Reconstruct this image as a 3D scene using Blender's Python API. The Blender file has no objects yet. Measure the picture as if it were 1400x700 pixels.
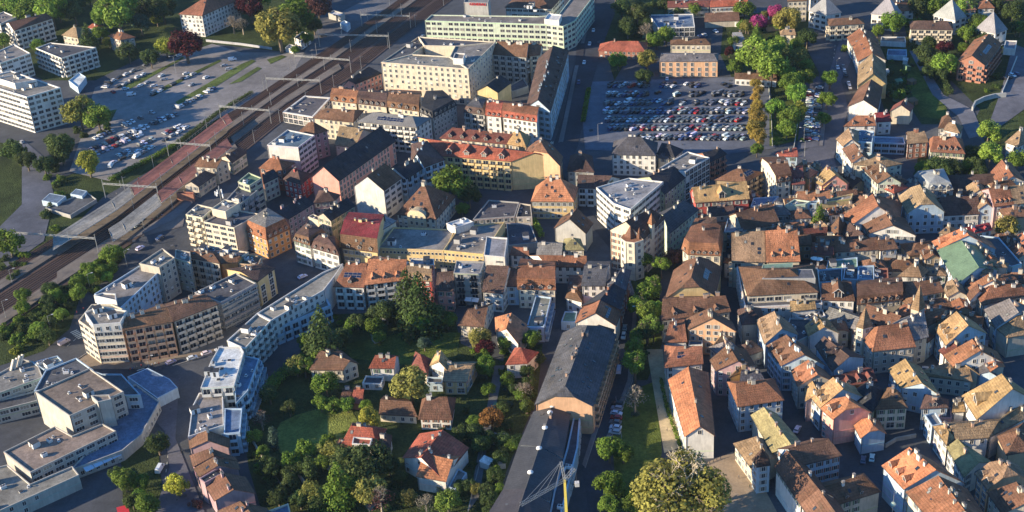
import bpy, bmesh, math, random
import numpy as np
from mathutils import Vector, Matrix
R = math.radians
random.seed(7)
# ---------------------------------------------------------------- camera, sky, sun, exposure
FPX, PITCH, ROLL, HC = 1900.0, R(29.0), R(-4.0), 290.0      # focal length in photo pixels, tilt, roll, height above the streets
SC = bpy.context.scene
cd = bpy.data.cameras.new('camera'); cam = bpy.data.objects.new('camera', cd); SC.collection.objects.link(cam)
fw = Vector((0, math.cos(PITCH), -math.sin(PITCH))); up0 = Vector((0, math.sin(PITCH), math.cos(PITCH))); rt0 = Vector((1, 0, 0))
rt = rt0*math.cos(ROLL)+up0*math.sin(ROLL); up = -rt0*math.sin(ROLL)+up0*math.cos(ROLL)
cam.matrix_world = Matrix(((rt.x, up.x, -fw.x, 0), (rt.y, up.y, -fw.y, 0), (rt.z, up.z, -fw.z, HC), (0, 0, 0, 1)))
cd.sensor_width = 36; cd.lens = FPX/1400*36; cd.clip_start = 1; cd.clip_end = 12000
SC.camera = cam
SUN_EL, SUN_AZ = R(16.5), R(193.0)    # SUN_AZ: direction the light comes FROM, counter-clockwise from +X
w = bpy.data.worlds.new('World'); SC.world = w; w.use_nodes = True
nt = w.node_tree; sky = nt.nodes.new('ShaderNodeTexSky'); sky.sky_type = 'NISHITA'; sky.sun_disc = False
sky.sun_elevation = SUN_EL; sky.sun_rotation = R(90)-SUN_AZ; sky.altitude = 400; sky.air_density = 1.6; sky.dust_density = 0.0; sky.ozone_density = 10.0
nt.links.new(sky.outputs[0], nt.nodes['Background'].inputs[0]); nt.nodes['Background'].inputs[1].default_value = 0.11
sl = bpy.data.lights.new('sun', 'SUN'); sl.energy = 5.0; sl.angle = R(0.5); sl.color = (1.0, 0.83, 0.59)
so = bpy.data.objects.new('sun', sl); SC.collection.objects.link(so)
sd = Vector((math.cos(SUN_AZ)*math.cos(SUN_EL), math.sin(SUN_AZ)*math.cos(SUN_EL), math.sin(SUN_EL)))
so.rotation_euler = (-sd).to_track_quat('-Z', 'Y').to_euler(); so.location = (0, 0, 400)
vs = SC.view_settings; vs.view_transform = 'Standard'; vs.look = 'None'; vs.gamma = 1; vs.use_curve_mapping = False; vs.exposure = 1.15
SC.render.engine = 'CYCLES'; SC.cycles.max_bounces = 5; SC.cycles.diffuse_bounces = 3; SC.cycles.transparent_max_bounces = 4

def P(u, v, h=0.0):
    """photo pixel -> world point at height h"""
    d = rt*((u-700)/FPX)+up*((350-v)/FPX)+fw
    t = (HC-h)/-d.z
    return Vector((d.x*t, d.y*t, h))

# ---------------------------------------------------------------- materials
def mat(name, base=None, rough=0.8, objcol=True, noise=(), metal=0.0, spec=0.3, bump=None, coords='Object', island=0.0, alpha_rows=None):
    m = bpy.data.materials.new(name); m.use_nodes = True; n = m.node_tree.nodes; l = m.node_tree.links
    b = n['Principled BSDF']; b.inputs['Roughness'].default_value = rough; b.inputs['Metallic'].default_value = metal
    b.inputs['Specular IOR Level'].default_value = spec
    if objcol:
        c = n.new('ShaderNodeObjectInfo').outputs['Color']
    else:
        r = n.new('ShaderNodeRGB'); r.outputs[0].default_value = (*base, 1); c = r.outputs[0]
    tc = n.new('ShaderNodeTexCoord')
    for (scale, amt, detail, *zs) in noise:
        t = n.new('ShaderNodeTexNoise'); t.inputs['Scale'].default_value = scale; t.inputs['Detail'].default_value = detail; t.inputs['Roughness'].default_value = 0.65
        mp = n.new('ShaderNodeMapping'); l.new(tc.outputs['UV' if zs and zs[0] == 'uv' else coords], mp.inputs[0])
        if zs: mp.inputs['Scale'].default_value = (1, .22, 1) if zs[0] == 'uv' else (1, 1, zs[0])
        oi = n.new('ShaderNodeObjectInfo'); vm = n.new('ShaderNodeVectorMath'); vm.operation = 'ADD'
        sc_ = n.new('ShaderNodeMath'); sc_.operation = 'MULTIPLY'; sc_.inputs[1].default_value = 300; l.new(oi.outputs['Random'], sc_.inputs[0])
        l.new(mp.outputs[0], vm.inputs[0]); l.new(sc_.outputs[0], vm.inputs[1]); l.new(vm.outputs[0], t.inputs[0])
        mr = n.new('ShaderNodeMapRange'); mr.inputs[1].default_value = 0.3; mr.inputs[2].default_value = 0.7; mr.inputs[3].default_value = 1-amt; mr.inputs[4].default_value = 1+amt
        l.new(t.outputs[0], mr.inputs[0])
        mx = n.new('ShaderNodeVectorMath'); mx.operation = 'SCALE'; l.new(c, mx.inputs[0]); l.new(mr.outputs[0], mx.inputs['Scale']); c = mx.outputs[0]
    if island:
        g = n.new('ShaderNodeNewGeometry'); mr = n.new('ShaderNodeMapRange'); mr.inputs[3].default_value = 1-island; mr.inputs[4].default_value = 1+island
        l.new(g.outputs['Random Per Island'], mr.inputs[0])
        mx = n.new('ShaderNodeVectorMath'); mx.operation = 'SCALE'; l.new(c, mx.inputs[0]); l.new(mr.outputs[0], mx.inputs['Scale']); c = mx.outputs[0]
    if alpha_rows:   # tile courses / sheet seams from the UV map (metres)
        uv = n.new('ShaderNodeUVMap'); sx = n.new('ShaderNodeSeparateXYZ'); l.new(uv.outputs[0], sx.inputs[0])
        ax, period, depth, width = alpha_rows
        mo = n.new('ShaderNodeMath'); mo.operation = 'FRACT'; dv = n.new('ShaderNodeMath'); dv.operation = 'DIVIDE'; dv.inputs[1].default_value = period
        l.new(sx.outputs[ax], dv.inputs[0]); l.new(dv.outputs[0], mo.inputs[0])
        lt = n.new('ShaderNodeMath'); lt.operation = 'LESS_THAN'; lt.inputs[1].default_value = width; l.new(mo.outputs[0], lt.inputs[0])
        mr = n.new('ShaderNodeMapRange'); mr.inputs[3].default_value = 1; mr.inputs[4].default_value = 1-depth; l.new(lt.outputs[0], mr.inputs[0])
        mx = n.new('ShaderNodeVectorMath'); mx.operation = 'SCALE'; l.new(c, mx.inputs[0]); l.new(mr.outputs[0], mx.inputs['Scale']); c = mx.outputs[0]
    l.new(c, b.inputs['Base Color'])
    if bump:
        t = n.new('ShaderNodeTexNoise'); t.inputs['Scale'].default_value = bump[0]; t.inputs['Detail'].default_value = 3; l.new(tc.outputs[coords], t.inputs[0])
        bp = n.new('ShaderNodeBump'); bp.inputs['Strength'].default_value = bump[1]; bp.inputs['Distance'].default_value = bump[2]
        l.new(t.outputs[0], bp.inputs['Height']); l.new(bp.outputs[0], b.inputs['Normal'])
    return m

M = {}
M['tile'] = mat('roof_tiles', rough=0.85, spec=.2, noise=((0.12, .30, 2), (.8, .28, 5), (1.6, .22, 3, 'uv')), bump=(2.2, .8, .35), alpha_rows=(1, .9, .22, .3))
M['slate'] = mat('roof_sheet', rough=0.6, noise=((0.2, .15, 2), (1.5, .2, 3)), alpha_rows=(0, 1.1, .25, .12))
M['gravel'] = mat('flat_roofing', rough=0.9, noise=((0.10, .38, 4), (.7, .25, 4), (2.2, .2, 4)), alpha_rows=(0, 3.2, .12, .05))
M['plaster'] = mat('plaster', rough=0.9, spec=.2, noise=((0.25, .12, 2), (1.4, .14, 4, .15)))
M['paint'] = mat('painted_surface', rough=0.6, noise=((2.0, .06, 2),))
M['glass'] = mat('window_glass', base=(.022, .03, .042), objcol=False, rough=0.12, spec=.6)
def varied_glass():
    m = M['glass']; n = m.node_tree.nodes; l = m.node_tree.links; oi = n.new('ShaderNodeObjectInfo'); cr = n.new('ShaderNodeValToRGB'); cr.color_ramp.interpolation = 'CONSTANT'
    e = cr.color_ramp.elements; e[0].color = (.022, .03, .045, 1); e[1].position = .45; e[1].color = (.045, .055, .07, 1)
    for p_, c_ in ((.72, (.10, .10, .10, 1)), (.86, (.26, .25, .22, 1)), (.94, (.03, .03, .035, 1))): k = e.new(p_); k.color = c_
    l.new(oi.outputs['Random'], cr.inputs[0]); l.new(cr.outputs[0], n['Principled BSDF'].inputs['Base Color'])
varied_glass()
M['white'] = mat('white_frame', base=(.62, .60, .56), objcol=False, rough=.6)
M['dark'] = mat('dark_metal', base=(.05, .05, .055), objcol=False, rough=.6)
M['concrete'] = mat('concrete', base=(.27, .25, .23), objcol=False, rough=.9, noise=((.5, .15, 3),))
M['solar'] = mat('solar_cells', base=(.012, .02, .06), objcol=False, rough=.15, spec=.7)
M['asphalt'] = mat('asphalt', rough=.92, spec=.2, noise=((.03, .30, 4), (.25, .16, 5), (1.2, .14, 4)))
M['grass'] = mat('lawn_grass', rough=.95, spec=.1, noise=((.07, .45, 4), (.9, .38, 4)), bump=(1.6, 1, .5))
M['leaf'] = mat('foliage', rough=.75, spec=.15, noise=((.35, .32, 3),), island=.45)
M['bark'] = mat('bark', rough=.95, noise=((2, .3, 3),))
M['car'] = mat('car_paint', rough=.28, spec=.6)
M['tyre'] = mat('rubber', base=(.02, .02, .02), objcol=False, rough=.9)
M['rust'] = mat('rusty_rail', base=(.16, .085, .055), objcol=False, rough=.7)
M['sleeper'] = mat('sleeper', base=(.075, .055, .045), objcol=False, rough=.9)
M['steel'] = mat('galvanised_steel', base=(.42, .42, .40), objcol=False, rough=.5, metal=.4)
def leaf_translucent():
    m = M['leaf']; n = m.node_tree.nodes; l = m.node_tree.links; b = n['Principled BSDF']
    src = b.inputs['Base Color'].links[0].from_socket
    tr = n.new('ShaderNodeBsdfTranslucent'); l.new(src, tr.inputs[0]); mx = n.new('ShaderNodeMixShader'); mx.inputs[0].default_value = .32
    l.new(b.outputs[0], mx.inputs[1]); l.new(tr.outputs[0], mx.inputs[2]); l.new(mx.outputs[0], n['Material Output'].inputs[0])
leaf_translucent()
def mossy():
    m = M['tile']; n = m.node_tree.nodes; l = m.node_tree.links; b = n['Principled BSDF']; src = b.inputs['Base Color'].links[0].from_socket
    tc = n.new('ShaderNodeTexCoord'); oi = n.new('ShaderNodeObjectInfo'); ad = n.new('ShaderNodeVectorMath'); ad.operation = 'ADD'; mu = n.new('ShaderNodeMath'); mu.operation = 'MULTIPLY'; mu.inputs[1].default_value = 90
    l.new(oi.outputs['Random'], mu.inputs[0]); l.new(tc.outputs['Object'], ad.inputs[0]); l.new(mu.outputs[0], ad.inputs[1])
    t = n.new('ShaderNodeTexNoise'); t.inputs['Scale'].default_value = .35; t.inputs['Detail'].default_value = 6; t.inputs['Roughness'].default_value = .75; l.new(ad.outputs[0], t.inputs[0])
    mr = n.new('ShaderNodeMapRange'); mr.inputs[1].default_value = .50; mr.inputs[2].default_value = .68; mr.inputs[4].default_value = .42; l.new(t.outputs[0], mr.inputs[0])
    mx = n.new('ShaderNodeMix'); mx.data_type = 'RGBA'; l.new(mr.outputs[0], mx.inputs[0]); l.new(src, mx.inputs[6]); mx.inputs[7].default_value = (.10, .085, .06, 1); l.new(mx.outputs[2], b.inputs['Base Color'])
mossy()

# ---------------------------------------------------------------- mesh helper
class MB:
    def __init__(s): s.v = []; s.f = []; s.m = []; s.uv = []
    def face(s, pts, mi=0, uv=None):
        i = len(s.v); s.v += [tuple(p) for p in pts]; s.f.append(tuple(range(i, i+len(pts)))); s.m.append(mi)
        s.uv += uv if uv else [(0.5, 0.5)]*len(pts)
    def box(s, x0, y0, z0, x1, y1, z1, mi=0, skip=''):
        a = (x0, y0, z0); b = (x1, y0, z0); c = (x1, y1, z0); d = (x0, y1, z0); e = (x0, y0, z1); f = (x1, y0, z1); g = (x1, y1, z1); h = (x0, y1, z1)
        for k, q in zip('bfrlkt', ((a, d, c, b), (a, b, f, e), (b, c, g, f), (d, a, e, h), (c, d, h, g), (e, f, g, h))):
            if k not in skip: s.face(q, mi)
    def bar(s, p, q, w, mi=0, w2=None):
        """square bar from p to q"""
        p = Vector(p); q = Vector(q); d = (q-p).normalized(); a = d.cross(Vector((0, 0, 1)))
        if a.length < .01: a = Vector((1, 0, 0))
        a.normalize(); b = d.cross(a); w2 = w if w2 is None else w2
        A = [p+a*(w*x)/2+b*(w*y)/2 for x, y in ((-1, -1), (1, -1), (1, 1), (-1, 1))]; B = [q+a*(w2*x)/2+b*(w2*y)/2 for x, y in ((-1, -1), (1, -1), (1, 1), (-1, 1))]
        for i in range(4): j = (i+1) % 4; s.face((A[i], A[j], B[j], B[i]), mi)
        s.face(A[::-1], mi); s.face(B, mi)
    def cyl(s, x, y, z0, z1, r, n=8, mi=0, r2=None):
        r2 = r if r2 is None else r2
        A = [(x+r*math.cos(2*math.pi*i/n), y+r*math.sin(2*math.pi*i/n), z0) for i in range(n)]
        B = [(x+r2*math.cos(2*math.pi*i/n), y+r2*math.sin(2*math.pi*i/n), z1) for i in range(n)]
        for i in range(n): j = (i+1) % n; s.face((A[i], A[j], B[j], B[i]), mi)
        s.face(B, mi)
    def mesh(s, name, mats):
        me = bpy.data.meshes.new(name); me.from_pydata(s.v, [], s.f)
        for k in mats: me.materials.append(M[k])
        me.polygons.foreach_set('material_index', s.m)
        u = me.uv_layers.new(name='uv'); u.data.foreach_set('uv', np.array(s.uv, dtype=np.float32).ravel()); me.update()
        return me
COL = SC.collection
def obj(name, me, parent=None, loc=(0, 0, 0), rz=0.0, col=None, sc=None, rot=None):
    o = bpy.data.objects.new(name, me); COL.objects.link(o); o.location = loc
    if rot is not None: o.rotation_euler = rot
    elif rz: o.rotation_euler = (0, 0, rz)
    if sc is not None: o.scale = sc if isinstance(sc, (tuple, list)) else (sc, sc, sc)
    if parent is not None: o.parent = parent
    if col is not None: o.color = (*col[:3], 1)
    return o
LABELS = {}
def tag(o, label, cat, group=None):
    o['label'] = label; o['category'] = cat
    if group: o['group'] = group
    LABELS.setdefault(label, []).append(o)
    return o
def struct(o, kind='structure', label=None):
    o['kind'] = kind
    if label: o['label'] = label
    return o
# ---------------------------------------------------------------- building engine
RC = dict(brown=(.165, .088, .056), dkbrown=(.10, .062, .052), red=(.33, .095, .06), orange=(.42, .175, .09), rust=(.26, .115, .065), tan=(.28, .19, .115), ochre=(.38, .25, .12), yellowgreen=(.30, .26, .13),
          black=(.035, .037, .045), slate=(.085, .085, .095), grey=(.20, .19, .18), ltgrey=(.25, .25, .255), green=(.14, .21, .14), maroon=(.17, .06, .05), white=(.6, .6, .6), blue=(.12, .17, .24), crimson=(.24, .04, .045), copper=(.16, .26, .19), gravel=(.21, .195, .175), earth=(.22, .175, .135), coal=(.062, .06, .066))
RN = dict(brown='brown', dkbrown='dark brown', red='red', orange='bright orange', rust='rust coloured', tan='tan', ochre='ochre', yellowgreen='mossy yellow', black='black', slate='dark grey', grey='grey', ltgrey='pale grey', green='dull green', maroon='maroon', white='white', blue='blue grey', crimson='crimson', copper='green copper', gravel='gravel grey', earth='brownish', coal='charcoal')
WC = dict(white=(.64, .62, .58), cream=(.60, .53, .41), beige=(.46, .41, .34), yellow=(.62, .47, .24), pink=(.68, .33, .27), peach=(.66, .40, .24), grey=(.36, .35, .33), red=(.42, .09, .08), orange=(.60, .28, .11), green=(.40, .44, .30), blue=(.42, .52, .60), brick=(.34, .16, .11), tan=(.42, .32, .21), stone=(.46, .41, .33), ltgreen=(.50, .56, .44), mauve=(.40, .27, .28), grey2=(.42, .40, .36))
WN = dict(white='white', cream='cream', beige='beige', yellow='yellow', pink='pink', peach='peach', grey='grey', red='red', orange='orange', green='olive green', blue='pale blue', brick='red brick', tan='tan', stone='stone', ltgreen='pale green', mauve='mauve', grey2='grey beige')
TN = dict(g='gabled', G='gabled', h='hipped', H='hipped', x='half hipped', X='half hipped', m='mansard', M='mansard', f='flat', p='pyramid', s='sloping')

# --- shared pieces
def piece_window(kind):
    b = MB()                       # local: x along wall, -y outward, z up, origin at the bottom centre; 1 wide x 1 high, scaled by the caller
    def frame(w, h, t, d, mull=0, tr=0):
        b.face(((-w/2, -.02, 0), (w/2, -.02, 0), (w/2, -.02, h), (-w/2, -.02, h)), 1)
        b.box(-w/2-t, -d, -t, -w/2, 0, h+t, 0, 'k'); b.box(w/2, -d, -t, w/2+t, 0, h+t, 0, 'k'); b.box(-w/2, -d, h, w/2, 0, h+t, 0, 'krl'); b.box(-w/2-.05, -d*2, -t, w/2+.05, 0, 0, 0, 'k')
        for i in range(mull): x = -w/2+w*(i+1)/(mull+1); b.box(x-.035, -.06, 0, x+.035, -.02, h, 0, 'ktb')
        for i in range(tr): z = h*(i+1)/(tr+1); b.box(-w/2, -.06, z-.035, w/2, -.02, z+.035, 0, 'krl')
    if kind in 'wxy': frame(1.05, 1.5, .10, .10, 1, 0)
    if kind == 'x': b.box(-.52, -.09, .62, .52, -.03, 1.5, 0, 'k')
    if kind == 'y':
        for sx in (-1, 1): b.box(min(sx*.64, sx*1.12), -.09, -.02, max(sx*.64, sx*1.12), -.03, 1.52, 2, 'k')
    if kind == 's':
        frame(.95, 1.5, .08, .08, 1, 0)
        for sx in (-1, 1): b.box(min(sx*.57, sx*1.08), -.09, -.02, max(sx*.57, sx*1.08), -.03, 1.52, 2, 'k')
    if kind == 't': frame(2.7, 1.35, .10, .08, 2, 0)
    if kind == 'g': frame(2.3, 2.3, .12, .14, 1, 1)
    if kind == 'a': frame(1.3, 2.7, .14, .12, 1, 2)
    if kind == 'd': frame(.8, .9, .08, .08, 0, 0)
    if kind == 'o': frame(2.2, 1.5, .08, .08, 1, 0)
    return b.mesh('window_'+kind, ['white', 'glass', 'paint'])
def piece_balcony(glassy=False):
    b = MB(); w = 3.0
    b.face(((-w/2+.3, -.02, .1), (w/2-.3, -.02, .1), (w/2-.3, -.02, 2.2), (-w/2+.3, -.02, 2.2)), 1)
    b.box(-w/2+.2, -.08, .1, -w/2+.3, 0, 2.25, 0, 'k'); b.box(w/2-.3, -.08, .1, w/2-.2, 0, 2.25, 0, 'k'); b.box(-.04, -.07, .1, .04, -.02, 2.2, 0, 'k')
    b.box(-w/2, -1.35, -.18, w/2, 0, 0, 2, 'k')
    b.box(-w/2, -1.35, 0, w/2, -1.27, .95, 3 if not glassy else 1, 'b'); b.box(-w/2, -1.27, 0, -w/2+.08, 0, .95, 3, 'b'); b.box(w/2-.08, -1.27, 0, w/2, 0, .95, 3, 'b')
    return b.mesh('balcony', ['white', 'glass', 'paint', 'paint' if not glassy else 'dark'])
def piece_dormer(kind):
    b = MB(); w, h, dp = .75, 1.25, 2.6     # half width
    b.box(-w, 0, -.6, w, dp, h, 0, 'tb')
    b.face(((-w+.22, -.03, .15), (w-.22, -.03, .15), (w-.22, -.03, h-.1), (-w+.22, -.03, h-.1)), 1)
    b.box(-w+.12, -.07, .05, -w+.22, 0, h, 3, 'k'); b.box(w-.22, -.07, .05, w-.12, 0, h, 3, 'k'); b.box(-.03, -.06, .1, .03, 0, h-.05, 3, 'k')
    o = .25
    if kind == 'g':
        for sx in (-1, 1):
            b.face(((0, -o, h+.75), (0, dp+1, h+.75), (sx*(w+o), dp+.2, h-.15), (sx*(w+o), -o, h-.15))[::sx], 2)
            b.face(((0, -o, h+.63), (sx*(w+o), -o, h-.27), (sx*(w+o), -o, h-.15), (0, -o, h+.75))[::sx], 3)
        b.face(((-w, 0, h), (w, 0, h), (0, 0, h+.66)), 0)
    if kind == 'h':
        for sx in (-1, 1): b.face(((0, .7, h+.7), (0, dp+1, h+.7), (sx*(w+o), dp+.2, h-.05), (sx*(w+o), -o, h-.05))[::sx], 2)
        b.face(((-w-o, -o, h-.05), (w+o, -o, h-.05), (0, .7, h+.7)), 2)
    if kind == 's':
        b.box(-w-.15, -o, h, w+.15, dp+.5, h+.14, 2)
    return b.mesh('dormer_'+kind, ['plaster', 'glass', 'tile', 'white'])
def piece_chimney(kind):
    b = MB()
    if kind == 0:
        b.box(-.4, -.3, -1.5, .4, .3, 1.3, 0, 'b'); b.box(-.5, -.4, 1.3, .5, .4, 1.45, 1); b.cyl(-.18, 0, 1.45, 1.85, .13, 6, 2); b.cyl(.18, 0, 1.45, 1.8, .13, 6, 2)
    if kind == 1:
        b.box(-.75, -.35, -1.5, .75, .35, 1.5, 0, 'b'); b.box(-.85, -.45, 1.5, .85, .45, 1.66, 1)
        for x in (-.5, 0, .5): b.cyl(x, 0, 1.66, 2.05, .14, 6, 2)
    if kind == 2:
        b.box(-.35, -.35, -1.5, .35, .35, 1.1, 0, 'b'); b.box(-.22, -.22, 1.1, .22, .22, 1.4, 2); b.box(-.45, -.45, 1.4, .45, .45, 1.5, 1)
    return b.mesh('chimney', ['plaster', 'concrete', 'dark'])
def piece_skylight():
    b = MB(); b.box(-.5, -.65, -.1, .5, .65, .1, 0, 'b'); b.face(((-.4, -.55, .115), (.4, -.55, .115), (.4, .55, .115), (-.4, .55, .115)), 1)
    return b.mesh('skylight', ['dark', 'glass'])
def piece_solar():
    b = MB(); b.box(-.85, -.55, .02, .85, .55, .10, 0); b.face(((-.8, -.5, .11), (.8, -.5, .11), (.8, .5, .11), (-.8, .5, .11)), 1)
    return b.mesh('solar_panel', ['steel', 'solar'])
def piece_unit(k):
    b = MB()
    if k == 0: b.box(-1, -.7, 0, 1, .7, 1.1); b.cyl(-.45, 0, 1.1, 1.25, .4, 10, 1); b.cyl(.45, 0, 1.1, 1.25, .4, 10, 1)
    if k == 1: b.box(-.5, -.5, 0, .5, .5, .25); b.cyl(0, 0, .25, .75, .28, 8, 1); b.cyl(0, 0, .75, .85, .42, 8, 0)
    if k == 2: b.box(-1.6, -1.3, 0, 1.6, 1.3, 2.1); b.box(-1.7, -1.4, 2.1, 1.7, 1.4, 2.25, 1); b.box(-.4, -1.34, 0, .4, -1.29, 1.9, 1)
    if k == 3: b.box(-.7, -.7, 0, .7, .7, .2); b.box(-.6, -.6, .2, .6, .6, .42, 1)
    return b.mesh('roof_unit', ['paint', 'dark'])
PW = {k: piece_window(k) for k in 'wstgadoxy'}
PB = [piece_balcony(), piece_balcony(True)]; PD = {k: piece_dormer(k) for k in 'ghs'}; PC = [piece_chimney(k) for k in range(3)]; PS = piece_skylight(); PV = piece_solar(); PU = [piece_unit(k) for k in range(4)]
UN = ['ventilation_unit', 'roof_vent', 'roof_hut', 'roof_dome']

def area2(p): return sum(p[i][0]*p[(i+1) % len(p)][1]-p[(i+1) % len(p)][0]*p[i][1] for i in range(len(p)))
def inset(poly, d):
    n = len(poly); out = []
    for i in range(n):
        a, b, c = poly[i-1], poly[i], poly[(i+1) % n]
        e1 = (b-a); e2 = (c-b)
        if e1.length < 1e-4 or e2.length < 1e-4: out.append(b.copy()); continue
        e1.normalize(); e2.normalize(); n1 = Vector((-e1.y, e1.x)); n2 = Vector((-e2.y, e2.x)); k = 1+n1.dot(n2)
        out.append(b+(n1+n2)*(d/max(k, .35)))
    return out
VOLS = []
class Vol: pass
def parse(line, off):
    """type  x,y x,y ... | opts | clue   (pixels read off enlarged views: off = origin and zoom)"""
    head, opts, clue = [x.strip() for x in (line+' | |').split('|')[:3]]
    tk = head.split(); v = Vol(); v.sub = tk[0].startswith('+'); v.t = tk[0].lstrip('+')
    v.px = [(off[0]+float(a.split(',')[0])/off[2], off[1]+float(a.split(',')[1])/off[2]) for a in tk[1:]]
    v.o = dict(H=9, p=33, r='brown', w='beige', n='w', c=1, k=0, d=0, d2=0, z=0, R=0, o=.45, q=0, u=0, name='')
    for q in opts.split():
        a, b = q.split('=')
        v.o[a] = b if a in ('r', 'r2', 'w', 'n', 'name', 'dk', 'sh') else float(b)
    v.clue = clue
    setup(v); VOLS.append(v)
def setup(v):
    o = v.o; H = o['H']; t = v.t
    if t in 'GHX' :
        a, b = [P(*q, H) for q in v.px[:2]]; lo, hi = .2, 14.0; tp = math.tan(R(o['p']))
        ab = (b-a).to_2d().normalized(); nn = Vector((-ab.y, ab.x))
        def wid(r):
            m = (P(*v.px[2], H+r)+P(*v.px[3], H+r))/2; return abs((m.to_2d()-a.to_2d()).dot(nn))
        for _ in range(30):
            md = (lo+hi)/2
            if wid(md)*tp > md: lo = md
            else: hi = md
        rise = (lo+hi)/2; r2 = P(*v.px[2], H+rise).to_2d(); r1 = P(*v.px[3], H+rise).to_2d(); a = a.to_2d(); b = b.to_2d()
        if t == 'H':      # ridge ends pulled in: mirror about the ridge line
            rd = (r2-r1).normalized(); rn = Vector((-rd.y, rd.x))
            c = b-rn*2*(b-r1).dot(rn); d = a-rn*2*(a-r1).dot(rn); v.ridge = (r1, r2)
        else:
            rd = (r2-r1).normalized(); c = 2*r2-b; d = 2*r1-a
        v.poly = [a, b, c, d]; v.rise = rise; v.t = t.lower()
        if t == 'H': v.hipr = (r1, r2)
    else:
        pts = [P(*q, H).to_2d() for q in v.px]
        if len(pts) == 3: pts.append(pts[0]+pts[2]-pts[1])
        v.poly = pts; v.rise = o['R']
        if t in 'ghxmM' and not v.rise:
            w_ = ((pts[1]+pts[2])/2-(pts[0]+pts[3])/2); hw = min(((pts[2]-pts[1]).length+(pts[3]-pts[0]).length)/4, 12); v.rise = hw*math.tan(R(o['p']))
    if area2(v.poly) < 0:
        p = v.poly
        if len(p) == 4: v.poly = [p[1], p[0], p[3], p[2]]; 
        else: v.poly = p[::-1]
        if hasattr(v, 'hipr'): v.hipr = v.hipr[::-1]
    v.H = H; v.ctr = sum(v.poly, Vector((0, 0)))/len(v.poly)
    v.wall = inset(v.poly, o['o'] if t not in 'f' else 0)

# --- coarse height map for hiding windows behind neighbours
GX0, GY0, GN, GM = -460, 380, 920, 760
HM = np.zeros((GM, GN), np.float32)
def rast(v):
    p = [(q.x-GX0, q.y-GY0) for q in v.poly]; x0 = max(int(min(a for a, b in p)), 0); x1 = min(int(max(a for a, b in p))+1, GN-1); y0 = max(int(min(b for a, b in p)), 0); y1 = min(int(max(b for a, b in p))+1, GM-1)
    if x1 <= x0 or y1 <= y0: return
    X, Y = np.meshgrid(np.arange(x0, x1)+.5, np.arange(y0, y1)+.5); ins = np.zeros(X.shape, bool); n = len(p)
    for i in range(n):
        (ax, ay), (bx, by) = p[i], p[(i+1) % n]
        if ay == by: continue
        c = (ay > Y) != (by > Y); ins ^= c & (X < (bx-ax)*(Y-ay)/(by-ay)+ax)
    h = v.H+(v.rise*.45 if v.t != 'f' else 0); s = HM[y0:y1, x0:x1]; s[ins] = np.maximum(s[ins], h)
TS = np.arange(1.2, 90, 1.0)
def seen(p, nrm):
    if (Vector((0, 0, HC))-p).to_2d().dot(nrm) < -60: return False
    for dx in (-40, 0, 40):
        d = Vector((dx, 0, HC))-p; L = d.to_2d().length; d = d/L
        xs = (p.x+nrm.x*.4+d.x*TS-GX0).astype(int).clip(0, GN-1); ys = (p.y+nrm.y*.4+d.y*TS-GY0).astype(int).clip(0, GM-1)
        if not (HM[ys, xs] > p.z+1.0+d.z*TS).any(): return True
    return False
def in_frame(p, m=60):
    d = p-Vector((0, 0, HC)); z = d.dot(fw); 
    if z < 1: return False
    u = 700+FPX*d.dot(rt)/z; v_ = 350-FPX*d.dot(up)/z
    return -m < u < 1400+m and -m-40 < v_ < 700+m

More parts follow.
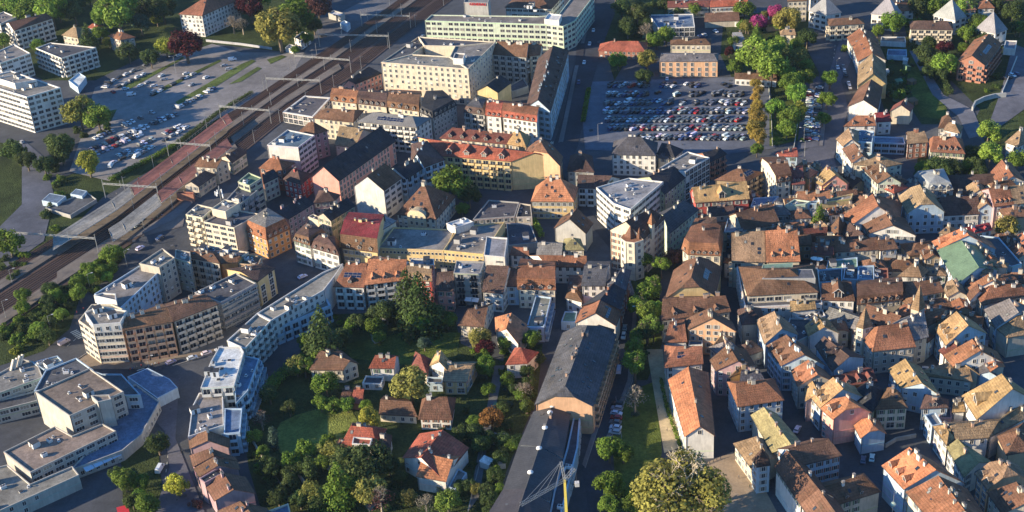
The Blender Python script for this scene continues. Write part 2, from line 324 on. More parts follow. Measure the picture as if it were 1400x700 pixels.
def uvs(pts, e):
    """uv in metres: u along e, v up the slope"""
    e = e.normalized(); nrm = (pts[1]-pts[0]).cross(pts[2]-pts[0]); s = nrm.cross(e); s = s.normalized() if s.length > 1e-6 else Vector((0, 0, 1))
    return [((q-pts[0]).dot(e), (q-pts[0]).dot(s)) for q in pts]
def build(v, root, base):
    """wall + roof meshes and all pieces; everything relative to base (xy of the root)"""
    o = v.o; H = v.H; z0 = o['z']; b3 = lambda q, z: Vector((q.x-base.x, q.y-base.y, z)); rise = v.rise; t = v.t
    rc = RC[o['r']]; wc = WC[o['w']]; jr = random.uniform(.88, 1.13); jw = random.uniform(.93, 1.05)
    rc = tuple(c*jr*random.uniform(.96, 1.04) for c in rc); wc = tuple(min(c*jw, .8) for c in wc)
    roofs = []; W = v.wall; n = len(W); p = v.poly; slopes = {}; tp = math.tan(R(o['p']))
    wt = [H-.12]*n; apex = {}
    flat = t == 'f'
    if t in 'ghx':
        A, B, C, D = [b3(q, H) for q in p]; m1 = (B+C)/2; m0 = (A+D)/2; L = (m1-m0).length; ax = (m1-m0).normalized() if L else Vector((1, 0, 0)); hw = ((C-B).length+(D-A).length)/4
        zr = Vector((0, 0, rise))
        if t == 'g':
            R0, R1 = m0+zr, m1+zr; roofs += [([A, B, R1, R0], B-A), ([C, D, R0, R1], D-C)]; slopes = {0: (A, B, R1, R0), 2: (C, D, R0, R1)}
            apex = {1: rise-.35, 3: rise-.35}
        elif t == 'h':
            if hasattr(v, 'hipr'): R0, R1 = b3(v.hipr[0], H+rise), b3(v.hipr[1], H+rise)
            else: k = min(hw*.95, L*.49); R0, R1 = m0+ax*k+zr, m1-ax*k+zr
            roofs += [([A, B, R1, R0], B-A), ([B, C, R1], C-B), ([C, D, R0, R1], D-C), ([D, A, R0], A-D)]
            slopes = {0: (A, B, R1, R0), 1: (B, C, R1, R1), 2: (C, D, R0, R1), 3: (D, A, R0, R0)}
        else:
            f = .62; k = hw*(1-f)*.9; R0, R1 = m0+ax*k+zr, m1-ax*k+zr
            g = lambda X, m: X+(m-X)*f+zr*f
            a0, b0, c0, d0 = g(A, m0), g(B, m1), g(C, m1), g(D, m0)
            roofs += [([A, B, b0, R1, R0, a0], B-A), ([C, D, d0, R0, R1, c0], D-C), ([b0, c0, R1], C-B), ([d0, a0, R0], A-D)]
            slopes = {0: (A, B, R1, R0), 2: (C, D, R0, R1)}; apex = {1: 'x', 3: 'x'}
        wt = [H-.12+(o['o']*tp*.5)]*4
        ridge = (R0, R1)
    elif t in 'mM':
        mh = o.get('mh', 3.0); ins = 1.3
        if t == 'm': low = [b3(q, H) for q in p]; q2 = inset(p, ins); hi_ = [b3(q, H+mh) for q in q2]
        else:
            low = [b3(q, H) for q in p]; A2, B2, C2, D2 = p; e1 = (D2-A2).normalized()*ins; e2 = (C2-B2).normalized()*ins; q2 = [A2+e1, B2+e2, C2-e2, D2-e1]; hi_ = [b3(q, H+mh) for q in q2]
        nn_ = len(p)
        for i in range(nn_):
            if t == 'M' and i in (1, 3): continue
            j = (i+1) % nn_; roofs.append(([low[i], low[j], hi_[j], hi_[i]], low[j]-low[i])); slopes[i] = (low[i], low[j], hi_[j], hi_[i])
        r2 = min(1.6, rise*.35) if nn_ == 4 else .6
        if nn_ == 4:
            A, B, C, D = hi_; m1 = (B+C)/2; m0 = (A+D)/2; L = (m1-m0).length; ax = (m1-m0).normalized(); k = min(((C-B).length+(D-A).length)/4, L*.45) if t == 'm' else 0; zr = Vector((0, 0, r2))
            R0, R1 = m0+ax*k+zr, m1-ax*k+zr
            roofs += [([A, B, R1, R0], B-A), ([C, D, R0, R1], D-C)]
            if t == 'm': roofs += [([B, C, R1], C-B), ([D, A, R0], A-D)]
            else: apex = {1: 'M', 3: 'M'}
        else:
            cc = sum(hi_, Vector((0, 0, 0)))/nn_+Vector((0, 0, r2)); R0 = R1 = cc
            for i in range(nn_): roofs.append(([hi_[i], hi_[(i+1) % nn_], cc], hi_[(i+1) % nn_]-hi_[i]))
        ridge = (R0, R1); wt = [H-.1]*nn_
    elif t == 'p':
        low = [b3(q, H) for q in p]; cc = b3(v.ctr, H+(rise or 6))
        for i in range(len(p)): roofs.append(([low[i], low[(i+1) % len(p)], cc], low[(i+1) % len(p)]-low[i]))
        ridge = (cc, cc)
    elif t == 's':
        A, B, C, D = [b3(q, H) for q in p]; rs = rise or 2.0; C2 = C+Vector((0, 0, rs)); D2 = D+Vector((0, 0, rs))
        roofs.append(([A, B, C2, D2], B-A)); slopes = {0: (A, B, C2, D2)}; wt = [H-.12, H-.12, H+rs-.2, H+rs-.2]; ridge = (D2, C2)
    # walls
    wb = MB()
    for i in range(n):
        j = (i+1) % n; a, b = W[i], W[j]; ti, tj = wt[i], wt[j]
        if flat: ti = tj = H
        q = [b3(a, z0), b3(b, z0), b3(b, tj)]
        if i in apex:
            if apex[i] == 'x':
                m = (a+b)/2; q += [b3(b+(m-b)*.62, tj+(rise-.3)*.62-.1), b3(a+(m-a)*.62, ti+(rise-.3)*.62-.1)]
            elif apex[i] == 'M':
                q += [b3(b+(a-b).normalized()*1.3, H+mh-.2), b3((a+b)/2, H+mh+r2-.25), b3(a+(b-a).normalized()*1.3, H+mh-.2)]
            else: q += [b3((a+b)/2, tj+apex[i]-.1)]
        q += [b3(a, ti)]; e = b3(b, 0)-b3(a, 0); wb.face(q, 0, uvs(q, e) if e.length > .01 else None)
    if flat:
        pw = o.get('pw', .35); I = inset(W, pw); zr_ = H-o.get('pd', .6)
        for i in range(n):
            j = (i+1) % n; wb.face((b3(W[i], H), b3(W[j], H), b3(I[j], H), b3(I[i], H)), 0); wb.face((b3(I[i], H), b3(I[j], H), b3(I[j], zr_), b3(I[i], zr_)), 0)
        rb = MB(); q = [b3(x, zr_) for x in inset(W, pw-.02)]; rb.face(q, 0, uvs(q, q[1]-q[0])); rm = ['gravel']
    else:
        rb = MB(); th = Vector((0, 0, -.16)); rm = ['slate' if o.get('sh') else 'tile']
        for q, e in roofs:
            rb.face(q, 0, uvs(q, e)); rb.face([x+th for x in q][::-1], 0)
        if t == 'p' or t in 'hm' or t == 's': ring = [b3(x, H) for x in p]; ring = ring if t != 's' else list(roofs[0][0])
        elif t == 'g': ring = [A, B, R1, C, D, R0]
        elif t == 'x': ring = [A, B, b0, c0, C, D, d0, a0]
        elif t == 'M': ring = [low[0], low[1], hi_[1], R1, hi_[2], low[2], low[3], hi_[3], R0, hi_[0]]
        for i in range(len(ring)):
            a, b = ring[i], ring[(i+1) % len(ring)]; rb.face((a+th, b+th, b, a), 0)
        if t in 'ghx' and (R1-R0).length > 2:      # ridge tiles
            e = (R1-R0).normalized(); s = Vector((-e.y, e.x, 0))*.16; u = Vector((0, 0, .10))
            rb.face((R0-s-u*.5, R1-s-u*.5, R1+u, R0+u), 0); rb.face((R1+s-u*.5, R0+s-u*.5, R0+u, R1+u), 0)
    if v.sub:
        wo = obj(o['name'] or 'wing', wb.mesh('wing', ['plaster']), root, col=wc); par = wo
    else:
        wo = obj('wall', wb.mesh('wall', ['plaster']), root, col=wc); par = root
    if 'r2' in o and t in 'mM':
        nl = sum(1 for q, e in roofs if max(x.z for x in q) < H+mh+.01 and min(x.z for x in q) < H+.01)
        tb = MB(); c2 = tuple(c*jr for c in RC[o['r2']])
        for q, e in roofs[nl:]: tb.face([x+Vector((0, 0, .05)) for x in q], 0, uvs(q, e))
        obj('roof_top', tb.mesh('roof_top', ['tile']), par, col=c2)
    obj('roof', rb.mesh('roof', rm), par, col=rc)
    # string courses and cornice on the plaster, downpipes at the corners
    if H-z0 > 5 and t != 'p':
        cb = MB(); sto_ = max(1, round((H-z0-.4)/3.0)); shh = (H-z0-.3)/sto_; lv = [z0+shh] + ([z0+shh*2] if sto_ > 3 else []) if random.random() < .6 else [z0+shh]
        for i in range(n):
            a, b = W[i], W[(i+1) % n]; e_ = b-a
            if e_.length < 1.5: continue
            e_.normalize(); nr = Vector((e_.y, -e_.x))
            if nr.dot(Vector((0, 0))-v.ctr) < -80 or i in apex and v.sub: continue
            for z_ in lv+([H-.5] if flat else []):
                q0, q1 = a+nr*.07, b+nr*.07; cb.face((b3(q0, z_-.14), b3(q1, z_-.14), b3(q1, z_+.1), b3(q0, z_+.1))); cb.face((b3(q0, z_+.1), b3(q1, z_+.1), b3(b, z_+.1), b3(a, z_+.1)))
            q0 = a+e_*.25+nr*.05; cb.bar(b3(q0, z0+.1), b3(q0, H-.3), .13, 1)
        if not flat and t not in 'p':
            for i in range(len(p)):
                if i in apex: continue
                a, b = p[i], p[(i+1) % len(p)]
                if (b-a).length > 2: cb.bar(b3(a, H-.12), b3(b, H-.12), .17, 1)
        if not (flat and z0 > 0): tr_ = obj('trim', cb.mesh('trim', ['plaster', 'dark']), par, col=tuple(min(.8, c*random.choice((1.12, .8, .9))) for c in wc)); tr_['kind'] = 'stuff'
    # windows
    styles = o['n'].split(','); 
    for i in range(n):
        st = styles[i % len(styles)] if len(styles) > 1 else styles[0]
        if st == '0': continue
        a, b = W[i], W[(i+1) % n]; e = b-a; L = e.length
        if L < 2.2: continue
        e.normalize(); nr = Vector((e.y, -e.x)); sp = dict(w=2.5, s=2.9, t=3.3, g=2.9, b=3.4, B=3.4, a=2.5, d=2.2, o=3.2)[st]; sp = o.get('sp', sp)
        nb = max(1, int((L-.9)/sp)); sto = max(1, round((H-z0-.4)/3.0)); sh = (H-z0-.3)/sto
        if 'st' in o: sto = int(o['st']); sh = (H-z0-.3)/sto
        rz = math.atan2(e.y, e.x)
        for s_ in range(sto+(1 if (i in apex and rise > 3.4 and apex.get(i) != 'M') else 0)):
            nbs = nb if s_ < sto else max(1, int(nb*.35)); hh = 1.5 if st in 'ws' else 1.5
            for k in range(nbs):
                x = L/2+(k-(nbs-1)/2)*(L/nb if nb > 1 else sp)
                kind = st
                if st in 'bB' and s_ >= sto: kind = 'w'
                z = z0+sh*s_+(.9 if st in 'wstdo' else .25 if st in 'bB' else .45)
                if s_ == 0 and z0 == 0 and st in 'ws' and (k % 3 == 1): kind = 'g' if sp > 2.6 else kind
                if random.random() < .04 and not (kind in 'bB'): continue
                if kind == 'w' and v.mix and random.random() < .8: kind = 'y'
                if kind == 'w' and random.random() < .22: kind = 'x'
                pos = a+e*x
                if not in_frame(Vector((pos.x, pos.y, z))) or not seen(Vector((pos.x, pos.y, z)), nr): continue
                loc = (pos.x-base.x+nr.x*.015, pos.y-base.y+nr.y*.015, z)
                if kind in 'bB': obj('balcony', PB[0 if kind == 'b' else 1], par, loc, rz, col=tuple(min(1, c*1.08) for c in wc))
                else:
                    zs = min(1.0, (sh-.7)/(2.3 if kind == 'g' else 1.9 if kind != 'a' else 3.2))
                    obj('window', PW[kind], par, loc, rz, col=v.shut, sc=(1.12, 1, zs*1.06))
    # dormers, skylights, chimneys, solar panels
    def on_slope(si, fx, fz):
        a, b, c, d = slopes[si]; lo = a+(b-a)*fx; hi = d+(c-d)*fx; return lo+(hi-lo)*fz
    for si, key in ((0, 'd'), (2, 'd2'), (1, 'd1'), (3, 'd3')):
        cnt = int(o.get(key, 0))
        if cnt and si in slopes:
            a, b, c, d = slopes[si]; e = (b-a).normalized(); rz = math.atan2(e.y, e.x); dk = o.get('dk', 'g'); fz = .02 if t in 'mM' else .16; ds = o.get('ds', 1.0)
            for k in range(cnt):
                q = on_slope(si, (k+.5)/cnt*(.9 if t != 'h' else .7)+(.05 if t != 'h' else .15), fz)
                if t in 'mM': q = q+Vector((0, 0, .35))
                obj('dormer', PD[dk], par, q, rz, col=rc, sc=ds)
    ks = [s for s in slopes if s in (0, 2)] or list(slopes)
    def facing(s):
        a, b, c, d = slopes[s]; nrm = (b-a).cross(c-a); return nrm.dot(Vector((0, 0, HC))-Vector((v.ctr.x, v.ctr.y, H)))
    if slopes:
        for k in range(int(o['k'])):
            s = ks[k % len(ks)]; q = on_slope(s, random.uniform(.15, .85), random.uniform(.3, .75)); a, b, c, d = slopes[s]
            e = (b-a).normalized(); nn = e.cross((c-b) if (c-b).length > .1 else (d-a)).normalized(); y = nn.cross(e)
            mt = Matrix((e, y, nn)).transposed(); obj('skylight', PS, par, q+nn*.05, rot=mt.to_euler())
        if o['q']:
            nq = int(o['q']); rows = 2 if nq > 5 else 1; cols = nq//rows; s = max(ks, key=facing) if 'qs' not in o else int(o['qs']); a, b, c, d = slopes[s]; e = (b-a).normalized(); nn = e.cross((c-b) if (c-b).length > .1 else (d-a)).normalized(); y = nn.cross(e); mt = Matrix((e, y, nn)).transposed().to_euler()
            q0 = on_slope(s, .5, .5)
            for r_ in range(rows):
                for c_ in range(cols): obj('solar_panel', PV, par, q0+e*((c_-(cols-1)/2)*1.8)+y*((r_-(rows-1)/2)*1.2)+nn*.06, rot=mt)
        wcc = random.choice([(.5, .46, .38), (.45, .3, .22), (.6, .56, .5), wc])
        for k in range(int(o['c'])):
            f = random.uniform(.12, .88); off = random.uniform(-1, 1)*(1.4 if t in 'gGhx' else 1.0)
            q = ridge[0]+(ridge[1]-ridge[0])*f; e = (ridge[1]-ridge[0]); e = e.normalized() if e.length > .1 else Vector((1, 0, 0)); s = Vector((-e.y, e.x, 0))
            q = q+s*off-Vector((0, 0, abs(off)*min(tp, .7)+.15)); obj('chimney', PC[random.randint(0, 2)], par, q, math.atan2(e.y, e.x), col=wcc, sc=(1, 1, random.uniform(.9, 1.25)))
    elif flat:
        for k in range(int(o['u'])):
            A_, B_ = random.random(), random.random(); i = random.randrange(1, n-1); q = W[0]; q = W[0]+(W[i]-W[0])*A_*.8*(1-B_*.5)+(W[i+1]-W[0])*B_*.8*(1-A_*.5); q = v.ctr+(q-v.ctr)*.8
            kd = random.choices((0, 1, 2, 3), (3, 5, 1, 3))[0]; e = W[1]-W[0]
            obj(UN[kd], PU[kd], par, b3(q, zr_), math.atan2(e.y, e.x)+random.choice((0, math.pi/2)), col=random.choice(((.6, .6, .58), (.4, .4, .4), (.7, .7, .7))))
CUR = []
def T(ox, oy, zoom, text):
    for ln in text.strip().splitlines():
        ln = ln.strip()
        if ln and not ln.startswith('#'): parse(ln, (ox, oy, zoom))
SHUT = [(.10, .16, .10), (.18, .19, .20), (.25, .12, .08), (.35, .35, .33), (.12, .17, .22), (.45, .42, .36)]
GROUPS = {}
def build_all():
    root = None; base = None; nb = 0
    for v in VOLS:
        v.shut = random.choice(SHUT); v.mix = random.random() < .4 and v.t != 'f'
        if v.t in 'ghxmM' and v.o['H'] > 5: v.o['c'] += random.choice((0, 1, 1, 2)); v.o['k'] += random.choice((0, 0, 1, 2))
        if v.t == 'f' and v.o['u']: v.o['u'] += 2
        if not v.sub:
            nm = v.o['name'] or 'house'
            root = obj(nm, None, None, (v.ctr.x, v.ctr.y, 0)); base = v.ctr; root.empty_display_size = 1
            kind = 'building' if nm not in ('villa', 'house', 'tower', 'shed', 'church') else nm
            lab0 = f"{WN[v.o['w']]} {nm.replace('_', ' ')}"; lab = f"{WN[v.o['w']]} {nm.replace('_', ' ')} with {RN[v.o['r']]} {TN[v.t]} roof"
            if v.t == 'p' and nm == 'tower': lab = f"{WN[v.o['w']]} tower with {RN[v.o['r']]} pointed roof"
            if len((lab+v.clue).split()) > 15: lab = lab0+' with '+RN[v.o['r']]+' roof'
            if len((lab+' '+v.clue).split()) > 16: lab = lab0
            if len((lab+' '+v.clue).split()) > 16: print('LONG', lab, v.clue)
            tag(root, lab+', '+v.clue, kind.replace('_', ' '), 'low houses closing gaps in the old town' if hasattr(v, 'infill') else None); nb += 1
        build(v, root, base)
    print('buildings', nb)
SN = [0]
def sheet(name, pts, z, m, col, px=True, kind='structure'):
    q = [P(*p) if px else Vector((p[0], p[1], 0)) for p in pts]; b = MB()
    if area2([x.to_2d() for x in q]) < 0: q = q[::-1]
    c = sum(q, Vector((0, 0, 0)))/len(q); SN[0] += 1; z += SN[0]*.004
    b.face([(p.x-c.x, p.y-c.y, 0) for p in q]); o = obj(name, b.mesh(name, [m]), None, (c.x, c.y, z), col=col); o['kind'] = kind; return o
def TP(ox, oy, z, s): return [(ox+float(a.split(',')[0])/z, oy+float(a.split(',')[1])/z) for a in s.split()]
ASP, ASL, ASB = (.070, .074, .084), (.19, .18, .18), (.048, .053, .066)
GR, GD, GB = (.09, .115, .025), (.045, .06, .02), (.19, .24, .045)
sheet('ground', [(-2500, -300), (2500, -300), (2500, 3500), (-2500, 3500)], 0, 'asphalt', ASP, px=False)
def S(name, s, z, m, col, org=(0, 0, 1)): return sheet(name, TP(*org, s), z, m, col)
# vegetation ground
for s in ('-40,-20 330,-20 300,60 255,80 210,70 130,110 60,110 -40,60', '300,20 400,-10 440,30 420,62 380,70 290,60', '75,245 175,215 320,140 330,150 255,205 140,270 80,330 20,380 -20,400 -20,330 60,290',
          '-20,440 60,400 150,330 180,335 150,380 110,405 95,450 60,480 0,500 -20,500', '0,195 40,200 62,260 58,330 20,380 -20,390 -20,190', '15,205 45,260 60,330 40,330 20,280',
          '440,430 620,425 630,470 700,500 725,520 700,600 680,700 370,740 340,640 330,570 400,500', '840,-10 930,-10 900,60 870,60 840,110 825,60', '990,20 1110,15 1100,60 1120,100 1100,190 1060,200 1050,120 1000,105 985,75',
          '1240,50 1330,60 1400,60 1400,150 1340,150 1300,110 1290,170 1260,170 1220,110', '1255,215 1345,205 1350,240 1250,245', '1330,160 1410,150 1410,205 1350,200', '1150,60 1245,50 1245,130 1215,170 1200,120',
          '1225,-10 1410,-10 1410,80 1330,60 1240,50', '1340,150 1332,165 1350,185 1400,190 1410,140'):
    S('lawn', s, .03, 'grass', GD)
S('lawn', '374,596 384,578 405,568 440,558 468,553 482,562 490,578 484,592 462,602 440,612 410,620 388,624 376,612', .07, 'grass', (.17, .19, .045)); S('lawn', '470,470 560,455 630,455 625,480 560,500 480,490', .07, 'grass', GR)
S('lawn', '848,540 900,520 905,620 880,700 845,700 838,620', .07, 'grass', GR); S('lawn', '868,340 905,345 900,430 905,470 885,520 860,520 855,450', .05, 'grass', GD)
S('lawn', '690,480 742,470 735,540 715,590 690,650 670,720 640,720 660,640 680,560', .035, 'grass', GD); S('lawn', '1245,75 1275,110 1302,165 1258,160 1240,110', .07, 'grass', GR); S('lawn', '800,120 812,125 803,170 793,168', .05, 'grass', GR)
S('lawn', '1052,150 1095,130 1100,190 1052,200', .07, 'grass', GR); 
S('lawn', '165,620 215,600 225,700 170,720', .03, 'grass', GD)
S('garden_path', '505,700 470,650 440,640 442,634 480,640 515,690', .06, 'asphalt', (.28, .25, .2)); S('garden_path', '676,500 690,500 668,600 655,680 640,700 650,640 660,590', .06, 'asphalt', (.15, .15, .15))
S('gravel_path', '884,478 908,478 918,540 930,612 908,620 898,560', .09, 'asphalt', (.42, .33, .2)); S('gravel_square', '968,632 1002,618 1030,640 1062,700 1075,760 940,760 950,680', .05, 'asphalt', (.33, .25, .17))
S('forecourt', '90,505 140,470 300,440 330,450 330,480 240,490 190,505', .03, 'asphalt', (.24, .19, .14))
# roads and squares
S('car_park', '808,112 1052,104 1056,150 1060,203 985,212 800,205 796,160', .03, 'asphalt', (.12, .13, .16)); S('car_park', '130,120 290,60 330,72 430,72 440,80 400,110 260,182 150,248 95,235 110,190 150,160 120,150', .04, 'asphalt', (.22, .205, .20))
S('car_park', '1098,105 1122,105 1118,200 1090,205', .04, 'asphalt', (.10, .10, .12)); S('goods_yard', '400,100 440,30 520,-10 560,-10 480,45', .04, 'asphalt', (.13, .13, .14))
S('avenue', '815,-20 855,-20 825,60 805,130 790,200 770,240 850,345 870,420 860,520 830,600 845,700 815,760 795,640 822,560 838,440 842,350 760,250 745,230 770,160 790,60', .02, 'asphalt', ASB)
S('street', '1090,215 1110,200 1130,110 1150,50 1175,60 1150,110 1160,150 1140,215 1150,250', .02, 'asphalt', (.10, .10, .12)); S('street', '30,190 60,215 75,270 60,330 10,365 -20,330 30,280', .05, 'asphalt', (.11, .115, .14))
S('station_square', '150,330 170,280 300,190 330,200 260,260 250,310 170,330', .03, 'asphalt', (.16, .14, .13))
S('service_road', '1243,70 1252,70 1290,130 1330,150 1345,185 1325,190 1310,160 1275,130', .10, 'asphalt', (.15, .15, .17)); S('road', '1345,190 1400,150 1410,70 1385,60 1370,120', .06, 'asphalt', (.13, .13, .15))
S('road', '240,600 280,700 200,760 215,690 232,640 225,590 170,530 200,505 245,520', .05, 'asphalt', (.10, .10, .12))
# zebra crossings and bay lines
def stripes(px0, px1, n, w, L, name='zebra_crossing'):
    a = P(*px0, .12); b = P(*px1, .12); e = (b-a).to_2d(); Lh = e.length; e.normalize(); s = Vector((-e.y, e.x)); mb = MB(); c = (a+b)/2
    for i in range(n):
        q = a.to_2d()+e*(Lh*(i+.5)/n)-c.to_2d(); mb.face([(q+e*x*w/2+s*y*L/2).to_3d() for x, y in ((-1, -1), (1, -1), (1, 1), (-1, 1))])
    o = obj(name, mb.mesh(name, ['paint']), None, (c.x, c.y, .13), col=(.62, .60, .5)); o['kind'] = 'structure'
stripes((752, 195), (775, 197), 10, .5, 3); stripes((757, 207), (765, 201), 6, .5, 3); stripes((1118, 203), (1138, 205), 8, .5, 3); stripes((1223, 298), (1236, 318), 6, 1.4, 7); stripes((1122, 197), (1132, 190), 6, .5, 3)
for (a, b) in (((822, 126), (1024, 126)), ((822, 138), (1024, 138)), ((822, 149.5), (1024, 149.5)), ((825, 161), (1024, 161)), ((825, 172.5), (1024, 172.5))): stripes(a, b, 60, .15, 2.2, 'bay_marking')
stripes((800, 40), (782, 130), 22, 2.0, .2, 'lane_marking'); stripes((1142, 60), (1128, 180), 20, 2.0, .2, 'lane_marking')
# grass islands between the yard rows
for s in ('112,160 118,158 160,150 152,166 120,176', '170,118 240,84 250,78 252,80 178,122', '205,128 300,82 303,84 210,132', '240,140 330,88 345,82 350,84 262,140 244,146', '313,116 352,92 358,94 330,112', '365,82 385,76 392,78 370,88'):
    S('grass_strip', s, .12, 'grass', (.09, .12, .035))
# ---------------------------------------------------------------- railway
UP = [(-60, 412), (0, 372), (80, 322), (150, 277), (230, 218), (300, 165), (380, 112), (450, 65), (520, 18), (570, -18)]
LO = [(-60, 492), (0, 452), (78, 400), (178, 335), (255, 272), (330, 212), (400, 155), (475, 110), (548, 52), (625, -5)]
def rail_pt(f, i): a, b = P(*UP[i]), P(*LO[i]); return a+(b-a)*f
def ribbon(name, f0, f1, z, m, col, i0=0, i1=9, kind='structure'):
    b = MB(); c = rail_pt(.5, 4)
    for i in range(i0, i1): b.face([rail_pt(f1, i)-c, rail_pt(f1, i+1)-c, rail_pt(f0, i+1)-c, rail_pt(f0, i)-c][::1])
    o = obj(name, b.mesh(name, [m]), None, (c.x, c.y, z), col=col); o['kind'] = kind; return o
ribbon('rail_bed', 0, 1, .3, 'asphalt', (.085, .058, .050))
for f, i0_ in ((.03, 0), (.10, 0), (.45, 0), (.53, 0), (.61, 0), (.69, -3), (.12, 5), (.18, 5), (.42, 5), (.76, 5), (.84, 5), (.92, 5)):
    b = MB(); pts = [rail_pt(f, i) for i in range(10)]; c = pts[6].copy()
    for i in (range(i0_, 9) if i0_ >= 0 else range(0, 3)):
        p, q = pts[i]-c, pts[i+1]-c; e = (q-p).normalized(); s = Vector((-e.y, e.x, 0)); L = (q-p).length
        for g in (-.72, .72): b.bar(p+s*g+Vector((0, 0, .5)), q+s*g+Vector((0, 0, .5)), .16, 0)
        n = int(L/1.3)
        for j in range(n):
            m_ = p+e*(L*(j+.5)/n); A = [m_+e*(x*.16)+s*(y*1.3)+Vector((0, 0, .38)) for x, y in ((-1, -1), (1, -1), (1, 1), (-1, 1))]; b.face(A, 1)
    o = obj('railway_track', b.mesh('railway_track', ['rust', 'sleeper']), None, c); o['kind'] = 'structure'
def slab(name, f0, f1, i0, i1, h, mats, col, t0=0, t1=1):
    b = MB(); c = rail_pt((f0+f1)/2, (i0+i1)//2)
    def pt(f, i, t): return rail_pt(f, i)+(rail_pt(f, min(i+1, 9))-rail_pt(f, i))*t
    st = [(i, t0 if i == i0 else 0) for i in range(i0, i1)]+[(i1, 0) if t1 == 1 else (i1-1, t1)]
    R_ = [(pt(f0, i, t)-c, pt(f1, i, t)-c) for i, t in st]; up_ = Vector((0, 0, h)); g = Vector((0, 0, .1))
    for (a, b_), (c_, d) in zip(R_, R_[1:]):
        b.face([b_+up_, d+up_, c_+up_, a+up_], 0); b.face([a+g, c_+g, c_+up_, a+up_], 0); b.face([d+g, b_+g, b_+up_, d+up_], 0)
    a, b_ = R_[0]; b.face([b_+g, a+g, a+up_, b_+up_], 0)
    return obj(name, b.mesh(name, mats), None, c, col=col)
for (f0, f1, i0, i1) in ((.19, .35, 0, 2), (.18, .39, 2, 5), (.24, .36, 5, 9), (.78, .95, 0, 2), (.68, .90, 2, 5), (.54, .69, 5, 7)):
    o = slab('platform', f0, f1, i0, i1, .9, ['asphalt'], (.17, .145, .125)); o['kind'] = 'structure'
def canopy(f0, f1, i0, t0, i1, t1, h, col, label, cat='canopy'):
    def pt(f, i, t): return rail_pt(f, i)+(rail_pt(f, i+1)-rail_pt(f, i))*t
    st = [(i0, t0)]+[(i, 0) for i in range(i0+1, i1+1)]+([(i1, t1)] if t1 else []); c = pt((f0+f1)/2, *st[0]); root = obj('platform_canopy', None, None, (c.x, c.y, 0)); tag(root, label, cat); b = MB(); pb = None
    for (s0, s1) in zip(st, st[1:]):
        a, d = pt(f0, *s0)-c, pt(f1, *s0)-c; a2, d2 = pt(f0, *s1)-c, pt(f1, *s1)-c; m, m2 = (a+d)/2, (a2+d2)/2; z = Vector((0, 0, h)); zz = Vector((0, 0, h+.25)); lo = Vector((0, 0, -.3))
        b.face([d+zz, d2+zz, m2+z, m+z], 0); b.face([m+z, m2+z, a2+zz, a+zz], 0); b.face([a+zz+lo, a2+zz+lo, a2+zz, a+zz], 1); b.face([d2+zz+lo, d+zz+lo, d+zz, d2+zz], 1); b.face([d+zz+lo, a+zz+lo, a+zz, d+zz], 1)
        n = max(1, int((m2-m).length/9))
        for k in range(n): q = m+(m2-m)*((k+.5)/n); cb = MB(); cb.box(-.15, -.15, 0, .15, .15, h); obj('column', cb.mesh('column', ['dark']), root, q)
    obj('canopy_roof', b.mesh('canopy_roof', ['gravel', 'white']), root, col=col)
canopy(.16, .41, 1, .95, 3, .3, 4.6, (.24, .23, .21), 'grey roofed stretch of the island platform canopy with white rim'); canopy(.16, .41, 3, .31, 5, .1, 4.7, (.21, .085, .07), 'rusty red stretch of the island platform canopy')
canopy(.66, .93, 2, .8, 3, .6, 4.6, (.24, .23, .21), 'grey canopy over the side platform nearest the square'); canopy(.66, .90, 3, .61, 4, .9, 4.7, (.20, .085, .07), 'rusty red canopy over the side platform by the station')
# single masts
for i in range(3, 9):
    for f_ in (.0, .47, 1.0):
        for t_ in (.25, .75):
            q = rail_pt(f_, i)+(rail_pt(f_, i+1)-rail_pt(f_, i))*t_; b = MB(); b.bar((0, 0, 0), (0, 0, 8), .26, 0, .16); b.bar((0, 0, 7), (1.6, .6, 7.3), .1); tag(obj('catenary_mast', b.mesh('mast', ['steel']), None, (q.x, q.y, .2)), 'single steel overhead line mast '+('left of' if f_ == 0 else 'right of' if f_ == 1 else 'between')+' the tracks, '+('upper' if i > 5 else 'lower')+' stretch', 'mast', 'single overhead line masts')
# catenary portals
def gantry(a, b, h, label, nup=2):
    A, B = P(*a, h), P(*b, h); c = (A+B)/2; root = obj('catenary_gantry', None, None, (c.x, c.y, 0)); tag(root, label, 'gantry', 'catenary gantries over the tracks'); A = A-Vector((c.x, c.y, 0)); B = B-Vector((c.x, c.y, 0))
    m = MB(); z = Vector((0, 0, .35)); m.bar(A+z, B+z, .22); m.bar(A-z, B-z, .22); n = 14
    for i in range(n): p, q = A+(B-A)*(i/n), A+(B-A)*((i+1)/n); m.bar(p+(z if i % 2 else -z), q+(-z if i % 2 else z), .14)
    obj('beam', m.mesh('beam', ['steel']), root)
    for f in [0, 1]+[(i+1)/(nup+1) for i in range(nup)]:
        q = A+(B-A)*f; pb = MB()
        if f in (0, 1): pb.bar((q.x, q.y, 0), (q.x, q.y, h+2.2), .38, 0, .25)
        else: pb.bar((q.x, q.y, h), (q.x, q.y, h+2.2), .2); pb.bar((q.x, q.y, h), (q.x, q.y, h-1.6), .14)
        obj('post', pb.mesh('post', ['steel']), root)
GA = [((20, 318), (130, 326), 'nearest the photo left edge'), ((140, 251), (214, 256), 'over the grey roofed canopy start'), ((227, 194), (287, 199), 'over the red island canopy'), ((299, 145), (368, 151), 'beside the pavilion with white rim'),
      ((363, 107), (437, 110), 'fourth from the top, over the pale platform end'), ((402, 76), (478, 82), 'third from the top, beside the container stack'), ((435, 47), (531, 49), 'second from the top, near the goods yard'), ((493, 20), (560, 22), 'topmost, before the green office block')]
for i, (a, b, s) in enumerate(GA): gantry(a, b, 8.0, 'steel lattice gantry across the tracks, '+s)
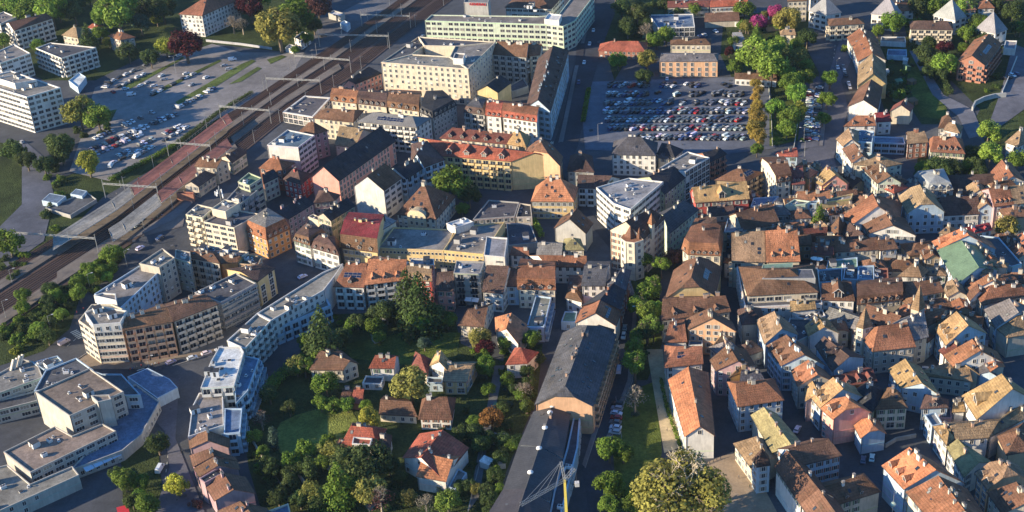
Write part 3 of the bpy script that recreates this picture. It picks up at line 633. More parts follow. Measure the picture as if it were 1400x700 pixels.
# overhead wires
b = MB(); c = rail_pt(.5, 4)
for f in (.11, .26, .48, .80, .90):
    for i in range(9): p, q = rail_pt(f, i)-c, rail_pt(f, i+1)-c; b.bar(p+Vector((0, 0, 6.2)), q+Vector((0, 0, 6.2)), .05)
o = obj('overhead_wires', b.mesh('overhead_wires', ['dark']), None, c); o['kind'] = 'stuff'

for s_ in ('812,-10 816,-10 790,95 770,195 764,195 785,95', '845,350 850,345 872,420 864,520 834,600 828,600 858,520 866,420', '836,440 842,440 826,560 800,640 796,636 820,560', '1128,110 1133,112 1125,200 1120,200', '168,330 175,330 240,300 300,245 296,240 236,290'):
    S('pavement', s_, .14, 'asphalt', (.17, .16, .16))
S('road_patch', '790,60 800,60 796,90 786,90', .15, 'asphalt', (.04, .04, .05)); S('road_patch', '820,440 835,440 830,470 818,470', .15, 'asphalt', (.04, .04, .05))

for (a, b, n) in (((150, 116), (215, 84), 18), ((168, 132), (245, 95), 20), ((128, 194), (222, 150), 30), ((150, 198), (250, 154), 30), ((160, 217), (258, 168), 30), ((1106, 118), (1103, 198), 24)): stripes(a, b, n, .15, 4.5, 'bay_marking')
for (a, b, n) in (((90, 475), (160, 415), 9), ((165, 400), (215, 350), 8), ((235, 500), (335, 468), 12), ((232, 600), (222, 690), 9), ((58, 215), (66, 300), 10), ((835, 470), (822, 600), 12), ((850, 360), (852, 440), 9), ((1150, 140), (1138, 200), 8), ((818, 30), (800, 110), 9)): stripes(a, b, n, 1.8, .18, 'lane_marking')
stripes((186, 493), (196, 512), 7, .6, 3); stripes((803, 250), (822, 254), 7, .6, 3); stripes((846, 372), (862, 374), 6, .6, 2.6); stripes((100, 452), (112, 462), 6, .6, 3)
rg = random.Random(2)
for k in range(70):    # repair patches and manholes in the carriageways
    u, w_ = rg.choice(((rg.uniform(90, 320), rg.uniform(320, 500)), (rg.uniform(790, 860), rg.uniform(20, 600)), (rg.uniform(220, 300), rg.uniform(500, 690)), (rg.uniform(1100, 1300), rg.uniform(200, 690)), (rg.uniform(830, 1050), rg.uniform(100, 210)))); s = rg.uniform(2, 6); g = rg.uniform(.04, .13)
    S('road_patch', f'{u},{w_} {u+s},{w_-s*.2} {u+s*1.1},{w_+s*.4} {u+.2*s},{w_+s*.6}', .16, 'asphalt', (g, g, g*1.08))
for pts in (((811, -5), (786, 95), (764, 195)), ((851, 352), (873, 420), (865, 520), (835, 600)), ((842, 440), (826, 560), (800, 640)), ((1133, 112), (1125, 198)), ((236, 500), (330, 472)), ((92, 500), (142, 468))):
    b = MB(); q = [P(*p_, .1) for p_ in pts]; c = q[0].copy()
    for a, d in zip(q, q[1:]): b.bar(a-c, d-c, .32)
    o = obj('kerb', b.mesh('kerb', ['concrete']), None, c); o['kind'] = 'structure'
# ================================================================ buildings, read off the photograph piece by piece
# top left, the apartment blocks and villas beyond the railway yard
T(0,0,4,'''
f 0,130 90,92 20,62 -60,95 | H=10 r=grey w=white n=t u=2 | at the extreme top left corner
G 75,168 292,98 250,72 45,122 | H=13 r=brown w=white n=b p=25 c=2 | balconied slab behind two flat roofed blocks, far left
h 335,192 425,208 500,168 | H=7 r=tan w=cream c=1 o=.7 name=villa | left of the two villas beyond the yard
h 475,152 540,160 565,142 | H=7 r=red w=white name=villa | small one peeping between trees beyond the yard
h 588,197 655,220 745,203 | H=9 r=rust w=beige c=1 o=.7 name=villa | right of the two villas beyond the yard
f 195,262 335,318 525,258 275,232 | H=12 r=slate w=white n=b,b,w,w u=5 | above the large yellow green tree by the car yard
f -60,300 0,345 165,290 75,240 | H=14 r=grey w=white n=t u=2 | on the left edge between tower and slab
f -150,440 145,530 330,478 60,385 | H=21 r=gravel w=white n=t,o,t,t u=6 pw=.6 name=office_building | tall stepped one on the left edge
+f -20,425 80,455 200,435 90,405 | H=24 z=20.4 r=grey w=white n=0 u=1
f 375,440 425,478 470,420 432,395 | H=4 r=white w=blue n=0 name=shed | beside the round tree at the yard corner
h 975,77 1105,87 1310,-5 | H=14 p=30 r=rust w=white n=w c=2 | top left next to the copper beech
''')
T(280,0,4,'''
f 487,205 525,222 575,188 535,170 | H=6 r=slate w=white n=w st=2 name=container_stack | two storeys high beside the sidings
f 440,258 480,270 500,250 462,240 | H=3 r=white w=white n=0 name=shed | low white box left of the container stack
f 675,72 740,88 765,72 705,56 | H=4 r=white w=grey n=0 name=shed | long pale one in the shaded goods yard
f 740,125 775,145 795,125 762,110 | H=4 r=white w=blue n=0 name=shed | small one nearest the tracks in the goods yard
f 425,612 590,640 690,532 545,522 | H=6 r=slate w=white n=g,g,0,0 u=4 pw=.9 name=station_pavilion | with a broad white rim, beside the tracks
''')
T(400,0,5,'''
G 432,575 614,500 522,455 380,548 | H=9 r=black w=pink n=w k=5 p=36 | narrow one between the tracks and the great courtyard building
# great courtyard building px
''')
T(0,0,1,'''
f 521,85 640,94 615,77 563,74 | H=21 r=gravel w=cream n=w,0,0,0 u=5 sp=3.2 name=courtyard_building | largest beside the tracks, built round a dark courtyard
+f 640,94 678,57 622,63 615,77 | H=20.95 r=gravel w=cream n=w,0,0,0 u=4 sp=3.2
+f 678,57 572,50 580,62 622,63 | H=21 r=slate w=cream n=0 u=3
+f 572,50 521,85 563,74 580,62 | H=19.95 r=slate w=cream n=0 u=2
+f 619,79.5 633,80.5 636,73 622,72 | H=24 z=19.5 r=grey w=white n=0
f 581,28 746,33 770,36 786,28 812,-6 785,-8 763,20 735,22 590,20 | H=16 r=gravel w=ltgreen n=o u=12 sp=3.4 name=office_building | long one with a rounded glazed corner on the avenue
+f 744,26 764,28 768,20 750,18 | H=19 z=15.5 r=white w=white n=0
h 690,10 754,12 772,-8 | H=13 r=brown w=white n=t c=2 p=22 name=round_hall | behind the long office block at top centre
f 634,3 667,4 670,-5 637,-6 | H=22 r=grey w=grey n=0 name=sign_tower | carrying a red company sign
''')
T(560,0,4,'''
G 447,296 640,314 650,236 480,226 | H=16 r=brown w=grey n=b c=5 p=34 | tall courtyard block behind the yellow gable
G 650,308 715,300 722,240 655,236 | H=15 r=rust w=cream n=b c=2 | end of the court beside the avenue terrace
G 770,610 872,275 785,248 700,545 | H=16 p=36 r=dkbrown w=blue n=s c=9 k=8 d=9 ds=.8 | long terrace lining the shaded avenue
g 560,450 483,508 362,497 | H=14 p=30 r=black w=yellow n=0 c=1 | bright gable end in the middle of the court
f 620,425 650,470 560,500 540,470 | H=4 r=slate w=grey n=0 | low one inside the avenue court
''')
T(600,120,5,'''
M 430,200 672,236 700,150 455,118 | H=13 r=red r2=rust w=white n=w d=6 c=3 ds=.75 | six dormered corner house where terrace meets avenue
M 318,190 428,201 455,118 343,108 | H=13 r=red w=white n=w d=3 c=2 ds=.8 | three dormered house left of the red corner house
m 165,165 316,188 343,108 250,90 | H=12 r=dkbrown r2=slate w=grey n=b d=2 c=3 | left end of the dormered street front
G 0,345 462,388 500,318 90,272 | H=11 p=33 r=maroon w=cream d=5 c=5 n=w ds=1.1 | low row between the mansards and the long red roof
h 465,385 600,412 632,335 | H=12 p=42 r=ochre w=tan n=w c=2 d=1 | small corner house with an ochre roof by the avenue
G 0,465 490,505 650,445 -80,352 | H=15 p=30 r=red w=yellow n=b,0,w,w k=7 c=3 d=4 ds=1.7 | long terraced block with white gabled dormers above the garden
x 850,470 832,540 568,492 | H=13 p=42 r=brown w=peach n=0 k=4 c=2 | blank peach end wall beside the orange hipped house
''')
T(400,120,5,'''
h 440,232 848,272 955,205 | H=14 p=24 r=grey w=white n=b,w,w,w q=16 qs=0 k=5 c=2 sh=1 | with rows of solar panels, above the dark school roof
H 138,208 415,238 425,152 228,142 | H=11 p=26 r=brown w=cream n=w c=2 k=1 | left of the solar roofed block
G 285,392 425,410 485,282 322,260 | H=9 p=30 r=tan w=beige k=5 n=w | facing the dark school roof
M 258,88 438,108 475,40 295,22 | H=12 r=rust w=cream n=w d=3 c=2 | three dormered end of the row by the station hotel
M 440,108 645,132 665,52 475,40 | H=12 r=dkbrown w=cream n=w d=5 c=3 | middle of the mansard row, darkest roof
M 648,132 865,162 885,52 668,40 | H=12 r=brown w=cream n=w d=4 c=4 | right part of the mansard row with white dormers
m 865,165 958,208 1125,118 1040,45 900,52 | H=14 r=black w=grey n=w d=3 d1=5 c=5 | curved corner house with black roof and round skylight
h 40,300 150,320 245,290 130,225 | H=14 r=brown w=mauve n=w c=3 p=38 | narrow shaded pair behind the white roofed tower block
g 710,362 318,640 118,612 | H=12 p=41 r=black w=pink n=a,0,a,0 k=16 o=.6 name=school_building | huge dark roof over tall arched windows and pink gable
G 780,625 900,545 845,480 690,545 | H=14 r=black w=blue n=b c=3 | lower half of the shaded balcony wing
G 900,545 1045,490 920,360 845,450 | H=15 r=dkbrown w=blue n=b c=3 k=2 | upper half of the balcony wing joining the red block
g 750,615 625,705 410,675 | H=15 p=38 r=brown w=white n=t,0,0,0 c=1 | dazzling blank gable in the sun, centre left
''')
T(280,175,4,'''
f 340,92 510,105 600,38 452,8 | H=17 r=blue w=white n=0,t,t,0 u=6 | box tower with sunlit blank wall and bluish roof
''')
T(200,200,5,'''
g 325,138 478,150 568,108 | H=9 p=36 r=brown w=beige n=w c=2 name=station_building | two storey hipped middle with the chimney
+G 357,278 480,192 400,165 300,240 | H=6 p=28 r=dkbrown w=beige n=w
+G 585,115 690,42 640,5 540,65 | H=7 p=28 r=dkbrown w=beige n=w c=1
f 205,322 320,330 325,312 215,308 | H=4 r=crimson w=brick n=0 name=kiosk | red topped shelter full of goods by the platform
h 765,150 930,168 1020,112 850,78 | H=11 r=rust w=brick n=w c=3 p=30 | irregular rusty roofs below the sunlit blank tower wall
G 800,258 908,205 870,155 790,192 | H=10 r=black w=ltgreen n=w | small dark roofed one above the shaded courtyard
h 930,225 1060,262 1140,190 1000,150 | H=9 r=dkbrown w=red n=w c=2 | red shaded one left of the pink school
f 625,240 705,268 790,215 700,178 | H=16 r=green w=green n=t u=2 | tall narrow one above the antenna roof
f 545,365 640,395 758,302 640,262 | H=13 r=slate w=grey n=b u=4 | balconied court side of the antenna block
f 268,465 382,488 460,420 350,395 | H=15 r=gravel w=cream n=b,b,0,t u=2 | left half of the cream station square block
f 390,515 600,557 770,460 560,425 | H=14 r=slate w=cream n=t,0,t,t u=3 | right half of the cream station square block with blank side
+f 445,425 540,445 640,385 535,362 | H=17.5 z=13.5 r=gravel w=cream n=0 u=1
m 680,578 822,640 985,560 840,470 | H=10 mh=5 r=rust r2=grey w=orange n=w d=2 d1=4 c=3 ds=.9 | tall bell shaped orange roof on the street corner
G 970,500 1150,390 1080,340 890,450 | H=12 r=black w=mauve n=w c=3 | behind the bell shaped orange roof
''')
T(400,240,5,'''
m 0,442 118,478 235,400 100,345 | H=11 r=brown r2=dkbrown w=white n=w d=4 d1=2 c=4 ds=.75 | left white mansard on the small square with parked car
m 125,492 318,548 320,450 165,428 | H=10 r=dkbrown w=white n=s d=4 c=3 ds=.7 | right white mansard on the small square
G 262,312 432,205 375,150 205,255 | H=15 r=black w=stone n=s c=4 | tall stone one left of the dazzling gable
f 105,282 240,328 262,312 140,262 | H=13 r=gravel w=cream n=0 u=1 | blank sunlit end wall left of the black roof
h 140,190 290,172 330,130 180,98 | H=9 r=dkbrown w=mauve n=w | dark pointed roof in front of the pink school gable
M 332,494 585,527 640,340 400,322 | H=10 mh=6 r=brown r2=crimson w=yellow n=w d=3 c=4 k=4 | bright crimson topped one with deep brown front slope
h 450,312 600,380 715,310 570,248 | H=11 r=ltgrey w=cream n=0 c=1 p=22 | pale shed roof right behind the crimson top
h 705,264 982,302 1118,140 | H=8 p=42 r=brown w=cream n=w k=8 c=3 d=2 d1=3 ds=.9 name=villa | grand one with round front gable near the green tree
f 580,494 1045,512 1110,368 690,352 | H=9 r=gravel w=yellow n=d,0,0,0 u=3 sp=1.6 name=market_hall | wide flat roof half in shadow, left half
''')
T(560,175,4,'''
f 182,668 402,690 520,512 270,540 | H=9.2 r=gravel w=yellow n=d,0,0,0 u=6 sp=1.6 | wide flat roof with vents, right half
f 405,695 520,705 535,600 420,592 | H=11 r=ltgrey w=white n=0 | pale blue box at the end of the wide flat roof
f 200,520 250,545 350,512 300,488 | H=12 r=white w=white n=0 u=1 | small white roof house beside the villa
f 345,500 575,482 600,405 432,392 | H=6 r=slate w=grey n=w u=1 | low dark roof in front of the garden court
f 580,487 670,485 662,418 603,410 | H=6 r=black w=beige n=w u=1 | low dark roof touching the orange hipped house
f 540,642 700,625 660,520 530,520 | H=5 r=slate w=grey n=0 u=1 | lowest flat roof beside the clipped hedge
h 662,402 900,404 925,325 690,318 | H=9 p=48 r=orange w=yellow n=w d=2 k=4 c=2 ds=.7 | steep one in the centre beside the blank peach wall
g 1005,520 965,580 788,548 | H=9 p=38 r=brown w=grey n=0 k=4 c=1 | blank grey gable at the bend of the street
G 690,700 832,702 838,632 700,628 | H=8 r=grey w=cream n=w c=1 p=25 | low ridge left of the mossy hipped one
h 832,668 958,668 935,605 845,605 | H=9 r=yellowgreen w=cream n=w c=1 | mossy hipped one below the blank grey gable
h 860,238 1012,242 1000,152 880,150 | H=9 r=dkbrown w=grey n=w c=1 | shaded one by the lawn corner of the avenue
G 915,328 1060,332 1108,262 920,255 | H=9 r=dkbrown w=blue n=b k=3 c=1 | shaded balcony house left of the modern white block
''')
T(0,0,1,'''
f 815,256 839,278 862,286 907,248 860,243 | H=16 r=ltgrey w=white n=t,t,t,0,0 u=16 sp=3.1 name=office_building | modern white grid facades and crowded pale roof
''')
T(840,175,4,'''
h -18,145 228,152 238,78 | H=11 p=38 r=slate w=white n=w k=2 c=2 | below the big car park, left end
h 232,162 300,172 335,135 260,120 | H=8 r=slate w=cream n=w c=2 | tiny pale one right of the slate hipped house
h 230,142 330,160 380,118 260,80 | H=9 r=black w=grey n=w | right behind the slate hipped house
f 240,222 388,238 520,160 400,128 | H=15 r=gravel w=white n=g,g,0,0 u=4 | modern one with glass band, right of slate house
G 275,365 400,262 325,208 190,265 | H=12 r=black w=green n=w k=3 | mossy left slope behind the crowded pale roof
G 520,190 618,142 580,110 480,135 | H=9 r=black w=brick n=b c=1 | brick balconies touching the car park edge
G 300,580 465,445 380,395 265,475 | H=13 r=slate w=ltgreen n=w k=1 c=2 | long shaded one behind the turreted corner house
G 160,610 280,490 200,440 60,510 | H=18 p=46 r=dkbrown w=cream n=s,s,s,s c=5 d=4 ds=.8 | grand corner house with pink capped turrets on the avenue
+f 30,600 60,622 110,628 160,612 120,560 60,565 | H=18 z=0 r=rust w=cream n=w pd=.05
+p 52,592 88,608 122,596 92,572 | H=18.2 z=17.9 R=5 r=brown w=cream n=0
+p 118,598 135,606 158,592 138,580 | H=18.2 z=17.9 R=4.5 r=brown w=cream n=0
+p 180,520 205,532 228,515 200,505 | H=22 z=15 R=4.5 r=rust w=cream n=0
G 440,410 742,388 722,290 425,325 | H=12 p=36 r=ochre w=red n=s k=5 c=3 d=1 ds=2 | sunny roof over a dark red shuttered front
h 545,285 722,297 822,242 | H=11 p=30 r=brown w=tan n=b,b,0,0 q=6 qs=1 c=1 k=3 | banded balcony building with solar roof, next to cream firewall
M 885,300 970,288 925,180 795,187 | H=14 w=cream r=brown n=w d=2 c=3 k=2 | tall cream firewall striped by sunlight
f 930,422 1045,414 1075,400 985,388 | H=12 w=ltgreen r=gravel n=0 u=1 | pale green blank wall in the old town shade
G 700,560 908,522 862,415 662,465 | H=10 p=30 r=brown w=stone c=3 n=w | dull brown broad roof below the red front house
f 600,565 690,565 700,505 620,492 | H=8 w=blue r=blue n=w | small blue box behind the round mansard
f 745,428 860,412 900,372 760,382 | H=8 r=blue w=blue n=0 u=2 | low blue roof beside the cream firewall
m 365,660 400,692 583,700 600,590 540,548 430,540 | H=13 mh=5 r=rust w=cream n=a d1=5 d=1 c=2 ds=.8 name=corner_house | rounded mansard with a row of little arched dormers
G 440,575 560,560 560,490 470,478 | H=16 r=dkbrown w=cream n=0 c=1 | dark roof rising behind the rounded mansard
G 640,734 828,734 822,562 640,575 | H=12 r=tan w=cream k=6 c=2 p=36 n=b | left half of the broad tiled pair with skylights
G 830,735 1018,730 1000,550 825,562 | H=12 r=orange w=cream k=4 c=2 p=36 n=w d=3 ds=.8 | right half of the broad tiled pair with small dormers
''')
T(1020,180,7,'''
G 315,240 500,240 490,165 300,200 | H=9 r=red w=blue n=w c=1 p=25 | small red roof terrace near the car park exit
G 440,510 570,500 540,330 400,335 | H=12 r=maroon w=grey n=w d=3 ds=.8 c=2 | maroon one between cream firewall and yellow corner
h 470,330 600,330 640,300 | H=12 r=orange w=yellow n=0 c=1 | small orange roof tip behind the yellow corner
h 530,412 600,452 695,385 600,335 | H=13 r=orange w=yellow n=w c=1 p=28 | slim yellow corner tower house under an orange cap
h 600,310 700,375 735,340 640,290 | H=9 r=tan w=white n=w c=2 | cluttered little roof terrace behind the orange cap
G 650,480 720,520 855,410 765,330 | H=11 p=40 r=ochre w=pink n=w d=3 c=2 | mottled ochre roof beside a pink gable slope
h 810,530 900,580 950,520 880,460 | H=8 r=grey w=white n=w c=1 | little white walled house under the ochre roof
G 820,610 960,590 900,530 830,560 | H=7 r=grey w=stone n=0 | low grey roof in front of the little white house
''')
T(1060,250,7,'''
f 395,190 725,150 745,100 430,170 | H=12 r=gravel w=yellow n=0 u=3 | long blank yellow wall half lit, with tree before it
f 290,200 395,195 420,170 310,175 | H=11.5 r=gravel w=blue n=w,0,0,0 | narrow light blue one left of the long yellow wall
G 620,330 750,390 985,220 930,105 | H=10 p=34 r=rust w=white n=w c=2 k=1 | large rust roof sloping left, pale parapet behind
G 820,385 880,490 1125,405 1035,265 | H=9 p=26 r=brown w=white n=w c=2 k=2 | in front of the large rust slope
h 510,440 600,520 690,400 620,320 | H=8 r=brown w=cream n=w c=1 p=38 | small front gable left of the two large roofs
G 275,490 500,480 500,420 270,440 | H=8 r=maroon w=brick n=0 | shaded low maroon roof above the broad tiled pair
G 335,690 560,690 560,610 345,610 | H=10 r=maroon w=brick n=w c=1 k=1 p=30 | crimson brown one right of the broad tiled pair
G 560,665 1000,640 970,520 580,560 | H=9 r=brown w=cream c=4 n=s d=1 p=32 | long low one with two thin white chimneys
G 1000,650 1180,630 1130,530 975,550 | H=9 r=brown w=white c=2 n=w p=32 | next to the long low one, over the zebra crossing
''')
T(1120,175,4,'''
f 185,72 290,78 300,18 192,6 | H=11 r=blue w=blue n=g u=3 | glass roofed one at the top of the curved street
G 90,60 128,100 180,60 160,0 | H=10 r=tan w=white n=w c=2 | first of the row along the left turning street
G 125,112 178,192 240,152 190,82 | H=12 r=brown w=white n=w c=1 k=1 p=36 | brown gable just below the glass roof
h 183,200 350,215 462,195 300,138 | H=12 p=20 r=tan w=cream n=w c=4 u=1 | broad pale many cornered roof on the curved street
G 228,215 318,305 390,262 320,198 | H=12 r=brown w=ltgreen n=w d=3 c=3 k=1 p=36 | dormered one under the broad pale roof
h 305,314 410,360 492,325 360,260 | H=9 r=red w=white d=4 n=s c=1 p=34 ds=.8 | bright corner one pointing down the street
G -20,280 25,332 100,265 38,208 | H=10 p=38 r=ochre w=pink n=w c=1 | ochre slope left of the curved street
x 432,374 480,470 690,462 | H=10 p=40 r=tan w=blue n=w,w,0,0 c=1 | wide blue half hipped gable facing the viewer
G 672,480 880,470 870,372 655,378 | H=7 r=dkbrown w=white c=3 n=w,0,0,0 p=34 | long dark one right of the wide blue gable
m 515,262 590,342 735,337 690,246 | H=8 mh=3 r=ltgrey w=white n=a c=5 sh=1 d=2 d1=3 name=mansion | ornate one with silvery roof among gardens
G 730,345 975,315 955,250 700,258 | H=5 r=dkbrown w=stone n=0 k=2 | very long low one right of the ornate mansion
G 935,242 978,314 1062,262 998,172 | H=8 r=rust w=white n=w c=1 k=1 | pointed gable at the end of the very long low roof
H 608,130 800,142 745,48 625,45 | H=8 r=rust w=cream d=4 n=w c=1 ds=.8 p=33 | hipped one with four dormers above the hedge
G 480,88 600,78 575,15 480,20 | H=8 r=tan w=brick n=w c=1 | left of the four dormered hipped one
f 300,78 470,84 460,50 300,45 | H=6 r=blue w=blue n=t | low blue shed like one between trees
h 1015,78 1090,102 1190,55 1090,12 | H=7 r=tan w=white n=w c=1 | on the right edge behind two bright trees
G 955,432 1068,418 1038,318 925,328 | H=11 r=rust w=mauve n=w d=4 c=2 ds=.7 | one with four red dormers on the right
G 1070,420 1190,402 1150,305 1040,318 | H=11 r=tan w=cream n=w c=1 k=1 | right edge neighbour of the four red dormers
g 930,378 958,442 870,445 | H=9 r=tan w=blue n=w c=1 p=40 | little blue gable beside the long dark roof
h 680,10 770,30 790,-10 700,-30 | H=7 r=tan w=white n=w c=1 | behind trees above the four dormered hipped one
''')
T(1240,280,7,'''
G 235,350 290,430 590,290 535,215 | H=10 p=30 r=orange w=blue n=w c=2 k=3 d=1 ds=1.3 | pale orange slope at the street bend
G 285,432 480,760 690,600 520,340 | H=10 p=24 r=green w=blue n=w,0,0,0 c=2 sh=1 | large green sheet metal roof on the old street
G 520,345 590,385 670,330 610,280 | H=10 r=tan w=stone n=0 c=2 | first of the stepped tan roofs beside green roof
G 590,400 670,490 750,430 680,370 | H=10 r=tan w=stone n=0 c=2 | second of the stepped tan roofs beside green roof
G 680,510 730,580 815,510 745,440 | H=10 r=rust w=stone n=0 c=3 | third of the stepped tan roofs beside green roof
h 300,270 420,290 480,230 390,200 | H=8 r=tan w=stone n=w c=2 | small ridge top above the pale orange slope
G 600,290 820,240 790,170 570,215 | H=9 r=crimson w=white n=w c=2 d=2 ds=.8 | crimson dormered one by the autumn tree
f 690,440 1000,590 1100,560 880,310 700,290 | H=8 r=slate w=blue n=0 u=2 name=hall | big bluish flat roof in full shade on the right
h 830,590 960,600 980,560 860,540 | H=11 r=tan w=cream n=0 c=4 | crowd of chimneys below the bluish flat roof
G 700,680 830,640 820,560 740,580 | H=11 r=tan w=white n=0 c=2 | tiny one with chimneys at the old town centre
h 1040,300 1130,420 1200,350 1100,260 | H=9 r=rust w=blue n=w c=1 | right edge one below the autumn tree
''')

T(0,0,1,'''
f 57,274 78,278 90,268 68,264 | H=3 pd=.1 r=blue w=blue n=0 name=bicycle_shelter | left of two on the shaded station forecourt
f 96,265 112,268 119,261 104,258 | H=3 pd=.1 r=blue w=blue n=0 name=bicycle_shelter | right of two on the shaded station forecourt
f 62,284 96,294 132,272 118,262 98,270 | H=2 r=slate w=grey n=0 name=ramp_building | dark low roof over the underpass by the shelters
''')
# ================================================================ lower half
T(0,350,4,'''
f 515,207 655,287 870,85 765,50 | H=14 r=gravel w=blue n=0,w,w,0 u=4 name=office_building | shaded windowed side facing right, beside the corner tower
+f 512,215 635,242 632,205 560,200 | H=17 z=13.5 r=grey w=white n=0
f 428,352 512,412 668,402 700,300 610,262 500,264 | H=15 r=gravel w=cream n=t,t,0,0,0,0 u=0 name=corner_building | glazed prow at the street fork
+f 462,308 508,376 658,364 692,298 540,272 | H=18.2 z=14.4 r=gravel w=white n=w u=2
''')
T(0,0,1,'''
G 168,452 237,440 228,420 172,434 | H=15 p=20 r=brown w=peach n=b c=3 u=0 name=apartment_building | left half of the curved balconied front with red awnings
G 237,440 299,416 281,402 228,420 | H=15 p=20 r=brown w=beige n=b c=2 name=apartment_building | right half of the curved balconied front
x 769,455 731,553 811,556 | H=12 p=30 r=slate w=peach n=w,0,b,0 k=16 c=5 name=long_building | slate top and peach end above the black curved roof
G 913,519 936,597 957,583 941,501 | H=9.5 p=33 r=orange w=white n=w,w,0,0 c=1 k=2 name=long_house | long orange one ending in a white gable near the big tree
''')
T(200,320,5,'''
f -50,200 88,228 195,160 110,95 | H=17 r=gravel w=beige n=0,w,0,0 u=3 | tall shaded end wall behind the blue windowed office
f 195,165 300,195 300,120 200,105 | H=15 r=gravel w=beige n=w,w,0,0 u=2 | shaded inner corner of the courtyard behind the curved front
G 285,160 505,203 460,135 300,115 | H=13 p=22 r=brown w=beige n=b,0,0,b c=3 k=1 | balconied one left of the small orange topped house
G 505,203 625,192 640,150 460,135 | H=12 p=22 r=brown w=orange n=b c=3 | small balconied one with an orange wall patch
f 320,112 640,160 700,122 400,75 | H=12 r=slate w=cream n=w u=9 | dark roof crowded with vents before the cream square block
f 625,200 765,215 790,150 690,140 | H=11 r=brown w=tan n=w u=3 | low roof clutter left of the yellow glazed one
f 330,398 505,466 752,335 612,265 | H=13 r=slate w=grey n=w,t,0,0 u=9 name=scaffolded_building | wrapped in grey scaffolding netting at the street
G 758,328 885,232 790,200 640,255 | H=12 p=14 r=dkbrown w=yellow n=g,0,0,0 sp=4 c=1 | narrow one with green glazed strips beside the scaffolding
''')
T(280,350,4,'''
f 362,352 650,186 705,115 755,40 640,90 285,312 | H=12 r=gravel w=white n=w,0,0,0,0,0 u=4 name=curved_building | upper stretch of the long curved block around the gardens
+f 380,400 690,270 650,200 365,362 | H=7 r=gravel w=blue n=b,0,0,0 pw=.8
f 218,506 362,352 285,312 120,462 | H=12 r=gravel w=white n=b,0,0,0 u=9 name=curved_building | middle stretch of the long curved block with dusty vents
''')
T(240,460,7,'''
f 238,492 560,470 655,150 625,95 415,100 335,240 | H=12.5 r=white w=white n=b,w,0,0,0,b u=7 name=curved_building | pale stretch of the curved block with blue terraces
+f 575,640 690,520 800,210 650,180 565,470 | H=10 r=blue w=blue n=b,b,0,0,0 u=3
+f 700,640 790,420 830,240 790,210 700,470 | H=6.5 r=blue w=blue n=b,b,0,0,0
''')
T(240,560,5,'''
f 85,185 215,142 330,105 322,-120 160,-115 112,-20 | H=8.8 r=gravel w=white n=b,0,0,0,0,b u=7 name=curved_building | lower white stretch of the curved block, with white loungers
+f 330,165 440,155 455,-10 335,-10 | H=9 r=blue w=blue n=b
G 85,190 95,268 220,212 217,140 | H=7 p=26 r=brown w=mauve n=w,0,0,0 c=1 | first and uppermost of the stepped terrace houses bottom left
G 95,314 118,392 262,315 240,262 | H=7 p=26 r=brown w=mauve n=w,0,0,0 c=1 | second of the stepped terrace houses bottom left
G 122,402 160,462 290,382 262,322 | H=7 p=26 r=brown w=mauve n=w,0,0,0 c=1 | third of the stepped terrace houses bottom left
G 190,505 265,625 397,547 325,430 | H=7 p=26 r=brown w=mauve n=w,0,0,0 c=1 | fourth and broadest of the stepped terrace houses bottom left
G 285,692 340,765 510,700 440,625 | H=7 p=26 r=brown w=mauve n=w,0,0,0 c=2 | last of the stepped terrace houses, at the photo bottom
f 500,720 650,780 800,770 770,640 650,685 | H=6 r=blue w=cream n=w u=2 | low white rimmed one after the stepped terrace houses
f 160,470 200,500 330,430 300,390 | H=9 r=dkbrown w=mauve n=0 u=1 | low link between third and fourth stepped terrace house
''')
T(0,470,5,'''
f 240,328 475,492 845,326 612,165 | H=14 r=earth w=grey2 n=0,t,t,0 u=4 sp=4 name=civic_building | raised main block of the large complex bottom left
+f 668,398 760,378 745,345 620,352 | H=15.5 r=gravel w=grey2 n=0
+f 232,322 440,300 640,180 520,95 310,180 | H=10.5 r=slate w=blue n=0 u=6
+f 852,352 962,348 830,205 700,205 640,185 760,290 | H=10 r=slate w=blue n=t,0,0,0,0,0
f -80,362 292,226 252,125 160,105 -80,240 | H=9 r=gravel w=grey2 n=t,0,0,0,0 u=3 name=civic_wing | upper left arm of the large complex with steel flues
+f -80,470 265,385 235,322 -80,400 | H=6 r=slate w=grey2 n=t,0,0,0
f 300,177 432,120 392,80 220,125 | H=9 r=gravel w=blue n=0 u=3 name=plant_room | small brown topped block behind the large complex
f 1075,372 1215,300 1160,240 1010,165 870,225 | H=4.5 pd=.1 r=blue w=blue n=0 name=canopy_roof | wide angular roof over the forecourt right of the complex
''')
T(0,525,4,'''
f 18,370 165,483 635,256 560,215 395,282 300,230 | H=8 r=earth w=grey2 n=0,t,0,0,0,0 u=4 sp=3.6 name=civic_wing | front arm of the large complex casting pipe shadows
f 380,472 670,362 772,276 872,95 740,0 600,60 600,235 | H=4.6 r=blue w=grey2 n=w,0,w,0,0,0,0 name=civic_annex | low fan shaped one with slit openings on the street
f -120,745 432,496 395,448 165,545 40,440 -120,480 | H=6 r=gravel w=grey2 n=w,0,0,0,0,0 u=3 sp=4 name=service_building | lowest one in the bottom left corner
''')
T(400,460,7,'''
G 160,322 482,324 550,232 258,130 | H=6 p=26 r=brown w=cream n=w,w,0,w c=2 | broad garden one with an orange awning
G 725,306 974,308 992,180 790,180 | H=6 p=36 r=red w=white n=s,0,0,w c=2 k=3 | white garden house beside the round tree
+f 665,447 850,452 875,382 700,375 | H=3 r=slate w=white n=w
s 550,640 660,648 690,512 592,505 | R=.9 H=3 r=red w=brick n=0 name=shed | red topped shelter in the garden centre
s 455,600 548,612 575,515 480,505 | R=.6 H=2.6 r=brown w=brick n=0 name=shed | brown lean to touching the red topped shelter
''')
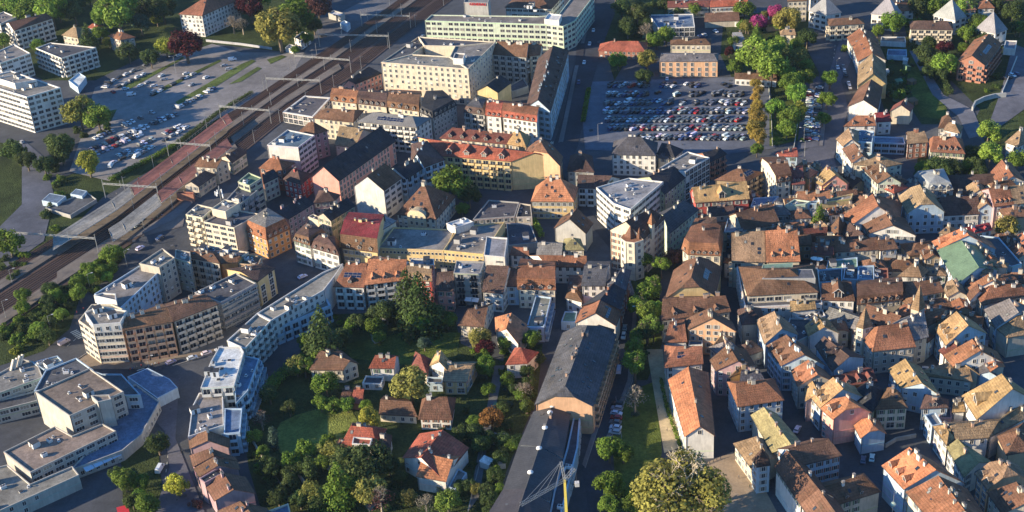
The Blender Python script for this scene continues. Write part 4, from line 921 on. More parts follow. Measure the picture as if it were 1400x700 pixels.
T(280,525,4,'''
G 950,167 1165,180 1130,98 960,84 | H=3.4 p=24 r=brown w=cream n=w c=1 | low garden bungalow beside the small yellow tree
''')
T(540,460,7,'''
h 150,300 310,378 350,215 | H=5 p=35 r=maroon w=cream n=w c=0 | partly hidden behind the big round garden tree
G 372,180 330,278 420,240 440,130 | H=7 p=42 r=ochre w=white n=w c=1 | small pointed one joined to the yellow shuttered house
G 455,433 685,436 735,278 475,280 | H=6 p=22 r=tan w=yellow n=s c=1 | pale yellow shuttered garden house
f 305,442 452,442 460,390 310,386 | H=4 r=slate w=blue n=w | low blue link beside the yellow shuttered house
''')
T(560,525,4,'''
H 45,194 235,197 205,70 90,72 | H=5 p=38 r=brown w=white n=s c=2 o=.9 | steep brown hipped garden house near the centre
''')
T(440,560,5,'''
H 115,262 378,264 345,125 200,112 | H=5.5 r=red p=32 w=cream n=w c=1 name=villa | left red garden villa with low wings behind dark trees
+h 38,322 165,328 225,255 122,190 | H=3.5 r=brown w=cream n=w
+h 385,275 470,265 482,175 372,140 | H=5 r=dkbrown w=grey n=w
+f 205,232 330,240 345,195 215,185 | H=8 z=5 r=red w=white n=d st=1
G 668,163 550,330 678,328 828,137 | H=6 p=26 r=red w=white n=w c=2 | upper half of the red roofed pair of garden houses
G 640,456 850,494 897,345 700,300 | H=6 p=25 r=orange w=white n=w k=1 c=0 | lower brighter half of the red roofed garden pair
f 865,527 910,548 992,432 930,400 | H=3.2 r=grey w=blue n=0 name=shed | flat blue lean to beside the red roofed garden pair
''')
T(440,340,7,'''
G 105,364 405,374 432,145 235,135 | H=10 p=28 r=rust w=white n=b,0,0,0 d=1 c=2 q=8 | leftmost of the terrace row facing the gardens
G 408,350 800,302 812,105 440,100 | H=11 p=28 r=orange w=white n=b,0,0,0 d=3 k=5 c=1 | widest orange roofed of the terrace row with balconies
M 815,302 1055,314 1070,200 830,185 | H=11 w=red r=tan n=w d=2 c=2 | salmon red walled one behind tall dark trees
f 845,168 1075,152 1070,95 850,95 | H=11 r=blue w=white n=0 u=3 | low blue roof between yellow windows and salmon house
''')
T(560,350,4,'''
G 140,187 243,192 245,82 150,90 | H=10 r=dkbrown w=pink n=w d=2 c=1 ds=.8 | narrow one between salmon house and glass terraces
f 240,92 385,97 410,30 255,25 | H=15 r=ltgrey w=grey n=B,w,0,0 u=2 | stacked glazed balconies in the middle of the row
G 395,197 512,207 545,55 420,50 | H=9 r=dkbrown w=white n=s k=3 c=1 p=38 | steep dark one right of the stacked glazed balconies
G 512,167 598,167 600,72 545,60 | H=9 r=dkbrown w=blue n=s c=1 p=36 | narrow shaded one before the arched attic house
M 588,182 800,187 800,75 610,55 | H=9 mh=4.5 r=rust w=cream d=4 c=2 n=w | arched attic windows at the right end of the row
f 640,387 735,387 775,225 690,215 | H=7 r=gravel w=blue n=w,b,0,0 u=2 | low flat one behind the alley with blue balconies
G 262,380 405,390 430,270 318,290 | H=5.5 p=30 r=brown w=cream n=w c=1 o=.7 | brown garden house just below the terrace row
G 465,335 470,417 528,398 558,310 | H=6.5 p=38 r=orange w=white n=w c=1 k=2 | small front gabled one below the terrace row
p 522,595 645,588 708,525 575,500 | R=4.2 H=6.5 r=red w=white n=w | small hipped one alone beside the alley
G 545,-5 655,0 650,-45 560,-50 | H=8 r=rust w=white n=w c=1 | low rust roof above the arched attic house
G 760,60 970,62 968,0 700,-5 | H=8 r=rust w=white n=w c=2 d=2 ds=.7 | shaded front above the grey white house
G 905,412 822,502 935,482 968,380 | H=11.5 p=32 r=brown w=brick n=0 c=1 | sunlit left gable at the head of the slate building
g 1120,400 1105,465 935,478 | H=11.5 p=24 r=dkbrown w=brick n=0 c=1 | right gable at the head of the slate building
''')
T(740,360,7,'''
h 228,330 395,372 400,262 260,245 | H=6 r=brown w=white n=w c=1 | little one with red shutters below the dark alley roof
G 250,240 395,250 395,115 265,110 | H=8 r=dkbrown w=grey n=0 c=1 | dark alley roof with one white chimney
G 380,217 615,217 640,30 408,28 | H=11 p=18 r=slate w=white n=w k=1 c=1 | sunlit white front with a big roof hatch
f 190,555 325,560 345,460 225,458 | H=4 r=green w=blue n=w name=shed | dull green topped one at the alley crossing
g 765,475 718,603 322,570 | H=9 p=33 r=rust w=white n=0,0,w,0 k=6 c=0 q=4 qs=0 | broad dazzling gable beside the shaded avenue
G 760,442 808,262 692,190 562,350 | H=10 r=black w=brick n=w k=6 c=2 p=30 | dark roofs behind the broad dazzling gable
G 812,262 862,62 770,42 692,190 | H=10 r=slate w=brick n=w k=3 c=3 p=30 | farthest dark roof before the stone corner house
''')
T(890,340,7,'''
x 215,205 132,480 615,450 | H=11 p=36 r=brown w=yellow n=0 c=2 q=8 qs=2 k=2 | vivid clipped gable on the tree lined avenue
G 95,690 768,602 715,450 110,482 | H=10 p=30 r=brown w=cream n=w d=3 c=4 | wide one right below the vivid clipped gable
h 690,135 805,155 792,88 702,88 | H=7 r=rust w=white n=w c=1 | little roof between round mansard and tiled pair
''')
T(890,420,7,'''
G 318,120 355,213 590,102 550,8 | H=11 p=33 r=brown w=peach n=w,w,0,w c=2 k=2 | sunny balconied gable in the middle of the old town
G 118,342 348,333 318,115 180,140 | H=8 p=38 r=rust w=white n=w k=2 c=1 | small steep one left of the sunny balconied gable
H 130,582 502,542 490,372 245,378 | H=8 p=33 r=rust w=white k=4 n=w q=4 c=1 | one with four blue panels above the long orange house
f 355,365 495,360 490,300 370,305 | H=6 r=blue w=white n=0 | tiny blue terrace under the sunny balconied gable
G 560,506 618,608 832,513 738,350 | H=11 p=33 r=brown w=mauve n=w k=2 c=4 | pinkish gable with one large white roof hatch
h 600,360 780,300 760,250 640,290 | H=8 r=tan w=stone n=0 c=3 | chimney strip behind the pinkish gable
''')
T(1000,340,7,'''
f 130,562 870,522 830,190 50,170 | H=10 r=slate w=white n=w,0,0,w pw=.4 u=3 name=large_house | widest one with set back attic and roof terrace
+h 150,456 836,416 800,150 68,172 | H=13 z=9.3 p=22 r=brown w=cream n=o k=6
+f 290,287 805,283 775,195 400,200 | H=16.2 z=12 r=slate w=grey n=0 pd=.1
+f 270,252 585,195 590,132 300,150 | H=15.4 z=12 r=copper w=green n=0 pd=.1
G 560,602 812,577 800,497 560,505 | H=9 r=ochre w=white n=0 c=2 p=30 | ochre roof with a shady loggia, below the widest house
f 905,195 1210,180 1205,80 925,110 | H=8 r=copper w=blue n=0 u=2 | low teal roof behind the white dormered house
f 832,322 1060,312 1060,182 832,202 | H=8.5 r=slate w=blue n=0 u=3 | shaded low roof right of the widest house
f 600,640 740,690 900,640 860,560 | H=7 r=slate w=white n=0 u=2 | little roof terrace below the ochre loggia roof
''')
T(980,420,7,'''
G 375,120 455,356 625,205 550,38 | H=11 p=36 r=tan w=blue n=s d=4 ds=.8 c=1 | straw coloured roof with four hooded dormers
G 470,368 612,562 835,452 665,262 | H=11 p=34 r=brown w=blue n=s d=3 c=4 ds=1.1 | next down the lane from the straw coloured roof
f 650,232 760,330 900,265 900,110 700,100 | H=8 r=slate w=grey n=0 u=2 | shaded flat hollow right of the straw coloured roof
''')
T(1090,430,7,'''
G 70,110 105,210 262,118 190,0 | H=9 p=34 r=ochre w=white n=0 c=2 | plain pale gable facing the viewer, in the old town
G 168,300 335,547 500,402 255,208 | H=10 p=33 r=dkbrown w=blue n=0 d=1 ds=1.8 c=1 | one with a white louvred roof stair
G -60,530 0,690 195,575 105,432 | H=10 p=34 r=rust w=stone n=w c=4 d=1 | rust slope beside two tall thin chimneys
G 430,690 770,645 720,515 360,587 | H=9 p=32 r=maroon w=brick n=w d=3 c=2 | maroon one with three slim red dormers
G 865,525 985,705 1190,655 1032,422 | H=9 p=34 r=ochre w=blue n=w k=3 c=0 | brightest yellow slope right of the three slim dormers
''')
T(1120,350,4,'''
f 130,125 212,128 215,60 140,62 | H=8 r=slate w=blue n=0 u=1 | small slate flat roof beside the teal one
f 212,125 300,128 300,50 215,55 | H=8.6 r=blue w=blue n=0 u=2 | bluish flat roof in the shaded middle of the block
f 290,128 380,124 375,65 292,66 | H=8 r=maroon w=brick n=0 u=1 | maroon box behind the long dormered roof
h 425,112 562,118 602,80 515,40 | H=8 p=44 r=tan w=white n=w c=2 | many faceted little roof before the town lane
G 10,242 197,247 175,142 15,150 | H=10 r=brown w=white n=w k=2 c=1 d=1 ds=2.2 p=28 | one with a wide white dormer right of the widest house
M 205,268 458,238 445,140 200,165 | H=9 r=brown w=stone n=w d=6 c=3 ds=.9 | long one with six tall shuttered dormers
H 455,236 682,197 655,128 480,145 | H=9 r=brown w=white n=s k=3 c=3 p=30 | white shuttered front behind the right spire
H 290,524 530,497 482,362 322,385 | H=10 p=36 r=rust w=stone n=w c=2 | speckled rust roof between the two spires
p 200,386 240,398 294,382 250,356 | H=15 R=8 r=tan w=cream n=w o=.2 name=tower | left of the two pointed towers
p 498,286 545,302 582,278 535,262 | H=14.5 R=10 r=tan w=stone n=0 o=.2 name=tower | right and taller of the two pointed towers
H 520,464 600,442 575,300 480,345 | H=11 r=grey w=stone n=w c=2 p=35 | drab grey roof beside the right pointed tower
G 590,385 662,352 690,290 580,290 | H=9 r=rust w=stone n=0 c=2 | small rust roof right of the right pointed tower
G 630,396 692,490 816,380 750,302 | H=11 p=36 r=ochre w=blue n=s d=3 c=1 ds=1.1 k=3 | yellow slope with three large arched dormers
''')
T(1240,370,7,'''
G 550,165 578,212 820,95 775,35 | H=10 r=rust w=white n=w c=2 | narrow one at the lane end below the green roof
G 560,216 602,292 695,195 675,130 | H=10 r=brown w=white n=w c=1 | narrow brown one with sunlit white lane front
H 720,332 1160,235 1090,125 800,140 | H=10 r=rust w=stone p=32 n=w c=3 | large rust hip with a tan left slope, far right
G 735,370 850,547 1070,400 980,265 | H=10 p=28 r=grey w=blue n=w c=1 k=2 | half shaded dull roof over the steep lane
H 960,642 1220,600 1190,400 1060,432 | H=9 r=tan w=stone n=0 c=4 p=30 | sandy roof with chimneys on the right edge
h 600,640 800,662 745,560 640,530 | H=7 r=slate w=mauve n=0 c=1 | lilac gable in shade beside the arched dormers
h 560,140 700,120 640,60 540,80 | H=9 r=slate w=stone n=0 c=3 | dark little roof heap at the lane corner
''')
T(1240,450,7,'''
G 345,250 440,362 702,205 622,95 | H=9 r=rust w=white n=w c=3 k=1 | weathered rust slope below the arched dormers
G 300,202 345,247 482,170 422,120 | H=8 r=maroon w=white n=0 c=1 | tiny crimson brown slope above a bright white wall
G 375,292 430,366 570,350 480,242 | H=7 r=ochre w=cream n=0 c=1 | small ochre patch roof left of the slate slope
G 210,452 628,502 592,345 120,400 | H=7 r=tan w=stone n=w p=26 c=2 d=1 | long low tan roof above the large golden slope
G 600,302 680,432 790,405 705,288 | H=7 r=slate w=blue n=0 c=1 | slate slope beside the little orange one
G 710,292 795,410 872,360 790,238 | H=9 p=18 r=orange w=stone n=0 c=3 | little orange slope with one roof light
h 60,110 200,130 280,60 150,20 | H=8 r=dkbrown w=blue n=w c=2 | shaded courtyard house with white timber posts
''')
T(1240,530,7,'''
G 520,77 667,307 1015,10 905,-135 | H=10 p=38 r=ochre w=white n=w,0,0,0 d=1 ds=2.2 k=1 c=1 | large golden slope with one big barred opening
G 430,237 560,232 540,135 440,150 | H=7 r=ochre w=white n=w c=1 | tiny ochre roof beside the large golden slope
G 470,502 782,480 880,318 405,350 | H=9 p=30 r=tan w=white n=w,0,0,0 c=1 | long mossy tan roof below the large golden slope
h 245,368 380,556 470,482 405,350 | H=9 p=34 r=ochre w=white n=s c=1 d=1 | end of the mossy roof at the lane
G 785,480 1120,302 1120,150 880,315 | H=9 p=30 r=tan w=white n=w c=1 | right stretch of the mossy tan roof
h 860,462 950,647 1210,600 1120,330 | H=9 r=brown w=tan p=30 n=w c=2 | broad purplish brown roof on the right edge
f 170,260 240,365 345,345 270,230 | H=8 r=ltgrey w=blue n=w | narrow pale flat strip on the lane
h 125,205 400,190 405,110 170,60 | H=9 r=dkbrown w=blue n=w c=2 k=4 d=1 | round shouldered shaded roof beside the pale flat strip
f 310,290 430,290 420,190 310,200 | H=6 r=slate w=mauve n=0 u=2 | purple shaded terrace behind the pale flat strip
''')
T(1240,600,7,'''
G 375,78 545,372 690,225 482,0 | H=8 p=33 r=yellowgreen w=white n=s c=1 | mossy slope half in shade along the lane
x 648,332 770,490 1190,400 | H=11 p=36 r=tan w=peach n=s,0,0,0 d=2 c=2 k=1 | straw roof with two dormers, bottom right
G 762,512 912,722 1165,600 1045,410 | H=11 p=33 r=brown w=stone n=s k=3 c=4 | bottom right corner below the straw roof
''')
T(1120,525,4,'''
G 340,446 462,577 640,470 492,345 | H=12 p=36 r=orange w=blue n=s d=3 c=2 ds=1.2 | vivid orange with three dark dormers, bottom right
G 472,590 605,745 795,692 650,500 | H=12 p=34 r=rust w=cream k=5 c=5 n=s | right below the vivid orange dormered one
''')
T(1090,600,7,'''
H 165,702 802,504 632,350 220,462 | H=9 p=33 r=brown w=stone n=s d=3 c=1 ds=.7 | long one with three small green dormers at the bottom
''')
T(1090,510,7,'''
G 65,117 75,272 205,195 142,72 | H=9 p=36 r=ochre w=mauve n=w c=2 | tiny speckled ochre roof on the lane of pink walls
G 115,217 215,337 440,152 342,40 | H=10 p=34 r=ochre w=blue d=2 n=s c=1 k=2 ds=1.2 | yellow slope with two large dormers in the lane
x 218,340 342,444 718,380 | H=11 p=36 r=orange w=pink n=w c=0 k=3 d=1 ds=1.5 | orange slope and sunlit pink front
x 538,502 605,627 857,580 | H=7 p=36 r=orange w=blue n=s c=1 | small orange cottage in front of the pink front
h 490,205 720,372 870,195 690,60 | H=9 r=black w=green n=0 c=2 k=2 | black roof behind the pink front
h 742,352 1062,334 985,185 832,142 | H=9 p=42 r=brown w=cream n=s c=1 | sunlit cream house with a pyramid like top
''')
T(990,600,7,'''
G 720,262 1132,162 1000,-5 610,95 | H=12 p=32 r=brown w=blue n=w c=2 | shaded three storey front facing the small car court
G 480,267 725,625 905,480 600,105 | H=11 p=42 r=brown w=white n=s c=1 | striped brown slope by the gravel square
G 725,625 900,880 1090,740 905,480 | H=11 p=42 r=brown w=white n=s c=1 | lower end of the striped brown slope, photo bottom
p 262,197 312,274 447,252 425,160 | H=11 R=5.5 r=dkbrown w=blue n=w,w,0,0 o=.3 name=tower | squat one at the edge of the gravel square
G 85,42 292,332 430,190 310,-25 | H=6.5 p=24 r=tan w=cream n=w c=0 | low wing along the gravel square
''')
T(970,500,7,'''
G 392,472 600,832 787,762 520,395 | H=9 p=30 r=yellowgreen w=stone n=0 c=1 | yellow lichen covered roof by the gravel square
H 270,397 718,330 525,140 250,170 | H=11 p=30 r=rust w=blue n=w c=3 | tall shaded house behind the lichen covered roof
G 285,167 532,137 480,48 300,58 | H=12 r=slate w=yellow n=0 c=2 p=26 | slate topped little one behind the tall shaded house
h 185,115 330,65 470,5 300,-20 | H=11 r=tan w=tan n=0 c=2 | sandy ledge roof before the pinkish gable
''')

T(588,520,3.889,'''
G 548,168 470,345 585,350 650,122 | H=8.6 p=17 r=coal w=blue n=0 sh=1 c=0 name=long_hall | upper bay with three white domes, below the peach end
G 470,348 388,580 508,578 582,352 | H=8.6 p=17 r=coal w=blue n=0 sh=1 c=0 name=long_hall | middle bay with two white domes
G 386,582 240,820 420,850 508,575 | H=8.6 p=17 r=coal w=blue n=0 sh=1 c=0 name=long_hall | lowest bay cut by the bottom edge
''')
T(0,0,1,'''
f 752,735 768,700 790,612 794,564 786,560 775,612 757,672 745,735 | H=6.5 r=slate w=blue n=g,g,g,0,0,0,0,0 u=2 pw=.5 name=glazed_wing | narrow blue strip beside the black hall and crane
''')
# ================================================================ top centre and top right
T(840,0,4,'''
G 290,42 520,38 520,2 290,6 | H=7 r=maroon w=cream n=w c=4 | left end of the row along the top edge
G 523,40 735,30 730,0 520,2 | H=7 r=red w=white n=w c=3 | right end of the row along the top edge
f 240,152 440,146 430,75 190,80 | H=6 r=blue w=white n=g,0,0,0 u=9 name=shop_building | low one with silver rooftop ducts, behind the theatre
G 490,120 686,112 680,65 495,72 | H=4 p=18 r=brown w=stone n=0 name=shed | long brown roofed open one behind the theatre
H -90,278 172,286 130,225 -20,225 | H=5 r=red w=brick p=28 n=w | red hipped one beside the shaded avenue
H 305,244 530,244 500,212 345,215 | H=7 p=22 r=brown w=cream n=w c=1 | cream one directly behind the theatre
H 246,337 566,336 545,298 300,298 | H=9 p=14 r=grey w=peach n=a,0,0,0 o=.2 sp=3.6 name=theatre | facing the big car park with tall narrow windows
G 648,242 726,238 695,175 645,178 | H=4 r=ltgrey w=white n=w | tiny grey roofed one near the magenta tree
G 655,430 890,442 885,405 660,400 | H=4 p=16 r=brown w=white n=w name=pavilion | long low one at the head of the big car park
H 908,190 994,192 985,158 925,160 | H=8 r=tan w=cream n=w c=1 | square one between the magenta tree and the road
G 835,132 902,127 905,85 830,100 | H=5 r=red w=peach n=0 | half hidden one right of the magenta tree
h 945,8 1056,4 1060,-35 | H=13 w=cream r=brown n=w | tall cream one cut by the top edge
h 1078,0 1120,-5 1120,-30 1060,-25 | H=9 w=white r=brown n=w | small white one at the top edge
f 620,118 680,122 675,100 625,98 | H=3 r=white w=white n=0 name=truck_box | parked beside the brown open shed
''')
T(1120,0,4,'''
p -62,60 40,84 125,68 30,30 | R=9 H=10 r=ltgrey w=white n=o sh=1 | leftmost of the four white pyramid roofed ones
H 52,142 250,130 205,97 85,100 | H=9 r=brown w=cream n=b p=24 c=2 | cream balconied block above the left street row
p 280,76 425,92 452,66 330,40 | R=10 H=9 r=ltgrey w=white n=o sh=1 | second of the four white pyramid roofed ones
G 440,62 522,56 480,-10 420,10 | H=8 r=rust w=white n=w c=1 | rust gable behind the second pyramid roofed one
p 620,83 745,112 810,92 700,60 | R=10 H=9 r=ltgrey w=white n=o sh=1 | third of the four white pyramid roofed ones
H 498,160 735,164 700,115 535,113 | H=9 p=22 r=dkbrown w=cream n=b c=1 | wide block below the third pyramid roofed one
h 865,48 962,44 955,10 870,12 | H=8 r=rust w=white n=w c=2 | tall hipped one at the top right
h 765,58 862,53 855,30 775,33 | H=8 r=brown w=white n=w c=1 | joined left to the tall hipped one at the top right
h 935,15 1082,15 1075,-20 940,-20 | H=7 r=rust w=beige n=w c=1 | last one at the top right edge
p 850,160 965,186 1032,160 930,122 | R=10 H=9 r=ltgrey w=white n=o sh=1 | rightmost of the four white pyramid roofed ones
g 1000,238 908,360 750,338 | H=10 p=32 r=rust w=brick n=b,0,0,b q=14 k=6 c=2 name=apartment_building | big brick one with panels on its right slope
g 150,205 178,252 335,237 292,175 | R=4 H=8 r=rust w=white n=w c=1 p=30 | top of the row on the curving street
g 183,254 210,337 368,332 325,235 | R=4.5 H=8 r=rust w=white n=w c=2 k=2 p=30 | second of the row on the curving street
g 212,360 207,471 372,463 362,345 | R=6.5 H=8 r=tan w=yellow n=w,0,w,0 c=2 k=2 p=34 | vivid yellow gable in the curving street row
g 215,480 153,583 322,600 348,475 | R=4.5 H=8 r=brown w=white n=w,0,0,0 c=1 p=36 | white gable with black right slope in the curving row
G 130,692 312,688 300,632 200,632 | H=8 r=rust w=white n=w c=1 d=2 ds=.8 | orange roofed low end of the curving row
G 312,668 400,664 380,612 305,617 | H=7 r=crimson w=white n=w | crimson topped one beside a small pale gable
g 520,580 500,612 385,608 | H=7 r=maroon w=cream n=0 p=36 | small pale gable on its own by the dark yards
f 335,225 475,232 470,200 340,200 | H=3 r=grey w=white n=0 name=garage | flat row between the pyramid roofed ones
f 370,300 480,305 478,270 375,268 | H=3 r=blue w=blue n=0 name=garage | flat bluish one among the dark yards
h 650,702 762,698 715,640 670,640 | H=6 r=brown w=white n=w c=2 | single one at the foot of the sloping lawn
f 1008,262 1072,268 1082,222 1020,220 | H=4 r=ltgrey w=white n=0 name=garage | pale one right of the big brick block
''')
# ---------------------------------------------------------------- low houses closing the gaps of the old town blocks
for v in VOLS: rast(v)
LANES = [((990, 395), (1000, 440), (1025, 455), (1075, 540), (1100, 590), (1135, 605), (1255, 598)), ((1165, 215), (1190, 270), (1228, 292), (1242, 345), (1290, 400), (1312, 450), (1345, 470), (1410, 545)), ((1225, 495), (1250, 540), (1290, 600), (1340, 680), (1365, 710)), ((1262, 485), (1292, 525)),
         ((990, 540), (975, 620), (1060, 650), (1060, 720)), ((1168, 440), (1162, 500), (1205, 545)), ((1410, 312), (1330, 302), (1235, 312)), ((1210, 600), (1200, 720)), ((1085, 560), (1130, 620), (1190, 640)), ((1150, 100), (1130, 215)), ((905, 340), (900, 620)), ((760, 230), (845, 345), (855, 500)),
         ((1000, 300), (1010, 370)), ((740, 480), (760, 400), (790, 350))]
def to_px(q):
    d = Vector((q[0], q[1], 7))-Vector((0, 0, HC)); z = d.dot(fw); return 700+FPX*d.dot(rt)/z, 350-FPX*d.dot(up)/z
def seg_d(p, a, b):
    a, b, p = Vector(a), Vector(b), Vector(p); t = max(0, min(1, (p-a).dot(b-a)/(b-a).length_squared)); return (p-(a+(b-a)*t)).length
def inside(p, q):
    r = False; x, y = p
    for i in range(len(q)):
        (ax, ay), (bx, by) = q[i], q[(i+1) % len(q)]
        if (ay > y) != (by > y) and x < (bx-ax)*(y-ay)/(by-ay)+ax: r = not r
    return r
TOWN = [(925, 395), (1000, 250), (1160, 230), (1400, 260), (1400, 700), (1075, 700), (1065, 600), (985, 560), (920, 500)]
ri = random.Random(4); nin = 0; side_lab = lambda x, y: ('upper ' if y < 380 else 'lower ' if y > 540 else 'middle ')+('left' if x < 1090 else 'right' if x > 1260 else 'centre')
def free(c, e, hw, hd):
    n_ = Vector((-e.y, e.x)); bad = 0; tot = 0
    for i in np.arange(-hw, hw+.1, 1.2):
        for j in np.arange(-hd, hd+.1, 1.2):
            q = c+e*i+n_*j; gx, gy = int(q.x-GX0), int(q.y-GY0); tot += 1
            if not (0 <= gx < GN and 0 <= gy < GM) or HM[gy, gx] > 0: bad += 1
    return bad/tot
base_vols = [v for v in VOLS if not v.sub]
for gy in range(0, 330, 4):
    for gx in range(20, 420, 4):
        c = Vector((gx+ri.uniform(-1, 1), 430+gy+ri.uniform(-1, 1))); px = to_px(c)
        if nin >= 95 or not inside(px, TOWN) or min(seg_d(px, a, b) for L_ in LANES for a, b in zip(L_, L_[1:])) < 11: continue
        nb = min(base_vols, key=lambda v: (v.ctr-c).length_squared); e = (nb.poly[1]-nb.poly[0]).normalized(); ok = False
        for hw, hd in ((6.5, 4.8), (5, 4), (4, 3.4), (3.2, 2.8)):
            if free(c, e, hw, hd) < .10: ok = True; break
        if not ok: continue
        n_ = Vector((-e.y, e.x)); v = Vol(); v.sub = False; v.t = ri.choice('ggxh'); hw += .6; hd += .6
        v.o = dict(H=min(max(nb.H-ri.uniform(.5, 3), 5.5), 9.5), p=ri.choice((26, 32, 38)), r=ri.choice(('brown', 'brown', 'rust', 'dkbrown', 'tan', 'brown', 'grey')), w=ri.choice(('stone', 'beige', 'cream', 'white', 'grey', 'tan')), n='w', c=ri.choice((1, 2, 3)), k=ri.choice((0, 1, 2)), d=ri.choice((0, 0, 1)), d2=0, z=0, R=0, o=.4, q=0, u=0, name='')
        v.poly = [c-e*hw-n_*hd, c+e*hw-n_*hd, c+e*hw+n_*hd, c-e*hw+n_*hd]; v.H = v.o['H']; v.rise = hd*math.tan(R(v.o['p'])); v.ctr = c; v.wall = inset(v.poly, .4); v.infill = True; v.px = [px]
        v.clue = 'squeezed between taller roofs, '+side_lab(*px)+' old town'; VOLS.append(v); rast(v); nin += 1
print('infill', nin)
build_all()
# ---------------------------------------------------------------- trees and shrubs
def leaf_mesh(kind, n, seed, s=.42):
    r = random.Random(seed); V = []; F = []
    lumps = []
    if kind == 'round':
        for _ in range(26):
            a = r.uniform(0, 6.28); z = r.uniform(-.75, 1); q = math.sqrt(max(0, 1-z*z*.9)); k = r.uniform(.45, .80); lumps.append((math.cos(a)*q*k, math.sin(a)*q*k, z*.72*k+.05, r.uniform(.24, .42)))
        lumps.append((0, 0, 0, .5))
    elif kind == 'conifer':
        for i in range(16): z = -1+2*i/15; R_ = (1-z)*.34+.05; [lumps.append((math.cos(a)*R_*.6, math.sin(a)*R_*.6, z, R_*.75+.06)) for a in (r.uniform(0, 6.28), r.uniform(0, 6.28), r.uniform(0, 6.28))]
    elif kind == 'column':
        for i in range(14): z = -1+2*i/13; R_ = .36*math.sqrt(max(.05, 1-(z*.9)**2)); lumps.append((r.uniform(-.1, .1), r.uniform(-.1, .1), z, R_+.08))
    elif kind == 'bush':
        for _ in range(12): a = r.uniform(0, 6.28); k = r.uniform(0, .75); lumps.append((math.cos(a)*k, math.sin(a)*k, r.uniform(-.2, .4), r.uniform(.25, .4)))
    wt = [l[3]**2 for l in lumps]
    for _ in range(n):
        l = r.choices(lumps, wt)[0]; d = Vector((r.gauss(0, 1), r.gauss(0, 1), r.gauss(0, 1))).normalized(); k = r.uniform(.72, 1.08); c = Vector(l[:3])+d*(l[3]*k)
        nn = (d+Vector((r.uniform(-.6, .6), r.uniform(-.6, .6), r.uniform(-.3, .9)))).normalized(); t = nn.cross(Vector((r.gauss(0, 1), r.gauss(0, 1), r.gauss(0, 1)))).normalized(); u = nn.cross(t); q = s*r.uniform(.06, .14)
        i = len(V); V += [c-t*q-u*q*.3, c-u*q*.8, c+t*q+u*q*.2, c+u*q*.8]; F.append((i, i+1, i+2, i+3))
    me = bpy.data.meshes.new('crown_'+kind); me.from_pydata([tuple(v) for v in V], [], F); me.materials.append(M['leaf']); me.update(); return me
def branch_mesh(bare, seed, hc=1.3):
    """unit tree: trunk from z=-hc up into a crown of radius 1"""
    r = random.Random(seed); b = MB()
    def grow(p, d, L, w, dep):
        q = p+d*L; b.bar(p, q, w, 0, w*.62)
        if dep == 0: return
        for _ in range(3 if dep > 1 or bare else 2):
            a = Vector((r.gauss(0, 1), r.gauss(0, 1), r.gauss(.25, .6))).normalized(); grow(q, (d*.75+a*.75).normalized(), L*r.uniform(.6, .78), w*.58, dep-1)
    b.bar((0, 0, -hc), (0, 0, -.35), .13, 0, .09)
    for k in range(5 if bare else 4): a = k*1.4+r.random(); grow(Vector((0, 0, -.4+.1*k)), Vector((math.cos(a), math.sin(a), 1.1)).normalized(), .42, .065, 3 if bare else 2)
    if bare: grow(Vector((0, 0, -.35)), Vector((0, 0, 1)), .5, .08, 4)
    return b.mesh('trunk', ['bark'])
LM = {'round': [leaf_mesh('round', 3400, s, .62) for s in (1, 2, 3, 4)], 'big': [leaf_mesh('round', 9000, 9, .36)], 'conifer': [leaf_mesh('conifer', 2600, 5, .55), leaf_mesh('conifer', 2600, 6, .55)], 'column': [leaf_mesh('column', 1600, 7, .6)],
      'bush': [leaf_mesh('bush', 900, 8, .9), leaf_mesh('bush', 900, 10, .9)], 'bare': [leaf_mesh('round', 500, 11, .5)]}
BM = {'n': branch_mesh(False, 1), 'b': branch_mesh(True, 2)}
LC = dict(g=(.13, .20, .03), b=(.18, .28, .045), y=(.32, .33, .05), d=(.068, .10, .03), o=(.25, .24, .06), c=(.075, .014, .018), m=(.42, .07, .20), h=(.30, .22, .05), k=(.13, .06, .05), s=(.07, .11, .075), w=(.19, .17, .13), r=(.20, .10, .03))
LN = dict(g='green', b='bright green', y='yellow green', d='dark green', o='olive green', c='deep copper red', m='magenta blossoming', h='ochre yellow', k='pinkish brown', s='bluish green', w='pale leafless', r='orange tinged')
KN = dict(round='tree', big='tree', conifer='conifer', column='slender tree', bush='shrub', bare='bare tree')
